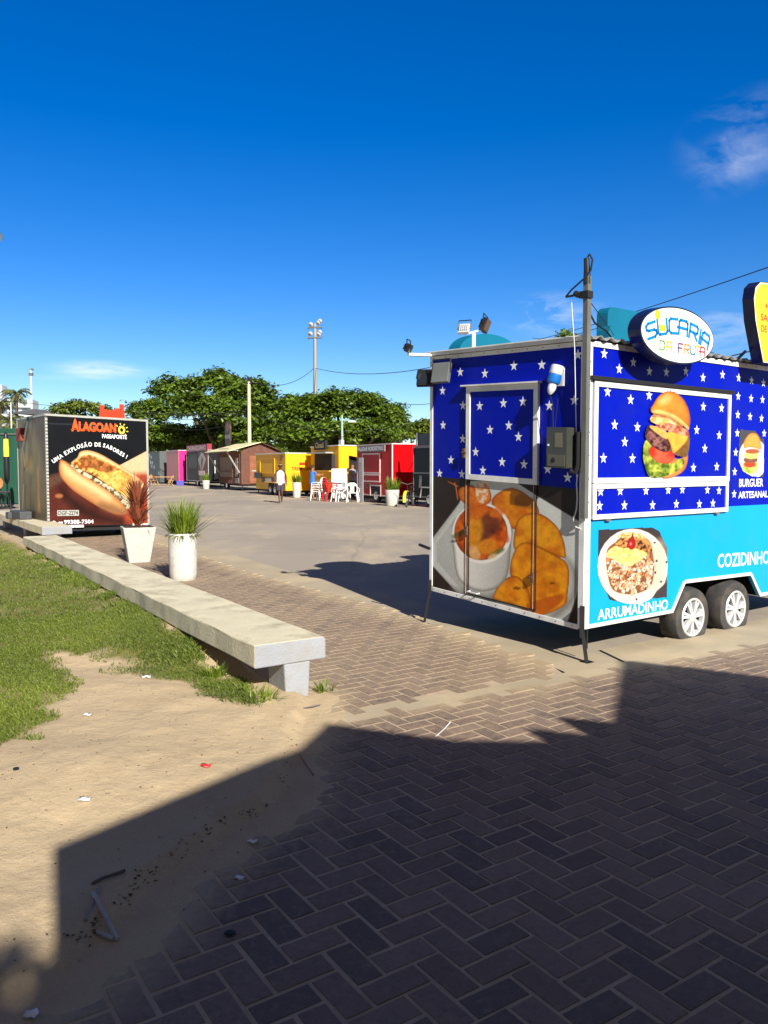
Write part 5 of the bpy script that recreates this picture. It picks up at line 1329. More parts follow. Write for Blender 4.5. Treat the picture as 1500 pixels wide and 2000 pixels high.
# timber house on wheels
hw = row_trailer(-9.57, 53.0, 5.7, 2.6, .43, 2.66, M_wood, 'brown timber snack trailer built like a small house with a pale awning roof', None, mat('red_brown_timber', (98, 58, 42), .6, var=.35, scale=4), wheels=(3.6,), roof=False)
f = Fl(5.7)
m = MB(); m.prism([(0, 2.66), (2.6, 2.66), (1.3, 3.22)], Fs, -.05, 0); m.build('gable', MATS['red_brown_timber'], hw)
m = MB()
for k in range(14): m.prism([(.1 + k * .4, .46), (.12 + k * .4, .46), (.12 + k * .4, 2.64), (.1 + k * .4, 2.64)], f, .002, .03)
m.prism([(.5, .9), (3.7, .9), (3.7, 2.3), (.5, 2.3)], f, .031, .04, 1); m.prism([(.4, 1.24), (3.8, 1.24), (3.8, 1.34), (.4, 1.34)], f, .041, .09, 0); m.prism([(4.4, .95), (5.0, .95), (5.0, 2.2), (4.4, 2.2)], f, .031, .06, 2); m.prism([(4.3, .5), (5.2, .5), (5.2, .85), (4.3, .85)], f, .031, .06, 2)
m.build('cladding', [M_wood, mat('tan_shutter_boards', (128, 96, 66), .6, var=.25, scale=4), mat('poster_mix', (150, 140, 130), .6, var=.9, scale=9)], hw)
m = MB(); m.prism([(.55, .5), (1.45, .5), (1.45, 2.35), (.55, 2.35)], Fs, .003, .05); dr_ = m.build('door', mat('light_brown_door', (140, 84, 56), .45, var=.25, scale=5), hw); m = MB(); m.prism([(.7, 1.3), (1.4, 1.3), (1.4, 1.38), (.7, 1.38)], Fs, .055, .08); m.build('handle', M_white2, dr_)
m = MB()
M_aw = mat('pale_cream_roof', (226, 216, 166), .6, var=.06, scale=2)
def slab(p4, th, mi=0):
    m.hexa([tuple(p) for p in p4] + [(p[0], p[1], p[2] + th) for p in p4], mi)
slab([(-.25, 1.0, 2.62), (5.9, 1.0, 2.62), (5.9, -1.3, 3.24), (-.25, -1.3, 3.24)], .05, 0)
slab([(-.25, -1.31, 3.24), (5.9, -1.31, 3.24), (5.9, -2.9, 2.60), (-.25, -2.9, 2.60)], .05, 1)
m.build('awning_roof', [M_aw, mat('brown_roof_board', (82, 52, 38), .7, var=.2)], hw)
m = MB(); m.tube([(.3, .04, 1.2), (.3, .9, 2.62)], .05, 6); m.tube([(5.4, .04, 1.2), (5.4, .9, 2.62)], .05, 6); m.build('awning_prop', M_white2, hw)
m = MB(); fz = lambda a, b, d=0.: (5.0 - a, .3 + d, b)
arch_ = [(2.8, 3.05), (3.5, 3.05), (3.75, 3.4), (3.75, 4.2)] + [(3.15 + .6 * math.cos(R(k)), 4.2 + .55 * math.sin(R(k))) for k in range(15, 180, 15)] + [(2.55, 4.2), (2.55, 3.4)]
m.prism(arch_, fz, .0, .12, 0); m.prism([(2.6, 3.55), (3.7, 3.55), (3.7, 3.8), (2.6, 3.8)], fz, .121, .13, 1); m.prism(ovalp(3.15, 4.3, .32, .32, 16), fz, .121, .13, 2)
m.build('roof_sign', [mat('dark_brown_sign', (62, 42, 34), .5, var=.2), mat('grey_lettering_band', (150, 140, 140), .5, var=.5, scale=9), mat('bronze_emblem', (140, 92, 50), .5, var=.4, scale=6)], hw)

# dark trailer with the red board
M_dk = mat('charcoal_wrap', (62, 60, 56), .5, var=.15, scale=2, spec=.15)
dt_ = row_trailer(-13.8, 62.0, 7.3, 2.4, .42, 2.9, M_dk, 'charcoal snack trailer under a long red lettered board with a diamond picture', M_white2, M_blackv, wheels=(3.5,))
f = Fl(7.3)
m = MB(); m.prism([(.2, 2.92), (7.3, 2.92), (7.3, 3.42), (.2, 3.42)], f, -.3, .05, 0); m.text('CHURRASQUINHO', lambda a, b: f(a, b, .055), .6, 2.99, .34, 6.2, 'l', 1, .04); m.build('name_board', [mat('dull_red_board', (150, 40, 52), .5, var=.1), mat('pinkish_letters', (232, 206, 206), .5)], dt_)
m = MB(); m.prism([(4.0, 1.0), (6.9, 1.0), (6.9, 2.85), (4.0, 2.85)], f, .003, .02, 0); m.prism([(4.2, 2.2), (5.4, 2.82), (6.7, 2.2), (5.3, 1.15)], f, .021, .03, 1); m.prism([(5.4, 2.5), (5.9, 2.2), (5.3, 1.3), (5.1, 1.8)], f, .031, .036, 2); m.prism([(4.4, .92), (6.4, .92), (6.4, 1.3), (4.4, 1.3)], f, .031, .04, 3)
m.build('picture_panel', [mat('maroon_panel', (110, 34, 36), .5, var=.2), mat('pale_grey_diamond', (186, 186, 180), .5, var=.2), mat('brown_cone_print', (120, 84, 62), .5, var=.3), MATS['pinkish_letters']], dt_)
hatch_on(dt_, f, .7, 3.7, 1.45, 2.7, .05, M_dk, mat('dark_slats', (52, 54, 48), .5, var=.2, scale=5))
m = MB(); m.prism([(4.6, .43), (6.9, .43), (6.9, .98), (4.6, .98)], f, .003, .03); m.build('lower_panel', mat('beige_panel', (146, 136, 122), .6, var=.15), dt_)
m = MB(); m.tube([(-.9, -.3, 1.0), (-.5, -.4, 1.7), (-.12, -.5, 2.1)], .06, 6); m.build('prop_rod', M_white2, dt_)

# pink trailer
M_pink = mat('sunlit_pink_wrap', (246, 28, 128), .4, var=.06)  # brighter pink: sunlight on the end put into the colour
pk = row_trailer(-18.2, 70.0, 5.1, 2.3, .38, 3.05, mat('shaded_pink_wrap', (206, 104, 118), .4, var=.06), 'pink snack trailer with its end door open, furthest of the row', None, M_pink, wheels=(2.6,), open_end=(.55, 1.5, 2.75, 2.35))  # duller pink on the long side: its shade put into the wall colour
# long black trailer at the right end, half hidden by the star trailer
bk = row_trailer(3.03, 28.95, 4.0, 2.1, .36, 2.36, mat('black_gloss_wrap', (10, 10, 12), .5, var=.1, spec=.2), 'black snack trailer with thin grey frames, between the red and the star trailers', mat('thin_grey_trim', (104, 106, 108), .4), wheels=(2.72,))
f = Fl(4.0)
m = MB(); m.prism([(.05, 1.33), (3.95, 1.33), (3.95, 1.38), (.05, 1.38)], f, .003, .03, 0); m.prism([(.05, 2.42), (3.95, 2.42), (3.95, 2.46), (.05, 2.46)], f, -.3, .02, 0)
for a in (.1, 1.4, 2.7, 3.9): m.prism([(a, 2.41), (a + .04, 2.41), (a + .04, 3.0), (a, 3.0)], f, -.1, -.06, 0)
m.prism([(.14, 2.47), (3.9, 2.47), (3.9, 2.95), (.14, 2.95)], f, -.14, -.11, 1); m.prism([(.45, .75), (.65, .75), (.7, 1.25), (.5, 1.25)], f, .003, .006, 2)
m.build('frame', [MATS['thin_grey_trim'], M_dkmetal, mat('pale_sticker', (150, 142, 132), .5, var=.4, scale=12)], bk)
m = MB()
for (a, b), (c, e) in zip([(.6, .36), (.75, .78), (1.85, .78), (2.0, .36)][:-1], [(.6, .36), (.75, .78), (1.85, .78), (2.0, .36)][1:]): m.tube([f(a, b, .02), f(c, e, .02)], .03, 6)
m.build('wheel_arch', M_white2, bk)
# grey container with white drawings at the far left
gc = empty('container', (-21.6, 76.0, 0), ROW, 'dark grey container with white drawings, behind the pink trailer at left', 'container')
m = MB(); m.box((0, 0, .1), (7, -2.4, 3.1)); m.build('shell', mat('slate_grey_paint', (80, 86, 88), .5, var=.15), gc, bevel=.04)
m = MB(); rr = random.Random(8); f = Fl(7)
for k in range(16):
    a, b = rr.uniform(.3, 6.6), rr.uniform(.5, 2.8); m.prism([(a + .18 * math.cos(t_) * (1 + .4 * math.sin(3 * t_)), b + .18 * math.sin(t_)) for t_ in np.linspace(0, 2 * PI, 10, endpoint=False)], f, .003, .006)
m.build('drawings', M_starw, gc)

# ------------------------------------------------------------------ plastic chairs and table
def make_chair(label, material):
    c = empty('plastic_chair', (0, 0, 0), 0, label, 'chair', 'plastic chairs by the yellow trailer')
    m = MB(); m.hexa([(-.23, -.23, .41), (.23, -.23, .41), (.20, .20, .40), (-.20, .20, .40), (-.23, -.23, .445), (.23, -.23, .445), (.20, .20, .43), (-.20, .20, .43)]); m.build('seat', material, c, bevel=.015)
    m = MB()
    out_ = [(-.20, .42), (-.23, .62), (-.20, .80), (-.10, .87), (.10, .87), (.20, .80), (.23, .62), (.20, .42)]
    fb = lambda x, y, d: (x, .20 + (y - .42) * .22 + d, y)
    for (a, b), (c2, e) in zip(out_[:-1], out_[1:]): m.tube([fb(a, b, 0), fb(c2, e, 0)], .026, 6)
    m.prism([(-.085, .43), (.085, .43), (.10, .86), (-.10, .86)], fb, -.008, .010); m.prism([(-.19, .74), (.19, .74), (.10, .87), (-.10, .87)], fb, -.012, .014)
    m.build('backrest', material, c)
    for s_ in (-1, 1):
        m = MB(); m.tube([(s_ * .20, .24, .64), (s_ * .27, .05, .65), (s_ * .27, -.20, .62), (s_ * .25, -.24, .44)], .022, 6); m.build('armrest', material, c)
        for y0, y1 in ((-.21, -.27), (.18, .29)):
            m = MB(); m.tube([(s_ * .20, y0, .42), (s_ * .26, y1, .0)], [.034, .024], 6); m.build('leg', material, c)
    return c
M_wpl = mat('white_chair_plastic', (232, 234, 230), .4, var=.03); M_rpl = mat('red_chair_plastic', (216, 20, 24), .4, var=.04)
c0 = make_chair('lowest white plastic armchair of the stack behind the woman in blue', M_wpl); c0.location = (-3.15, 37.7, 0); c0.rotation_euler = (0, 0, R(-120))
for k, lb in ((1, 'middle white plastic armchair of the stack behind the woman in blue'), (2, 'topmost white plastic armchair of the stack behind the woman in blue')):
    c1 = copy_tree(c0); c1.location = (-3.15 + .01 * k, 37.7, .11 * k); c1['label'] = lb
for px_, Y, rz, lb in ((676, 36.3, -60, 'white plastic armchair just right of the red chairs'), (684, 35.9, 175, 'white plastic armchair nearest the red trailer with its back to the plaza')):
    c1 = copy_tree(c0); c1.location = ((px_ - 750) / 1540 * Y + (-.35 if px_ == 676 else .12), Y, 0); c1.rotation_euler = (0, 0, R(rz)); c1['label'] = lb
c2 = make_chair('lowest red plastic armchair of the red stack', M_rpl); c2.location = (-2.55, 37.0, 0); c2.rotation_euler = (0, 0, R(120))
for k, lb in ((1, 'middle red plastic armchair of the red stack'), (2, 'topmost red plastic armchair of the red stack')):
    c1 = copy_tree(c2); c1.location = (-2.55 + .01 * k, 37.0, .11 * k); c1['label'] = lb
tb = empty('plastic_table', (-1.93, 36.7, 0), R(20), 'low grey plastic table between the white chairs', 'table')
m = MB(); m.box((-.33, -.33, .50), (.33, .33, .54)); m.build('table_top', mat('grey_table_plastic', (112, 112, 110), .5, var=.1), tb, bevel=.012)
for sx in (-1, 1):
    for sy in (-1, 1):
        m = MB(); m.tube([(sx * .26, sy * .26, .5), (sx * .30, sy * .30, 0)], .025, 6); m.build('leg', M_wpl, tb)
wt = empty('wooden_table', (-18.9, 67.5, 0), R(20), 'small wooden table with chairs' ' tucked under it, left of the pink trailer', 'table')
wt['label'] = 'light wooden folding table set left of the pink trailer'
m = MB(); m.box((-.75, -.4, .72), (.75, .4, .77)); m.build('table_top', mat('pale_wood', (190, 146, 92), .6, var=.2, scale=4), wt, bevel=.01)
for s_ in (-1, 1):
    m = MB(); m.tube([(s_ * .6, -.35, .72), (s_ * .35, .3, 0)], .035, 5); m.tube([(s_ * .6, .35, .72), (s_ * .35, -.3, 0)], .035, 5); m.build('leg', MATS['pale_wood'], wt)
def wood_chair(x, y, rz, label):
    c = empty('folding_chair', (x, y, 0), rz, label, 'chair', 'wooden folding chairs by the pink trailer')
    m = MB(); m.box((-.22, -.22, .43), (.22, .22, .46)); m.build('seat', MATS['pale_wood'], c)
    m = MB(); m.box((-.22, .2, .62), (.22, .225, .88)); m.build('backrest', MATS['pale_wood'], c)
    for s_ in (-1, 1):
        m = MB(); m.tube([(s_ * .21, -.25, 0), (s_ * .21, .21, .88)], .022, 5); m.tube([(s_ * .19, .25, 0), (s_ * .19, -.2, .44)], .022, 5); m.build('leg', MATS['pale_wood'], c)
wood_chair(-19.7, 67.0, R(60), 'wooden folding chair at the left side of the wooden table'); wood_chair(-18.1, 67.0, R(-70), 'wooden folding chair at the right side of the wooden table')
pb = empty('plastic_crate', (-17.75, 68.7, 0), R(15), 'blue plastic crate on the ground under the pink trailer', 'crate')
m = MB()
for q in (((-.3, -.2, .0), (.3, -.18, .4)), ((-.3, .18, 0), (.3, .2, .4)), ((-.3, -.179, 0), (-.28, .179, .4)), ((.28, -.179, 0), (.3, .179, .4)), ((-.28, -.179, 0), (.28, .179, .03))): m.box(*q)
m.build('tub', mat('violet_blue_plastic', (70, 70, 170), .5), pb); m = MB(); m.tube([(-.31, 0, .36), (-.36, 0, .38)], .02, 5); m.tube([(.31, 0, .36), (.36, 0, .38)], .02, 5); m.build('handle', MATS['violet_blue_plastic'], pb)

# bicycle parked between red and black trailers
bc = empty('bicycle', (1.05, 31.9, 0), R(72), 'bicycle with a yellow front mudguard parked before the black trailer', 'bicycle')
def ring(c, r0, r1, mb, mi=0, n=28):
    pts = [Vector(c) + Vector((r0 * math.cos(2 * PI * k / n), 0, r0 * math.sin(2 * PI * k / n))) for k in range(n + 1)]
    mb.tube(pts, r1, 6, mi, cap=False)
for x_ in (-.48, .5):
    m = MB(); ring((x_, 0, .31), .29, .022, m, 0); o = m.build('wheel', M_black, bc)
    m = MB()
    for k in range(10): m.tube([(x_, 0, .31), (x_ + .28 * math.cos(k * PI / 5), 0, .31 + .28 * math.sin(k * PI / 5))], .003, 4)
    m.tube([(x_, -.05, .31), (x_, .05, .31)], .02, 8); m.build('spokes', M_alu, o)
m = MB(); m.tube([(-.48, 0, .31), (-.36, 0, .72), (-.34, 0, .85)], .02, 6); m.tube([(-.36, 0, .72), (.16, 0, .70)], .02, 6); m.tube([(-.38, 0, .62), (.02, 0, .30), (.18, 0, .74)], .02, 6); m.tube([(.02, 0, .30), (.5, 0, .31), (.16, 0, .68)], .014, 6); m.build('frame', mat('dark_bike_paint', (34, 34, 38), .35), bc)
m = MB(); m.tube([(-.34, -.28, .98), (-.34, 0, .90), (-.34, .28, .98)], .014, 6); m.build('handlebar', M_grey, bc); m = MB(); m.hexa([(.08, -.05, .76), (.34, -.09, .76), (.34, .09, .76), (.08, .05, .76), (.08, -.03, .80), (.34, -.07, .82), (.34, .07, .82), (.08, .03, .80)]); m.build('saddle', M_black, bc, bevel=.015)
m = MB()
for k in range(7):
    a, b = R(60 + 20 * k), R(80 + 20 * k); c_ = Vector((-.48, 0, .31))
    P_ = lambda an, y: tuple(c_ + Vector((.335 * math.cos(an), y, .335 * math.sin(an))))
    m.hexa([P_(a, -.06), P_(b, -.06), P_(b, .06), P_(a, .06)] + [tuple(Vector(q) + Vector((0, 0, .012))) for q in (P_(a, -.06), P_(b, -.06), P_(b, .06), P_(a, .06))])
m.build('mudguard', mat('lime_yellow_plastic', (214, 216, 60), .4), bc)
# ------------------------------------------------------------------ people
def skin_mesh(name, nodes, edges, radii, material, parent, levels=2, root=0):
    me = bpy.data.meshes.new(name); me.from_pydata([tuple(p) for p in nodes], edges, []); me.materials.append(material)
    o = bpy.data.objects.new(name, me); COL.objects.link(o)
    if parent is not None: o.parent = parent
    sk = o.modifiers.new('skin', 'SKIN'); sk.use_smooth_shade = True
    for i, r_ in enumerate(radii):
        me.skin_vertices[0].data[i].radius = r_ if isinstance(r_, tuple) else (r_, r_)
        me.skin_vertices[0].data[i].use_root = (i == root)
    sb = o.modifiers.new('subdivision', 'SUBSURF'); sb.levels = levels; sb.render_levels = levels
    return o
def loft(mb, rings, n=18, mi=0):     # rings: centre, rx, ry
    b = len(mb.v)
    for (cx, cy, cz), rx, ry in rings:
        for k in range(n):
            a = 2 * PI * k / n
            mb.v.append((cx + rx * math.cos(a), cy + ry * math.sin(a), cz))
    for i in range(len(rings) - 1):
        for k in range(n):
            mb.f.append((b + i * n + k, b + i * n + (k + 1) % n, b + (i + 1) * n + (k + 1) % n, b + (i + 1) * n + k)); mb.m.append(mi)
def person(loc, rz, label, skin, J, scale=1.0):
    """J: joint name -> place, figure facing -y; returns the root and the joints"""
    root = empty('person', loc, rz, label, 'person'); root.scale = (scale,) * 3
    D = dict(pelvis=(0, 0, .94), waist=(0, 0, 1.08), chest=(0, -.005, 1.28), upper=(0, 0, 1.40), neck=(0, -.005, 1.48), jaw=(0, -.02, 1.56), head=(0, -.015, 1.645), crown=(0, -.005, 1.70),
             shL=(.165, 0, 1.41), elL=(.215, .01, 1.13), wrL=(.235, -.05, .89), shR=(-.165, 0, 1.41), elR=(-.215, .01, 1.13), wrR=(-.235, -.05, .89),
             hiL=(.085, 0, .91), knL=(.095, -.01, .49), anL=(.095, .02, .08), toL=(.105, -.13, .025), hiR=(-.085, 0, .91), knR=(-.095, -.01, .49), anR=(-.095, .02, .08), toR=(-.105, -.13, .025))
    D.update(J)
    rad = dict(pelvis=(.13, .10), waist=(.125, .095), chest=(.145, .105), upper=(.12, .08), neck=.05, jaw=(.06, .07), head=(.074, .09), crown=(.055, .065), shL=.055, elL=.040, wrL=.027, shR=.055, elR=.040, wrR=.027, hiL=.082, knL=.055, anL=.038, toL=.030, hiR=.082, knR=.055, anR=.038, toR=.030)
    names = list(D); V_ = [Vector(D[k]) for k in names]; ix = {k: i for i, k in enumerate(names)}
    E_ = [(ix[a], ix[b]) for a, b in [('pelvis', 'waist'), ('waist', 'chest'), ('chest', 'upper'), ('upper', 'neck'), ('neck', 'jaw'), ('jaw', 'head'), ('head', 'crown'), ('upper', 'shL'), ('shL', 'elL'), ('elL', 'wrL'), ('upper', 'shR'), ('shR', 'elR'), ('elR', 'wrR'), ('pelvis', 'hiL'), ('hiL', 'knL'), ('knL', 'anL'), ('anL', 'toL'), ('pelvis', 'hiR'), ('hiR', 'knR'), ('knR', 'anR'), ('anR', 'toR')]]
    rr_ = [rad[k] for k in names]
    for s_ in 'LR':      # palm, four fingers, thumb
        w_ = Vector(D['wr' + s_]); d = (w_ - Vector(D['el' + s_])).normalized(); sd_ = d.cross(Vector((1, 0, 0)) if abs(d.x) < .8 else Vector((0, 1, 0))).normalized()
        palm = w_ + d * .07; V_.append(palm); rr_.append((.030, .018)); pi_ = len(V_) - 1; E_.append((ix['wr' + s_], pi_))
        inn_ = d.cross(sd_).normalized()
        for k, (o_, ln) in enumerate([(-.027, .062), (-.009, .078), (.009, .074), (.027, .056)]):
            a = palm + sd_ * o_ + d * .022; b = a + d * ln * .55 + inn_ * .004; c = b + d * ln * .4 + inn_ * .016
            i0 = len(V_); V_ += [a, b, c]; rr_ += [.0095, .0088, .007]; E_ += [(pi_, i0), (i0, i0 + 1), (i0 + 1, i0 + 2)]
        a = w_ + d * .03 - sd_ * .034; b = a + d * .03 - sd_ * .014; c = b + d * .026
        i0 = len(V_); V_ += [a, b, c]; rr_ += [.011, .010, .008]; E_ += [(pi_, i0), (i0, i0 + 1), (i0 + 1, i0 + 2)]
    skin_mesh('body', V_, E_, rr_, skin, root)
    h = Vector(D['head'])
    m = MB()
    for s_ in (-1, 1):
        m.lathe([(0, -.012), (.009, -.008), (.012, 0), (.009, .008), (0, .012)], 8, lambda x, y, z, s_=s_: tuple(h + Vector((s_ * .032 + x, -.082 + y * .6, -.005 + z))))
    m.build('eyes', M_black, root, smooth=True)
    m = MB(); m.tube([h + Vector((0, -.085, .0)), h + Vector((0, -.112, -.035)), h + Vector((0, -.088, -.045))], [.009, .014, .008], 7); 
    for s_ in (-1, 1): m.tube([h + Vector((s_ * .076, .005, .02)), h + Vector((s_ * .088, .012, -.005)), h + Vector((s_ * .076, .0, -.04))], [.010, .016, .009], 7)
    m.tube([h + Vector((-.024, -.082, -.078)), h + Vector((0, -.088, -.078)), h + Vector((.024, -.082, -.078))], [.005, .008, .005], 6)
    m.build('face', skin, root, smooth=True)
    return root, D
def hair_cap(root, D, material, long_=0., name='hair', sx=1.0):
    h = Vector(D['head']); m = MB()
    pr = [(.0, .112), (.045, .106), (.078, .08), (.093, .04), (.096, .0), (.09, -.03)]
    m.lathe(pr, 18, lambda x, y, z: tuple(h + Vector((x * .92 * sx, y * 1.08 * sx + .012, z + .004 + (.045 if y < -.05 else 0) * (1 if z < .06 else 0)))))
    if long_: m.tube([h + Vector((0, .09, .02)), h + Vector((0, .12, -.08)), h + Vector((0, .11, -.08 - long_))], [.06, .05, .02], 8)
    return m.build(name, material, root, smooth=True)
# walking man in the white sleeveless top
w1_, D = person((-4.62, 35.2, 0), R(8), 'person walking across the plaza in a white sleeveless top and dark shorts', M_skin_dark,
                dict(knL=(.07, -.13, .50), anL=(.05, .02, .13), toL=(.055, -.10, .04), knR=(-.06, -.03, .49), anR=(-.05, -.14, .08), toR=(-.055, -.29, .03), elL=(.25, .07, 1.15), wrL=(.27, .02, .90), elR=(-.25, .02, 1.15), wrR=(-.25, -.10, .93)))
m = MB(); loft(m, [((0, 0, .80), .19, .135), ((0, 0, .95), .178, .13), ((0, 0, 1.10), .172, .125), ((0, -.005, 1.25), .18, .132), ((0, 0, 1.37), .168, .115), ((0, 0, 1.43), .135, .09), ((0, 0, 1.465), .075, .07)])
m.build('sleeveless_top', mat('white_cotton', (236, 238, 238), .85, var=.04), w1_, smooth=True)
m = MB(); loft(m, [((.08, -.06, .56), .105, .11), ((.085, -.03, .72), .11, .115), ((.085, 0, .88), .11, .12)], 14); loft(m, [((-.075, -.02, .56), .105, .11), ((-.082, -.01, .72), .11, .115), ((-.085, 0, .88), .11, .12)], 14); loft(m, [((0, 0, .82), .178, .125), ((0, 0, .97), .165, .12)])
m.build('shorts', mat('dark_patterned_shorts', (64, 56, 66), .85, var=.5, scale=14), w1_, smooth=True)
hair_cap(w1_, D, mat('black_hair', (18, 16, 16), .7, var=.2), sx=1.02)
m = MB(); h = Vector(D['head']); m.lathe([(.098, .045), (.10, .06), (.097, .075)], 18, lambda x, y, z: tuple(h + Vector((x * .93, y * 1.08 + .01, z)))); m.build('headband', mat('tan_headband', (176, 146, 106), .7), w1_, smooth=True)
# woman in blue at the counter
w2_, D = person((-3.62, 39.9, 0), R(130), 'person in a short blue dress reaching out to the yellow trailer counter', M_skin_mid,
                dict(elL=(.24, -.22, 1.22), wrL=(.20, -.46, 1.26), elR=(-.24, -.18, 1.18), wrR=(-.20, -.42, 1.24)), .97)
m = MB(); loft(m, [((0, 0, .74), .20, .15), ((0, 0, .92), .185, .145), ((0, 0, 1.08), .155, .12), ((0, -.005, 1.26), .168, .128), ((0, 0, 1.38), .16, .11), ((0, 0, 1.44), .11, .085), ((0, 0, 1.465), .07, .065)])
m.tube([(.15, 0, 1.40), (.20, -.10, 1.32)], [.075, .07], 10); m.tube([(-.15, 0, 1.40), (-.20, -.09, 1.31)], [.075, .07], 10)
m.build('dress', mat('blue_cotton', (58, 112, 186), .85, var=.1), w2_, smooth=True)
hair_cap(w2_, D, mat('dark_brown_hair', (34, 24, 20), .6, var=.2), .16)
# worker in the doorway
w3_, D = person((-1.58, 39.35, 0), R(60), 'person in a dark cap and pale shirt standing at the yellow trailer door', M_skin_mid, dict(elR=(-.25, -.05, 1.15), wrR=(-.16, -.26, 1.12), elL=(.24, -.05, 1.15), wrL=(.17, -.25, 1.10)), 1.03)
m = MB(); loft(m, [((0, 0, .90), .178, .13), ((0, 0, 1.05), .17, .128), ((0, -.005, 1.25), .185, .138), ((0, 0, 1.38), .175, .115), ((0, 0, 1.44), .12, .09), ((0, 0, 1.47), .07, .068)]); m.tube([(.16, 0, 1.40), (.215, -.01, 1.24)], [.08, .07], 10); m.tube([(-.16, 0, 1.40), (-.215, -.01, 1.24)], [.08, .07], 10)
m.build('shirt', mat('pale_grey_shirt', (150, 158, 168), .85, var=.06), w3_, smooth=True)
m = MB(); loft(m, [((.097, .015, .08), .075, .08), ((.095, 0, .5), .085, .09), ((.088, 0, .88), .11, .12)], 14); loft(m, [((-.097, .015, .08), .075, .08), ((-.095, 0, .5), .085, .09), ((-.088, 0, .88), .11, .12)], 14); loft(m, [((0, 0, .84), .172, .125), ((0, 0, .98), .165, .12)]); m.build('trousers', mat('slate_trousers', (70, 70, 86), .85, var=.1), w3_, smooth=True)
cp = hair_cap(w3_, D, mat('dark_navy_cap', (24, 26, 34), .7), name='cap', sx=1.05)
m = MB(); h = Vector(D['head']); m.hexa([tuple(h + Vector(q)) for q in [(-.07, -.09, .045), (.07, -.09, .045), (.055, -.18, .03), (-.055, -.18, .03), (-.07, -.09, .055), (.07, -.09, .055), (.055, -.18, .038), (-.055, -.18, .038)]]); m.build('visor', MATS['dark_navy_cap'], cp)

# ------------------------------------------------------------------ trees
M_bark = mat('grey_brown_bark', (98, 84, 70), .9, var=.3, scale=3, bump=.6, bscale=14)
M_leafA = leaf_mat('almond_tree_leaves', (26, 48, 10), (126, 154, 44), .42, .3, .35)
M_leafB = leaf_mat('olive_tree_leaves', (40, 58, 14), (134, 152, 48), .45, .3, .35)
def tree(label, base, blobs, nleaf, lsz, seed, material, clump=.9, trunk_r=.35, group='leafy trees beyond the trailers'):
    """blobs: (x, y, z, rx, ry, rz) in metres from the base; leaves gather in flat clumps near each blob's skin"""
    r_ = np.random.default_rng(seed)
    root = empty('tree', base, 0, label, 'tree', group)
    vol = np.array([b[3] * b[4] + b[4] * b[5] + b[3] * b[5] for b in blobs]); cnt = (nleaf * vol / vol.sum()).astype(int)
    PP, UP = [], []
    tips = []
    for b, c in zip(blobs, cnt):
        ncl = max(6, c // 55)
        u_ = r_.normal(size=(ncl, 3)); u_ /= np.linalg.norm(u_, axis=1)[:, None]
        u_[:, 2] = np.where(u_[:, 2] < -.35, -u_[:, 2] * .6, u_[:, 2])
        rad_ = r_.uniform(.62, 1.04, ncl)
        cc_ = np.array(b[:3]) + u_ * rad_[:, None] * np.array(b[3:])
        tips.append(cc_[r_.choice(ncl, min(ncl, 5), replace=False)])
        k = r_.integers(0, ncl, c)
        off_ = r_.normal(size=(c, 3)) * clump * np.array([.42, .42, .20])
        PP.append(cc_[k] + off_); UP.append(u_[k] * .45 + np.array([0, 0, .8]))
    P_ = np.concatenate(PP); U_ = np.concatenate(UP); n_ = len(P_)
    nrm = U_ + r_.normal(0, .42, (n_, 3)); nrm /= np.linalg.norm(nrm, axis=1)[:, None]
    d = r_.normal(size=(n_, 3)); d -= (d * nrm).sum(1)[:, None] * nrm; d /= np.linalg.norm(d, axis=1)[:, None]
    e = np.cross(nrm, d); L_ = lsz * r_.uniform(.6, 1.25, n_)[:, None]
    V_ = np.zeros((n_, 4, 3)); V_[:, 0] = P_ - d * L_ * .5; V_[:, 1] = P_ + e * L_ * .27 + nrm * L_ * .05 + d * L_ * .08; V_[:, 2] = P_ + d * L_ * .5 - nrm * L_ * .08; V_[:, 3] = P_ - e * L_ * .27 + nrm * L_ * .05 + d * L_ * .08
    sh = np.clip(r_.normal(.45, .22, n_), 0, 1)
    np_mesh('crown', V_.reshape(-1, 3), np.arange(n_ * 4).reshape(-1, 4), material, root, attrs=[('shade', 'FACE', 'FLOAT', sh)])
    m = MB(); top = Vector(np.mean([b[:3] for b in blobs], 0)); h0 = min(b[2] - b[5] * .5 for b in blobs)
    fork = Vector((top.x * .15, top.y * .15, max(1.2, h0 * .8)))
    m.tube([(0, 0, -.1), (fork.x * .4, fork.y * .4, fork.z * .5), tuple(fork)], [trunk_r * 1.25, trunk_r, trunk_r * .85], 10)
    for tt in tips:
        c_ = Vector(tt.mean(0)); mid = fork.lerp(c_, .5) + Vector((0, 0, -.3))
        m.tube([fork, mid, c_], [trunk_r * .6, trunk_r * .4, trunk_r * .2], 7)
        for q in tt: m.tube([c_, c_.lerp(Vector(q), .5) + Vector((0, 0, .2)), Vector(q)], [trunk_r * .18, trunk_r * .12, trunk_r * .05], 5)
    m.build('trunk', M_bark, root, smooth=True)
    return root
def blobs_px(Y, base, L):      # (px, py, half width px, half height px, depth offset) turned into metric blobs round the tree's base
    o = []
    for px, py, hw_, hh_, dy in L:
        q = view(px, py, Y + dy); k = (Y + dy) / F_PX
        o.append((q.x - base[0], q.y - base[1], q.z, hw_ * k, max(hw_, hh_) * k * .9, hh_ * k))
    return o
bA = (-17.5, 84, 0)
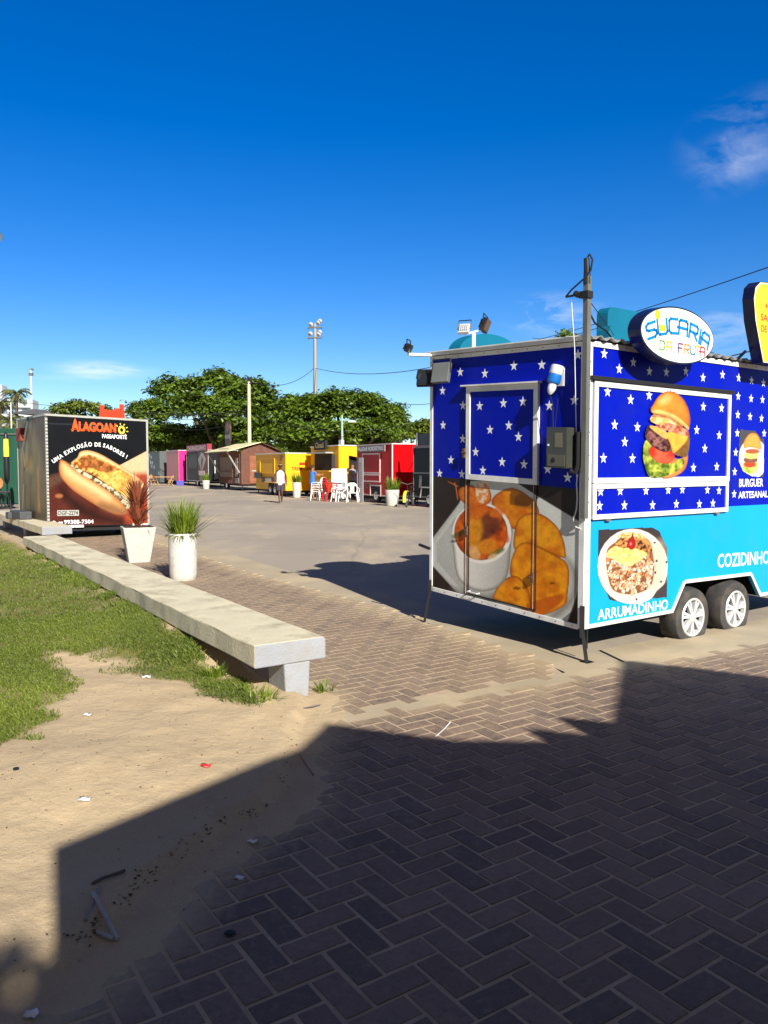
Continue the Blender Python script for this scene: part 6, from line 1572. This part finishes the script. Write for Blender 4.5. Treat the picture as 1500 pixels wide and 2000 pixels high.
tree('huge spreading almond tree behind the timber and charcoal trailers', bA, blobs_px(84, bA, [(295, 808, 46, 30, 0), (345, 770, 52, 34, 2), (420, 756, 54, 34, 0), (482, 774, 50, 40, -2), (525, 806, 42, 38, 0), (390, 800, 60, 34, -5), (450, 815, 58, 36, -5), (310, 850, 50, 28, -1), (530, 848, 46, 36, 0), (478, 860, 50, 30, -4), (275, 862, 40, 28, 2), (400, 858, 55, 26, 1), (345, 868, 50, 22, 3), (440, 840, 50, 26, 4)]), 44000, .52, 1, M_leafA, 1.1, .45)
bB = (-3.6, 74, 0)
tree('broad round almond tree behind the yellow and red trailers', bB, blobs_px(74, bB, [(598, 816, 46, 40, 0), (648, 799, 50, 38, 0), (702, 799, 50, 36, 0), (750, 812, 42, 28, 1), (588, 856, 50, 32, -2), (650, 852, 55, 32, -3), (720, 846, 54, 28, -2), (764, 830, 30, 22, 0), (572, 794, 28, 22, 1), (690, 870, 60, 22, 1), (620, 872, 60, 22, 1)]), 36000, .46, 2, M_leafA, 1.0, .4)
bC = (2.6, 82, 0)
tree('low olive green trees at the right, behind the black trailer', bC, blobs_px(82, bC, [(740, 860, 40, 18, 0), (800, 848, 38, 22, 0), (842, 842, 32, 22, 0), (870, 842, 36, 20, 0), (920, 850, 40, 22, 0)]), 14000, .45, 3, M_leafB, .9, .25)
bD = (-43, 108, 0)
tree('pale green tree above the roof of the black sandwich trailer', bD, blobs_px(108, bD, [(125, 806, 28, 18, 0), (160, 797, 32, 17, 0), (192, 806, 22, 18, 0), (150, 825, 45, 18, 0), (215, 830, 30, 20, 0), (240, 838, 30, 22, 0)]), 7000, .6, 4, M_leafB, 1.2, .3)
bE = (9.4, 39.5, 0)
tree('tall bright green tree just behind the star trailer roof', bE, blobs_px(39.5, bE, [(1112, 664, 24, 22, 0), (1150, 690, 40, 24, 0), (1080, 710, 40, 30, 0), (1130, 740, 60, 30, 0)]), 3600, .26, 5, leaf_mat('bright_tree_leaves', (50, 80, 14), (150, 178, 50), .45, .35, .5), .5, .16)
bF = (-30, 150, 0)
tree('dark far tree line seen between the trunks behind the trailers', bF, blobs_px(150, bF, [(330, 880, 50, 20, 0), (420, 885, 60, 20, 0), (520, 885, 60, 18, 0), (620, 886, 60, 16, 0)]), 6000, .9, 6, M_leafA, 1.6, .3)
M_palm = leaf_mat('palm_leaflets', (58, 70, 30), (136, 142, 76), .5, .3, .5)
def palm(label, base, h, fl, nf, seed, lean=(0, 0), extra=(), lw=.05):
    r_ = random.Random(seed); root = empty('palm_tree', base, 0, label, 'palm tree', 'palm trees at the left')
    top = Vector((lean[0], lean[1], h)); m = MB()
    m.tube([(0, 0, 0), (lean[0] * .3, lean[1] * .3, h * .5), tuple(top)], [.22, .16, .13], 9); m.build('trunk', M_bark, root, smooth=True)
    m = MB()
    for i in range(nf + len(extra)):
        a = 2 * PI * i / nf + r_.uniform(-.2, .2); el = r_.uniform(-.3, 1.1); L_ = fl * r_.uniform(.8, 1.05)
        if i >= nf: a, el, L_ = extra[i - nf]
        pts = []; p_ = top.copy(); th = el
        for k in range(11):
            pts.append(p_.copy()); p_ = p_ + Vector((math.cos(a) * math.cos(th), math.sin(a) * math.cos(th), math.sin(th))) * L_ / 10; th -= .16
        m.tube(pts, [.03 * (1 - k / 12) for k in range(11)], 4)
        for k in range(1, 11):
            t_ = (pts[k] - pts[k - 1]).normalized(); sd_ = t_.cross(Vector((0, 0, 1))).normalized()
            for q in range(3):
                c_ = pts[k - 1].lerp(pts[k], q / 3)
                for s_ in (-1, 1):
                    ll = fl * .2 * math.sin(PI * min(.95, (k + q / 3) / 11.5)) ** .6 + .05
                    e_ = c_ + (sd_ * s_ * .8 + t_ * .5 + Vector((0, 0, -.35 - r_.uniform(0, .3)))) * ll
                    w_ = t_ * lw
                    m.poly([tuple(c_ - w_), tuple(c_ + w_), tuple(e_)])
    o = m.build('crown', M_palm, root)
    at = o.data.attributes.new('shade', 'FLOAT', 'FACE'); at.data.foreach_set('value', np.random.default_rng(seed).random(len(o.data.polygons)).astype(np.float32))
    return root
palm('short far palm left of the pale apartment blocks', (-46.0, 95, 0), 9.2, 2.6, 16, 1)
palm('taller far palm with a bare trunk beside the black sandwich trailer', (-44.0, 95, 0), 10.4, 2.2, 15, 2)
palm('bushy far palm at the left picture edge behind the green fence', (-43.4, 92, 0), 6.8, 3.0, 20, 3)
pn = view(28, 469, 20)
palm('near palm outside the left edge whose frond tip hangs in the sky', (-13.6, 20.0, 0), 8.3, 3.2, 12, 4, (.8, 0), extra=((0.0, .42, 3.9),))

# ------------------------------------------------------------------ poles and wires
def pole(name, px, top, Y, r0, r1, material, label, cat='pole'):
    q = view(px, top, Y); o = empty(name, (q.x, Y, 0), 0, label, cat)
    m = MB(); m.tube([(0, 0, 0), (0, 0, q.z * .5), (0, 0, q.z)], [r0, (r0 + r1) / 2, r1], 10); m.build('post', material, o, smooth=True)
    return o, q.z
M_cpole = mat('pale_concrete_pole', (196, 190, 170), .85, var=.1, scale=2)
cp_, cz = pole('utility_pole', 486, 738, 66, .19, .13, M_cpole, 'pale concrete utility pole behind the timber trailer', 'utility pole')
m = MB(); m.box((-.25, -.12, cz - .5), (.25, -.02, cz - .4)); m.box((-.12, -.14, cz - .3), (.28, -.04, cz + .05)); m.build('bracket', M_dkmetal, cp_)
fm_, fz_ = pole('floodlight_mast', 615, 632, 95, .32, .2, mat('grey_mast', (150, 150, 150), .6, metal=.2, var=.1), 'tall grey floodlight mast rising above the broad tree', 'floodlight mast')
for dz in (-.4, -1.6):
    m = MB(); m.box((-.85, -.25, fz_ + dz - .12), (.85, .25, fz_ + dz)); m.build('platform', M_grey, fm_)
for k, (x_, dz) in enumerate([(-.5, -.1), (.4, 0.1), (.6, .3), (-.55, -1.2), (.45, -1.25), (.6, -1.0)]):
    m = MB(); m.lathe([(.05, .25), (.14, .15), (.27, -.15), (0, -.15)], 12, lambda a, b, c, x_=x_, dz=dz: (x_ + a, -c - .1, fz_ + dz + b)); m.build('lamp', mat('white_lamp_shell', (206, 210, 210), .4), fm_, smooth=True)
m = MB(); m.tube([(.8, 0, fz_ - 1.6), (.8, 0, fz_ + .7)], .06, 5); m.tube([(-.8, 0, fz_ - 1.9), (-.8, 0, fz_ - .3)], .04, 5); m.build('rail', M_grey, fm_)
sl_, sz = pole('street_lamp', 668, 811, 56, .09, .07, mat('pale_green_post', (150, 186, 166), .5, var=.08), 'thin pale green street lamp in front of the broad tree', 'street lamp')
m = MB(); m.tube([(0, 0, sz - .35), (.5, 0, sz - .36), (.8, 0, sz - .4)], [.04, .04, .03], 6); m.build('arm', MATS['pale_green_post'], sl_); m = MB(); m.hexa([(.45, -.12, sz - .5), (1.0, -.1, sz - .5), (1.0, .1, sz - .5), (.45, .12, sz - .5), (.5, -.08, sz - .36), (.95, -.06, sz - .38), (.95, .06, sz - .38), (.5, .08, sz - .36)]); m.build('lamp_head', M_white, sl_, bevel=.02)
lp_, lz = pole('light_mast', 60, 722, 120, .24, .15, mat('white_mast', (196, 202, 206), .5, var=.06), 'white light mast above the roof corner of the black sandwich trailer', 'light mast')
m = MB(); m.box((-.3, -.2, lz - .9), (.3, .2, lz - .5)); m.build('junction_box', M_grey, lp_)
m = MB(); m.tube([(-.2, 0, lz), (.3, 0, lz + .15)], .1, 5); m.box((.05, -.15, lz - .1), (.4, .15, lz + .15)); m.build('lamp_head', M_grey, lp_, bevel=.03)
for k in (-.55, .55):
    m = MB(); m.tube([(k, 0, 0), (k, 0, lz - 6)], .10, 6); m.build('side_post', MATS['white_mast'], lp_)
sl2, sz2 = pole('street_lamp', 21, 786, 62, .07, .05, mat('white_post', (206, 206, 200), .5), 'thin white street lamp with drooping arm behind the green fence', 'street lamp')
m = MB(); m.tube([(0, 0, sz2), (-.25, 0, sz2 + .12), (-.55, 0, sz2 + .05)], [.04, .05, .06], 6); m.build('lamp_head', M_dkmetal, sl2, smooth=True)
ar_, az_ = pole('curved_lamp', 34, 778, 75, .07, .05, M_dkmetal, 'dark lamp with a curved arm before the pale apartment blocks', 'street lamp')
m = MB(); m.tube([(0, 0, az_ - .5), (.1, 0, az_ + .3), (.5, 0, az_ + .65), (.85, 0, az_ + .55), (.95, 0, az_ + .2)], .05, 6); m.build('arm', M_dkmetal, ar_)
def wire(a, b, sag, r_, label):
    a, b = Vector(a), Vector(b); pts = []
    for k in range(17):
        t_ = k / 16; p_ = a.lerp(b, t_); p_.z -= sag * 4 * t_ * (1 - t_); pts.append(p_)
    m = MB(); m.tube(pts, r_, 5); o = m.build('power_cable', M_wire); tag(o, label, 'cable', 'overhead cables')
top_ = Vector((cp_.location.x, 66, cz))
wire(view(-60, 772, 72), top_ + Vector((0, 0, -3.0)), .5, .022, 'upper overhead cable from the concrete pole to the left edge')
wire(view(280, 806, 70), top_ + Vector((0, 0, -2.6)), .35, .04, 'thick bundled cable left of the concrete pole across the huge tree')
wire(view(285, 812, 70), top_ + Vector((0, 0, -2.9)), .45, .025, 'lower slack cable left of the concrete pole across the huge tree')
wire(view(290, 825, 70), view(480, 818, 66), .8, .02, 'lowest cable sagging across the huge tree')
wire(top_ + Vector((0, 0, -3.0)), view(800, 828, 70), 1.0, .02, 'cable from the concrete pole to the right across the broad tree')
wire(top_ + Vector((0, 0, -.3)), view(612, 720, 95), 1.0, .03, 'cable rising from the concrete pole to the floodlight mast')
wire(view(616, 719, 95), view(870, 712, 60), .7, .03, 'cable from the floodlight mast towards the star trailer')
wire(view(770, 785, 62), view(1000, 742, 30), .5, .018, 'cable behind the left edge of the star trailer')
wire(view(815, 832, 60), view(900, 770, 30), .2, .016, 'steep thin cable behind the left edge of the star trailer')
wire(view(960, 682, 48), view(1620, 480, 16), .25, .014, 'long black cable climbing to the upper right above the star trailer')
wire(view(1190, 632, 22), view(1040, 660, 40), .2, .012, 'thin cable crossing behind the star trailer mast')
wire(view(1340, 708, 20), view(1560, 655, 16), .1, .013, 'cable rising behind the yellow tumbler sign')
wire(view(1340, 672, 24), view(1560, 722, 20), .1, .011, 'cable falling behind the yellow tumbler sign')

# ------------------------------------------------------------------ far left
ab = empty('apartment_building', (-133, 262, 0), R(12), 'white apartment block with a stepped top, far behind the green fence', 'building', 'white apartment blocks far behind')
M_white_b = mat('white_render', (196, 204, 212), .8, var=.05, scale=.2)
m = MB(); m.box((-14, 0, 0), (4, 12, 24.5)); m.box((1, 2, 24.5), (6, 9, 29)); m.build('wall', M_white_b, ab)
m = MB(); m.box((-14.2, -.2, 24.5), (4.2, 12.2, 25.2)); m.build('parapet', M_white_b, ab)
for k in range(5):
    for z in range(6):
        f_ = MB(); f_.box((-12.5 + k * 3.2, -.06, 3 + z * 3.4), (-11.0 + k * 3.2, -.02, 4.6 + z * 3.4)); f_.build('window', mat('pale_window', (104, 122, 140), .3), ab)
ab2 = empty('apartment_building', (-120.5, 262, 0), R(12), 'white apartment block with stacked balconies beside the light mast', 'building', 'white apartment blocks far behind')
m = MB(); m.box((-6, 0, 0), (4, 10, 24)); m.box((3.0, 2, 0), (7, 9, 12)); m.build('wall', M_white_b, ab2)
for z in range(7):
    m = MB(); m.box((-6.2, -1.2, 2.6 + z * 3.1), (4.2, -.02, 3.5 + z * 3.1)); m.build('balcony', M_white_b, ab2)
    for k in range(3): f_ = MB(); f_.box((-5.4 + k * 3.1, -.06, 3.5 + z * 3.1), (-3.6 + k * 3.1, -.02, 5.3 + z * 3.1)); f_.build('window', mat('pale_window', (104, 122, 140), .3), ab2)
gf = empty('fence', (-15.7, 34.0, 0), R(182), 'tall green mesh hoarding at the left edge beside the black sandwich trailer', 'fence')
M_green = mat('green_mesh_cloth', (6, 70, 52), .8, var=.18, scale=1.6, bump=.3, bscale=120)
m = MB()
nx_ = 40
for i in range(nx_):
    x0_, x1_ = -1.2 + i * .2, -1.2 + (i + 1) * .2
    w_ = lambda x: .03 * math.sin(x * 2.1) + .015 * math.sin(x * 7)
    m.hexa([(x0_, w_(x0_), .03), (x1_, w_(x1_), .03), (x1_, w_(x1_) - .02, .03), (x0_, w_(x0_) - .02, .03), (x0_, w_(x0_), 3.25), (x1_, w_(x1_), 3.25), (x1_, w_(x1_) - .02, 3.25), (x0_, w_(x0_) - .02, 3.25)])
m.build('cloth', M_green, gf)
for k in range(4):
    m = MB(); m.tube([(-1.1 + k * 2.4, .08, 0), (-1.1 + k * 2.4, .08, 3.3)], .05, 6); m.build('post', M_grey, gf)
m = MB(); m.tube([(-1.2, .06, 3.0), (6.8, .06, 3.0)], .03, 6); m.build('rail', M_grey, gf)
up = empty('parasol', (-14.62, 30.6, 0), 0, 'closed black and yellow parasol in front of the green hoarding', 'parasol')
m = MB(); m.tube([(0, 0, .06), (0, 0, 2.9)], .035, 8); m.build('pole', M_dkmetal, up); m = MB(); m.lathe([(.04, .95), (.10, 1.1), (.11, 1.6), (.10, 2.0)], 12); m.build('lower_canopy', M_dkmetal, up, smooth=True)
m = MB(); m.lathe([(.10, 2.0), (.105, 2.3), (.09, 2.68)], 12); m.build('yellow_canopy', mat('yellow_canvas', (240, 226, 70), .7), up, smooth=True); m = MB(); m.lathe([(.09, 2.68), (.07, 2.85), (.02, 2.95), (0, 2.96)], 12); m.build('tip', M_dkmetal, up, smooth=True); m = MB(); m.lathe([(0, 0), (.28, 0), (.28, .05), (.06, .09), (0, .09)], 16); m.build('base', M_dkmetal, up, smooth=True)
ft_ = empty('bistro_table', (-14.85, 30.2, 0), R(10), 'folded round wooden table on black legs at the left edge', 'table')
m = MB(); m.lathe([(0, -.02), (.25, -.02), (.26, 0), (.25, .02), (0, .02)], 24, lambda a, b, c: (a, c, .98 + b)); m.build('table_top', mat('orange_wood', (206, 140, 84), .5, var=.2, scale=5), ft_, smooth=True)
for s_ in (-1, 1):
    m = MB(); m.tube([(s_ * .05, .05, 1.0), (s_ * .30, .12, 0)], .03, 6); m.tube([(s_ * .05, -.0, .8), (s_ * .28, -.25, 0)], .03, 6); m.build('leg', M_dkmetal, ft_)
fs_ = empty('folding_stool', (-14.45, 30.0, 0), R(30), 'low black folding stool below the closed parasol', 'stool')
m = MB(); m.box((-.2, -.18, .62), (.2, .18, .68)); m.build('seat', M_dkmetal, fs_, bevel=.01)
for s_ in (-1, 1):
    m = MB(); m.tube([(s_ * .18, -.17, .62), (s_ * .20, .2, 0)], .03, 6); m.tube([(s_ * .18, .17, .62), (s_ * .20, -.2, 0)], .03, 6); m.build('leg', M_dkmetal, fs_)

# ------------------------------------------------------------------ litter
def zat(x, y):
    z, _ = heights(np.array([x]), np.array([y])); return max(float(z[0]), .012)
def litter(name, pts, r_, material, label, cat, n=6, grp=None):
    m = MB(); m.tube([(x, y, zat(x, y) + r_ + dz) for x, y, dz in pts], r_, n); o = m.build(name, material, smooth=True); tag(o, label, cat, grp)
M_straw = mat('grey_straw_plastic', (206, 204, 204), .4)
litter('drinking_straw', [(.305, 4.56, 0), (.36, 4.68, 0), (.41, 4.79, .01)], .004, M_straw, 'white drinking straw lying on the pavers near the shadow edge', 'straw', grp='drinking straws')
litter('drinking_straw', [(-.52, 5.0, 0), (-.42, 5.13, .01)], .004, mat('grey_stick', (120, 112, 112), .6), 'grey straw in the sand by the bench foot', 'straw', grp='drinking straws')
litter('drinking_straw', [(-1.041, 2.74, 0), (-0.975, 2.648, 0.004), (-0.888, 2.543, 0)], .008, mat('dusty_straw_plastic', (170, 164, 156), .5), 'longest dusty straw lying in the shaded sand', 'straw', grp='drinking straws')
litter('drinking_straw', [(-1.033, 2.785, 0), (-1.011, 2.589, -0.003)], .006, mat('sandy_straw_plastic', (140, 128, 112), .6), 'half buried straw in the shaded sand, left of the longest one', 'straw', grp='drinking straws')
litter('drinking_straw', [(-0.966, 2.573, 0), (-0.902, 2.543, 0.003)], .007, MATS['dusty_straw_plastic'], 'shortest dusty straw touching the end of the longest one', 'straw', grp='drinking straws')
litter('drinking_straw', [(-0.464, 4.248, 0), (-0.362, 3.963, 0)], .003, mat('red_straw_plastic', (130, 40, 40), .5), 'thin red straw at the shaded sand lip', 'straw', grp='drinking straws')
litter('twig', [(-1.068, 2.803, 0), (-1.043, 2.839, 0.004), (-1.007, 2.873, 0.006), (-0.986, 2.914, 0)], .006, M_bark, 'dark curved twig lying on the shaded sand', 'twig')
def scrap(name, x, y, s_, material, label, cat, seed, grp=None):
    r_ = random.Random(seed); z = zat(x, y); m = MB(); n = 4; g_ = []
    for i in range(n):
        for j in range(n): g_.append((x + (i / 3 - .5) * s_ + r_.uniform(-.1, .1) * s_, y + (j / 3 - .5) * s_ * .7 + r_.uniform(-.1, .1) * s_, z + .004 + r_.uniform(0, .3) * s_))
    m.add(g_, [(i * n + j, (i + 1) * n + j, (i + 1) * n + j + 1, i * n + j + 1) for i in range(n - 1) for j in range(n - 1)])
    o = m.build(name, material, smooth=True); sm = o.modifiers.new('thickness', 'SOLIDIFY'); sm.thickness = .0015; tag(o, label, cat, grp)
M_paper = mat('white_paper', (226, 226, 222), .8)
gp = lambda px, py, z=.085: (lambda d: (d.x * (CAM_H - z) / -d.z, d.y * (CAM_H - z) / -d.z))(view(px, py, 1) - Vector((0, 0, CAM_H)))
scrap('wrapper', *gp(403, 1503), .05, mat('red_wrapper', (226, 30, 30), .5), 'crumpled red wrapper on the sunlit sand', 'wrapper', 1)
for k, (px, py, s_, lb) in enumerate([(165, 1574, .05, 'white paper scrap on the sunlit sand'), (493, 1615, .04, 'white scrap among leaf litter at the shaded sand lip'), (286, 1333, .06, 'white scrap at the lawn edge'), (172, 1411, .05, 'white scrap beside the sand notch in the lawn'), (467, 1681, .035, 'tiny pale scrap on the dusty paver edge'), (60, 1940, .04, 'pale scrap at the lower left sand edge')]):
    scrap('paper_scrap', *gp(px, py), s_, M_paper, lb, 'paper scrap', 10 + k, 'paper scraps on the sand')
x_, y_ = gp(32, 1524); z_ = zat(x_, y_); m = MB(); m.lathe([(0, 0), (.014, 0), (.014, .008), (0, .009)], 12, lambda a, b, c: (x_ + a, y_ + b, z_ + c)); tag(m.build('bottle_cap', M_dkmetal), 'dark bottle cap on the sunlit sand at the left', 'bottle cap')
x_, y_ = gp(449, 1825, .015); m = MB(); m.lathe([(0, 0), (.016, 0), (.02, .003), (.012, .006), (0, .006)], 12, lambda a, b, c: (x_ + a, y_ + b, .018 + c)); tag(m.build('chewing_gum', M_black), 'flat dark gum spot on the shaded pavers', 'gum')
# leaf litter along the sand lip and specks on the sand
r_ = np.random.default_rng(9); V_, F_ = [], []
lip = np.array(sand_lip)
spots_ = []
for i in range(230):
    j = r_.integers(2, len(lip) - 3); t_ = r_.random(); q = lip[j] * (1 - t_) + lip[j + 1] * t_
    if fbm(np.array([q[0] * 3]), np.array([q[1] * 3]), 3, 3)[0] < .48: continue
    spots_.append((q[0] + r_.normal(-.02, .016), q[1] + r_.normal(0, .012), r_.uniform(.003, .011)))
for i in range(420):
    spots_.append((r_.uniform(-2.6, -.5), r_.uniform(2.3, 5.3), r_.uniform(.002, .008)))
for x, y, s_ in spots_:
    dd = sdist(np.array([x]), np.array([y]), lawn_poly)[0]
    if dd < .05: continue
    z = zat(x, y) + .002; a = r_.uniform(0, PI); b_ = len(V_); e = r_.uniform(.25, .7)
    c_, q_ = math.cos(a) * s_, math.sin(a) * s_
    V_ += [(x - c_, y - q_, z), (x + q_ * e, y - c_ * e, z + s_ * .5), (x + c_, y + q_, z + s_ * .2), (x - q_ * e, y + c_ * e, z + s_ * .35)]
    F_.append((b_, b_ + 1, b_ + 2, b_ + 3))
tag(np_mesh('leaf_litter', V_, F_, mat('dry_leaf_bits', (84, 66, 48), .9, var=.5, scale=30)), 'dry leaf bits and specks scattered over the sand', 'leaf litter', kind='stuff')
# weeds round the bench foot
wd_ = empty('weed', (-.42, 5.48, 0), 0, 'small weed tuft at the right of the bench foot', 'weed', 'weeds by the bench'); blades('foliage', M_reed, wd_, 40, .06, .02, .10, .6, .004, .8, 31)
wd_ = empty('weed', (-1.22, 5.62, .03), 0, 'weed tuft touching the bench slab side near its end', 'weed', 'weeds by the bench'); blades('foliage', M_reed, wd_, 60, .06, .02, .20, .5, .007, .8, 32)
wd_ = empty('weed', (-.80, 5.06, .02), 0, 'ragged weed tuft under the near end of the bench', 'weed', 'weeds by the bench'); blades('foliage', M_reed, wd_, 90, .10, .02, .16, .5, .005, .9, 33)

# ------------------------------------------------------------------ the gabled kiosk behind the camera whose shadow covers the foreground
sdirv = Vector((-math.sin(SUN_AZ), -math.cos(SUN_AZ), 0)); ev = Vector((sdirv.y, -sdirv.x, 0))
kx = sdirv * -2.5
ki = empty('kiosk', (kx.x, kx.y, 0), math.atan2(ev.y, ev.x), 'tall gabled kiosk standing behind the viewpoint, shading the pavers', 'kiosk')
gab = [(-.02, 0), (-.02, 3.66), (1.26, 4.12), (1.55, 4.34), (1.83, 4.17), (2.13, 3.99), (2.65, 3.84), (3.1, 3.87), (3.69, 4.27), (4.31, 4.70), (4.65, 4.43), (4.98, 4.16), (6.1, 3.2), (6.1, 0)]
m = MB(); m.prism(gab, lambda x, y, d: (x, -d, y), .0, 2.2); m.build('wall', mat('cream_kiosk_paint', (196, 186, 160), .7, var=.1), ki)
for x, z in ((2.72, 3.95), (3.02, 4.02)):
    m = MB(); m.prism([(x - .12, z - .16), (x + .16, z - .20), (x + .20, z - .13), (x - .10, z + .03)], lambda a, b, d: (a, -d, b), -.04, -.0); m.build('finial', M_wood, ki)
m = MB(); m.prism([(1.0, 1.1), (4.6, 1.1), (4.6, 2.3), (1.0, 2.3)], lambda x, y, d: (x, d, y), .003, .04); wn = m.build('window', M_glass, ki)
m = MB(); m.prism([(.9, 1.0), (4.7, 1.0), (4.7, 1.09), (.9, 1.09)], lambda x, y, d: (x, d, y), .003, .25); m.build('sill', M_wood, wn)
m = MB(); m.prism([(5.0, .02), (5.9, .02), (5.9, 2.1), (5.0, 2.1)], lambda x, y, d: (x, d, y), .003, .05); m.build('door', M_wood, ki)

tb_ = sdirv * -8.0 + ev * -1.25
tree('leafy tree standing behind the viewpoint beside the gabled kiosk', (tb_.x, tb_.y, 0), [(0, 0, 5.0, 1.35, 1.3, 1.3), (.4, .2, 5.8, .8, .8, .75), (-.8, 0, 4.75, 1.0, 1.0, .9), (1.0, .43, 5.1, .9, .9, 1.2), (.9, .4, 3.6, .9, .9, 1.0)], 8000, .26, 77, M_leafA, .5, .14, group='trees behind the viewpoint')
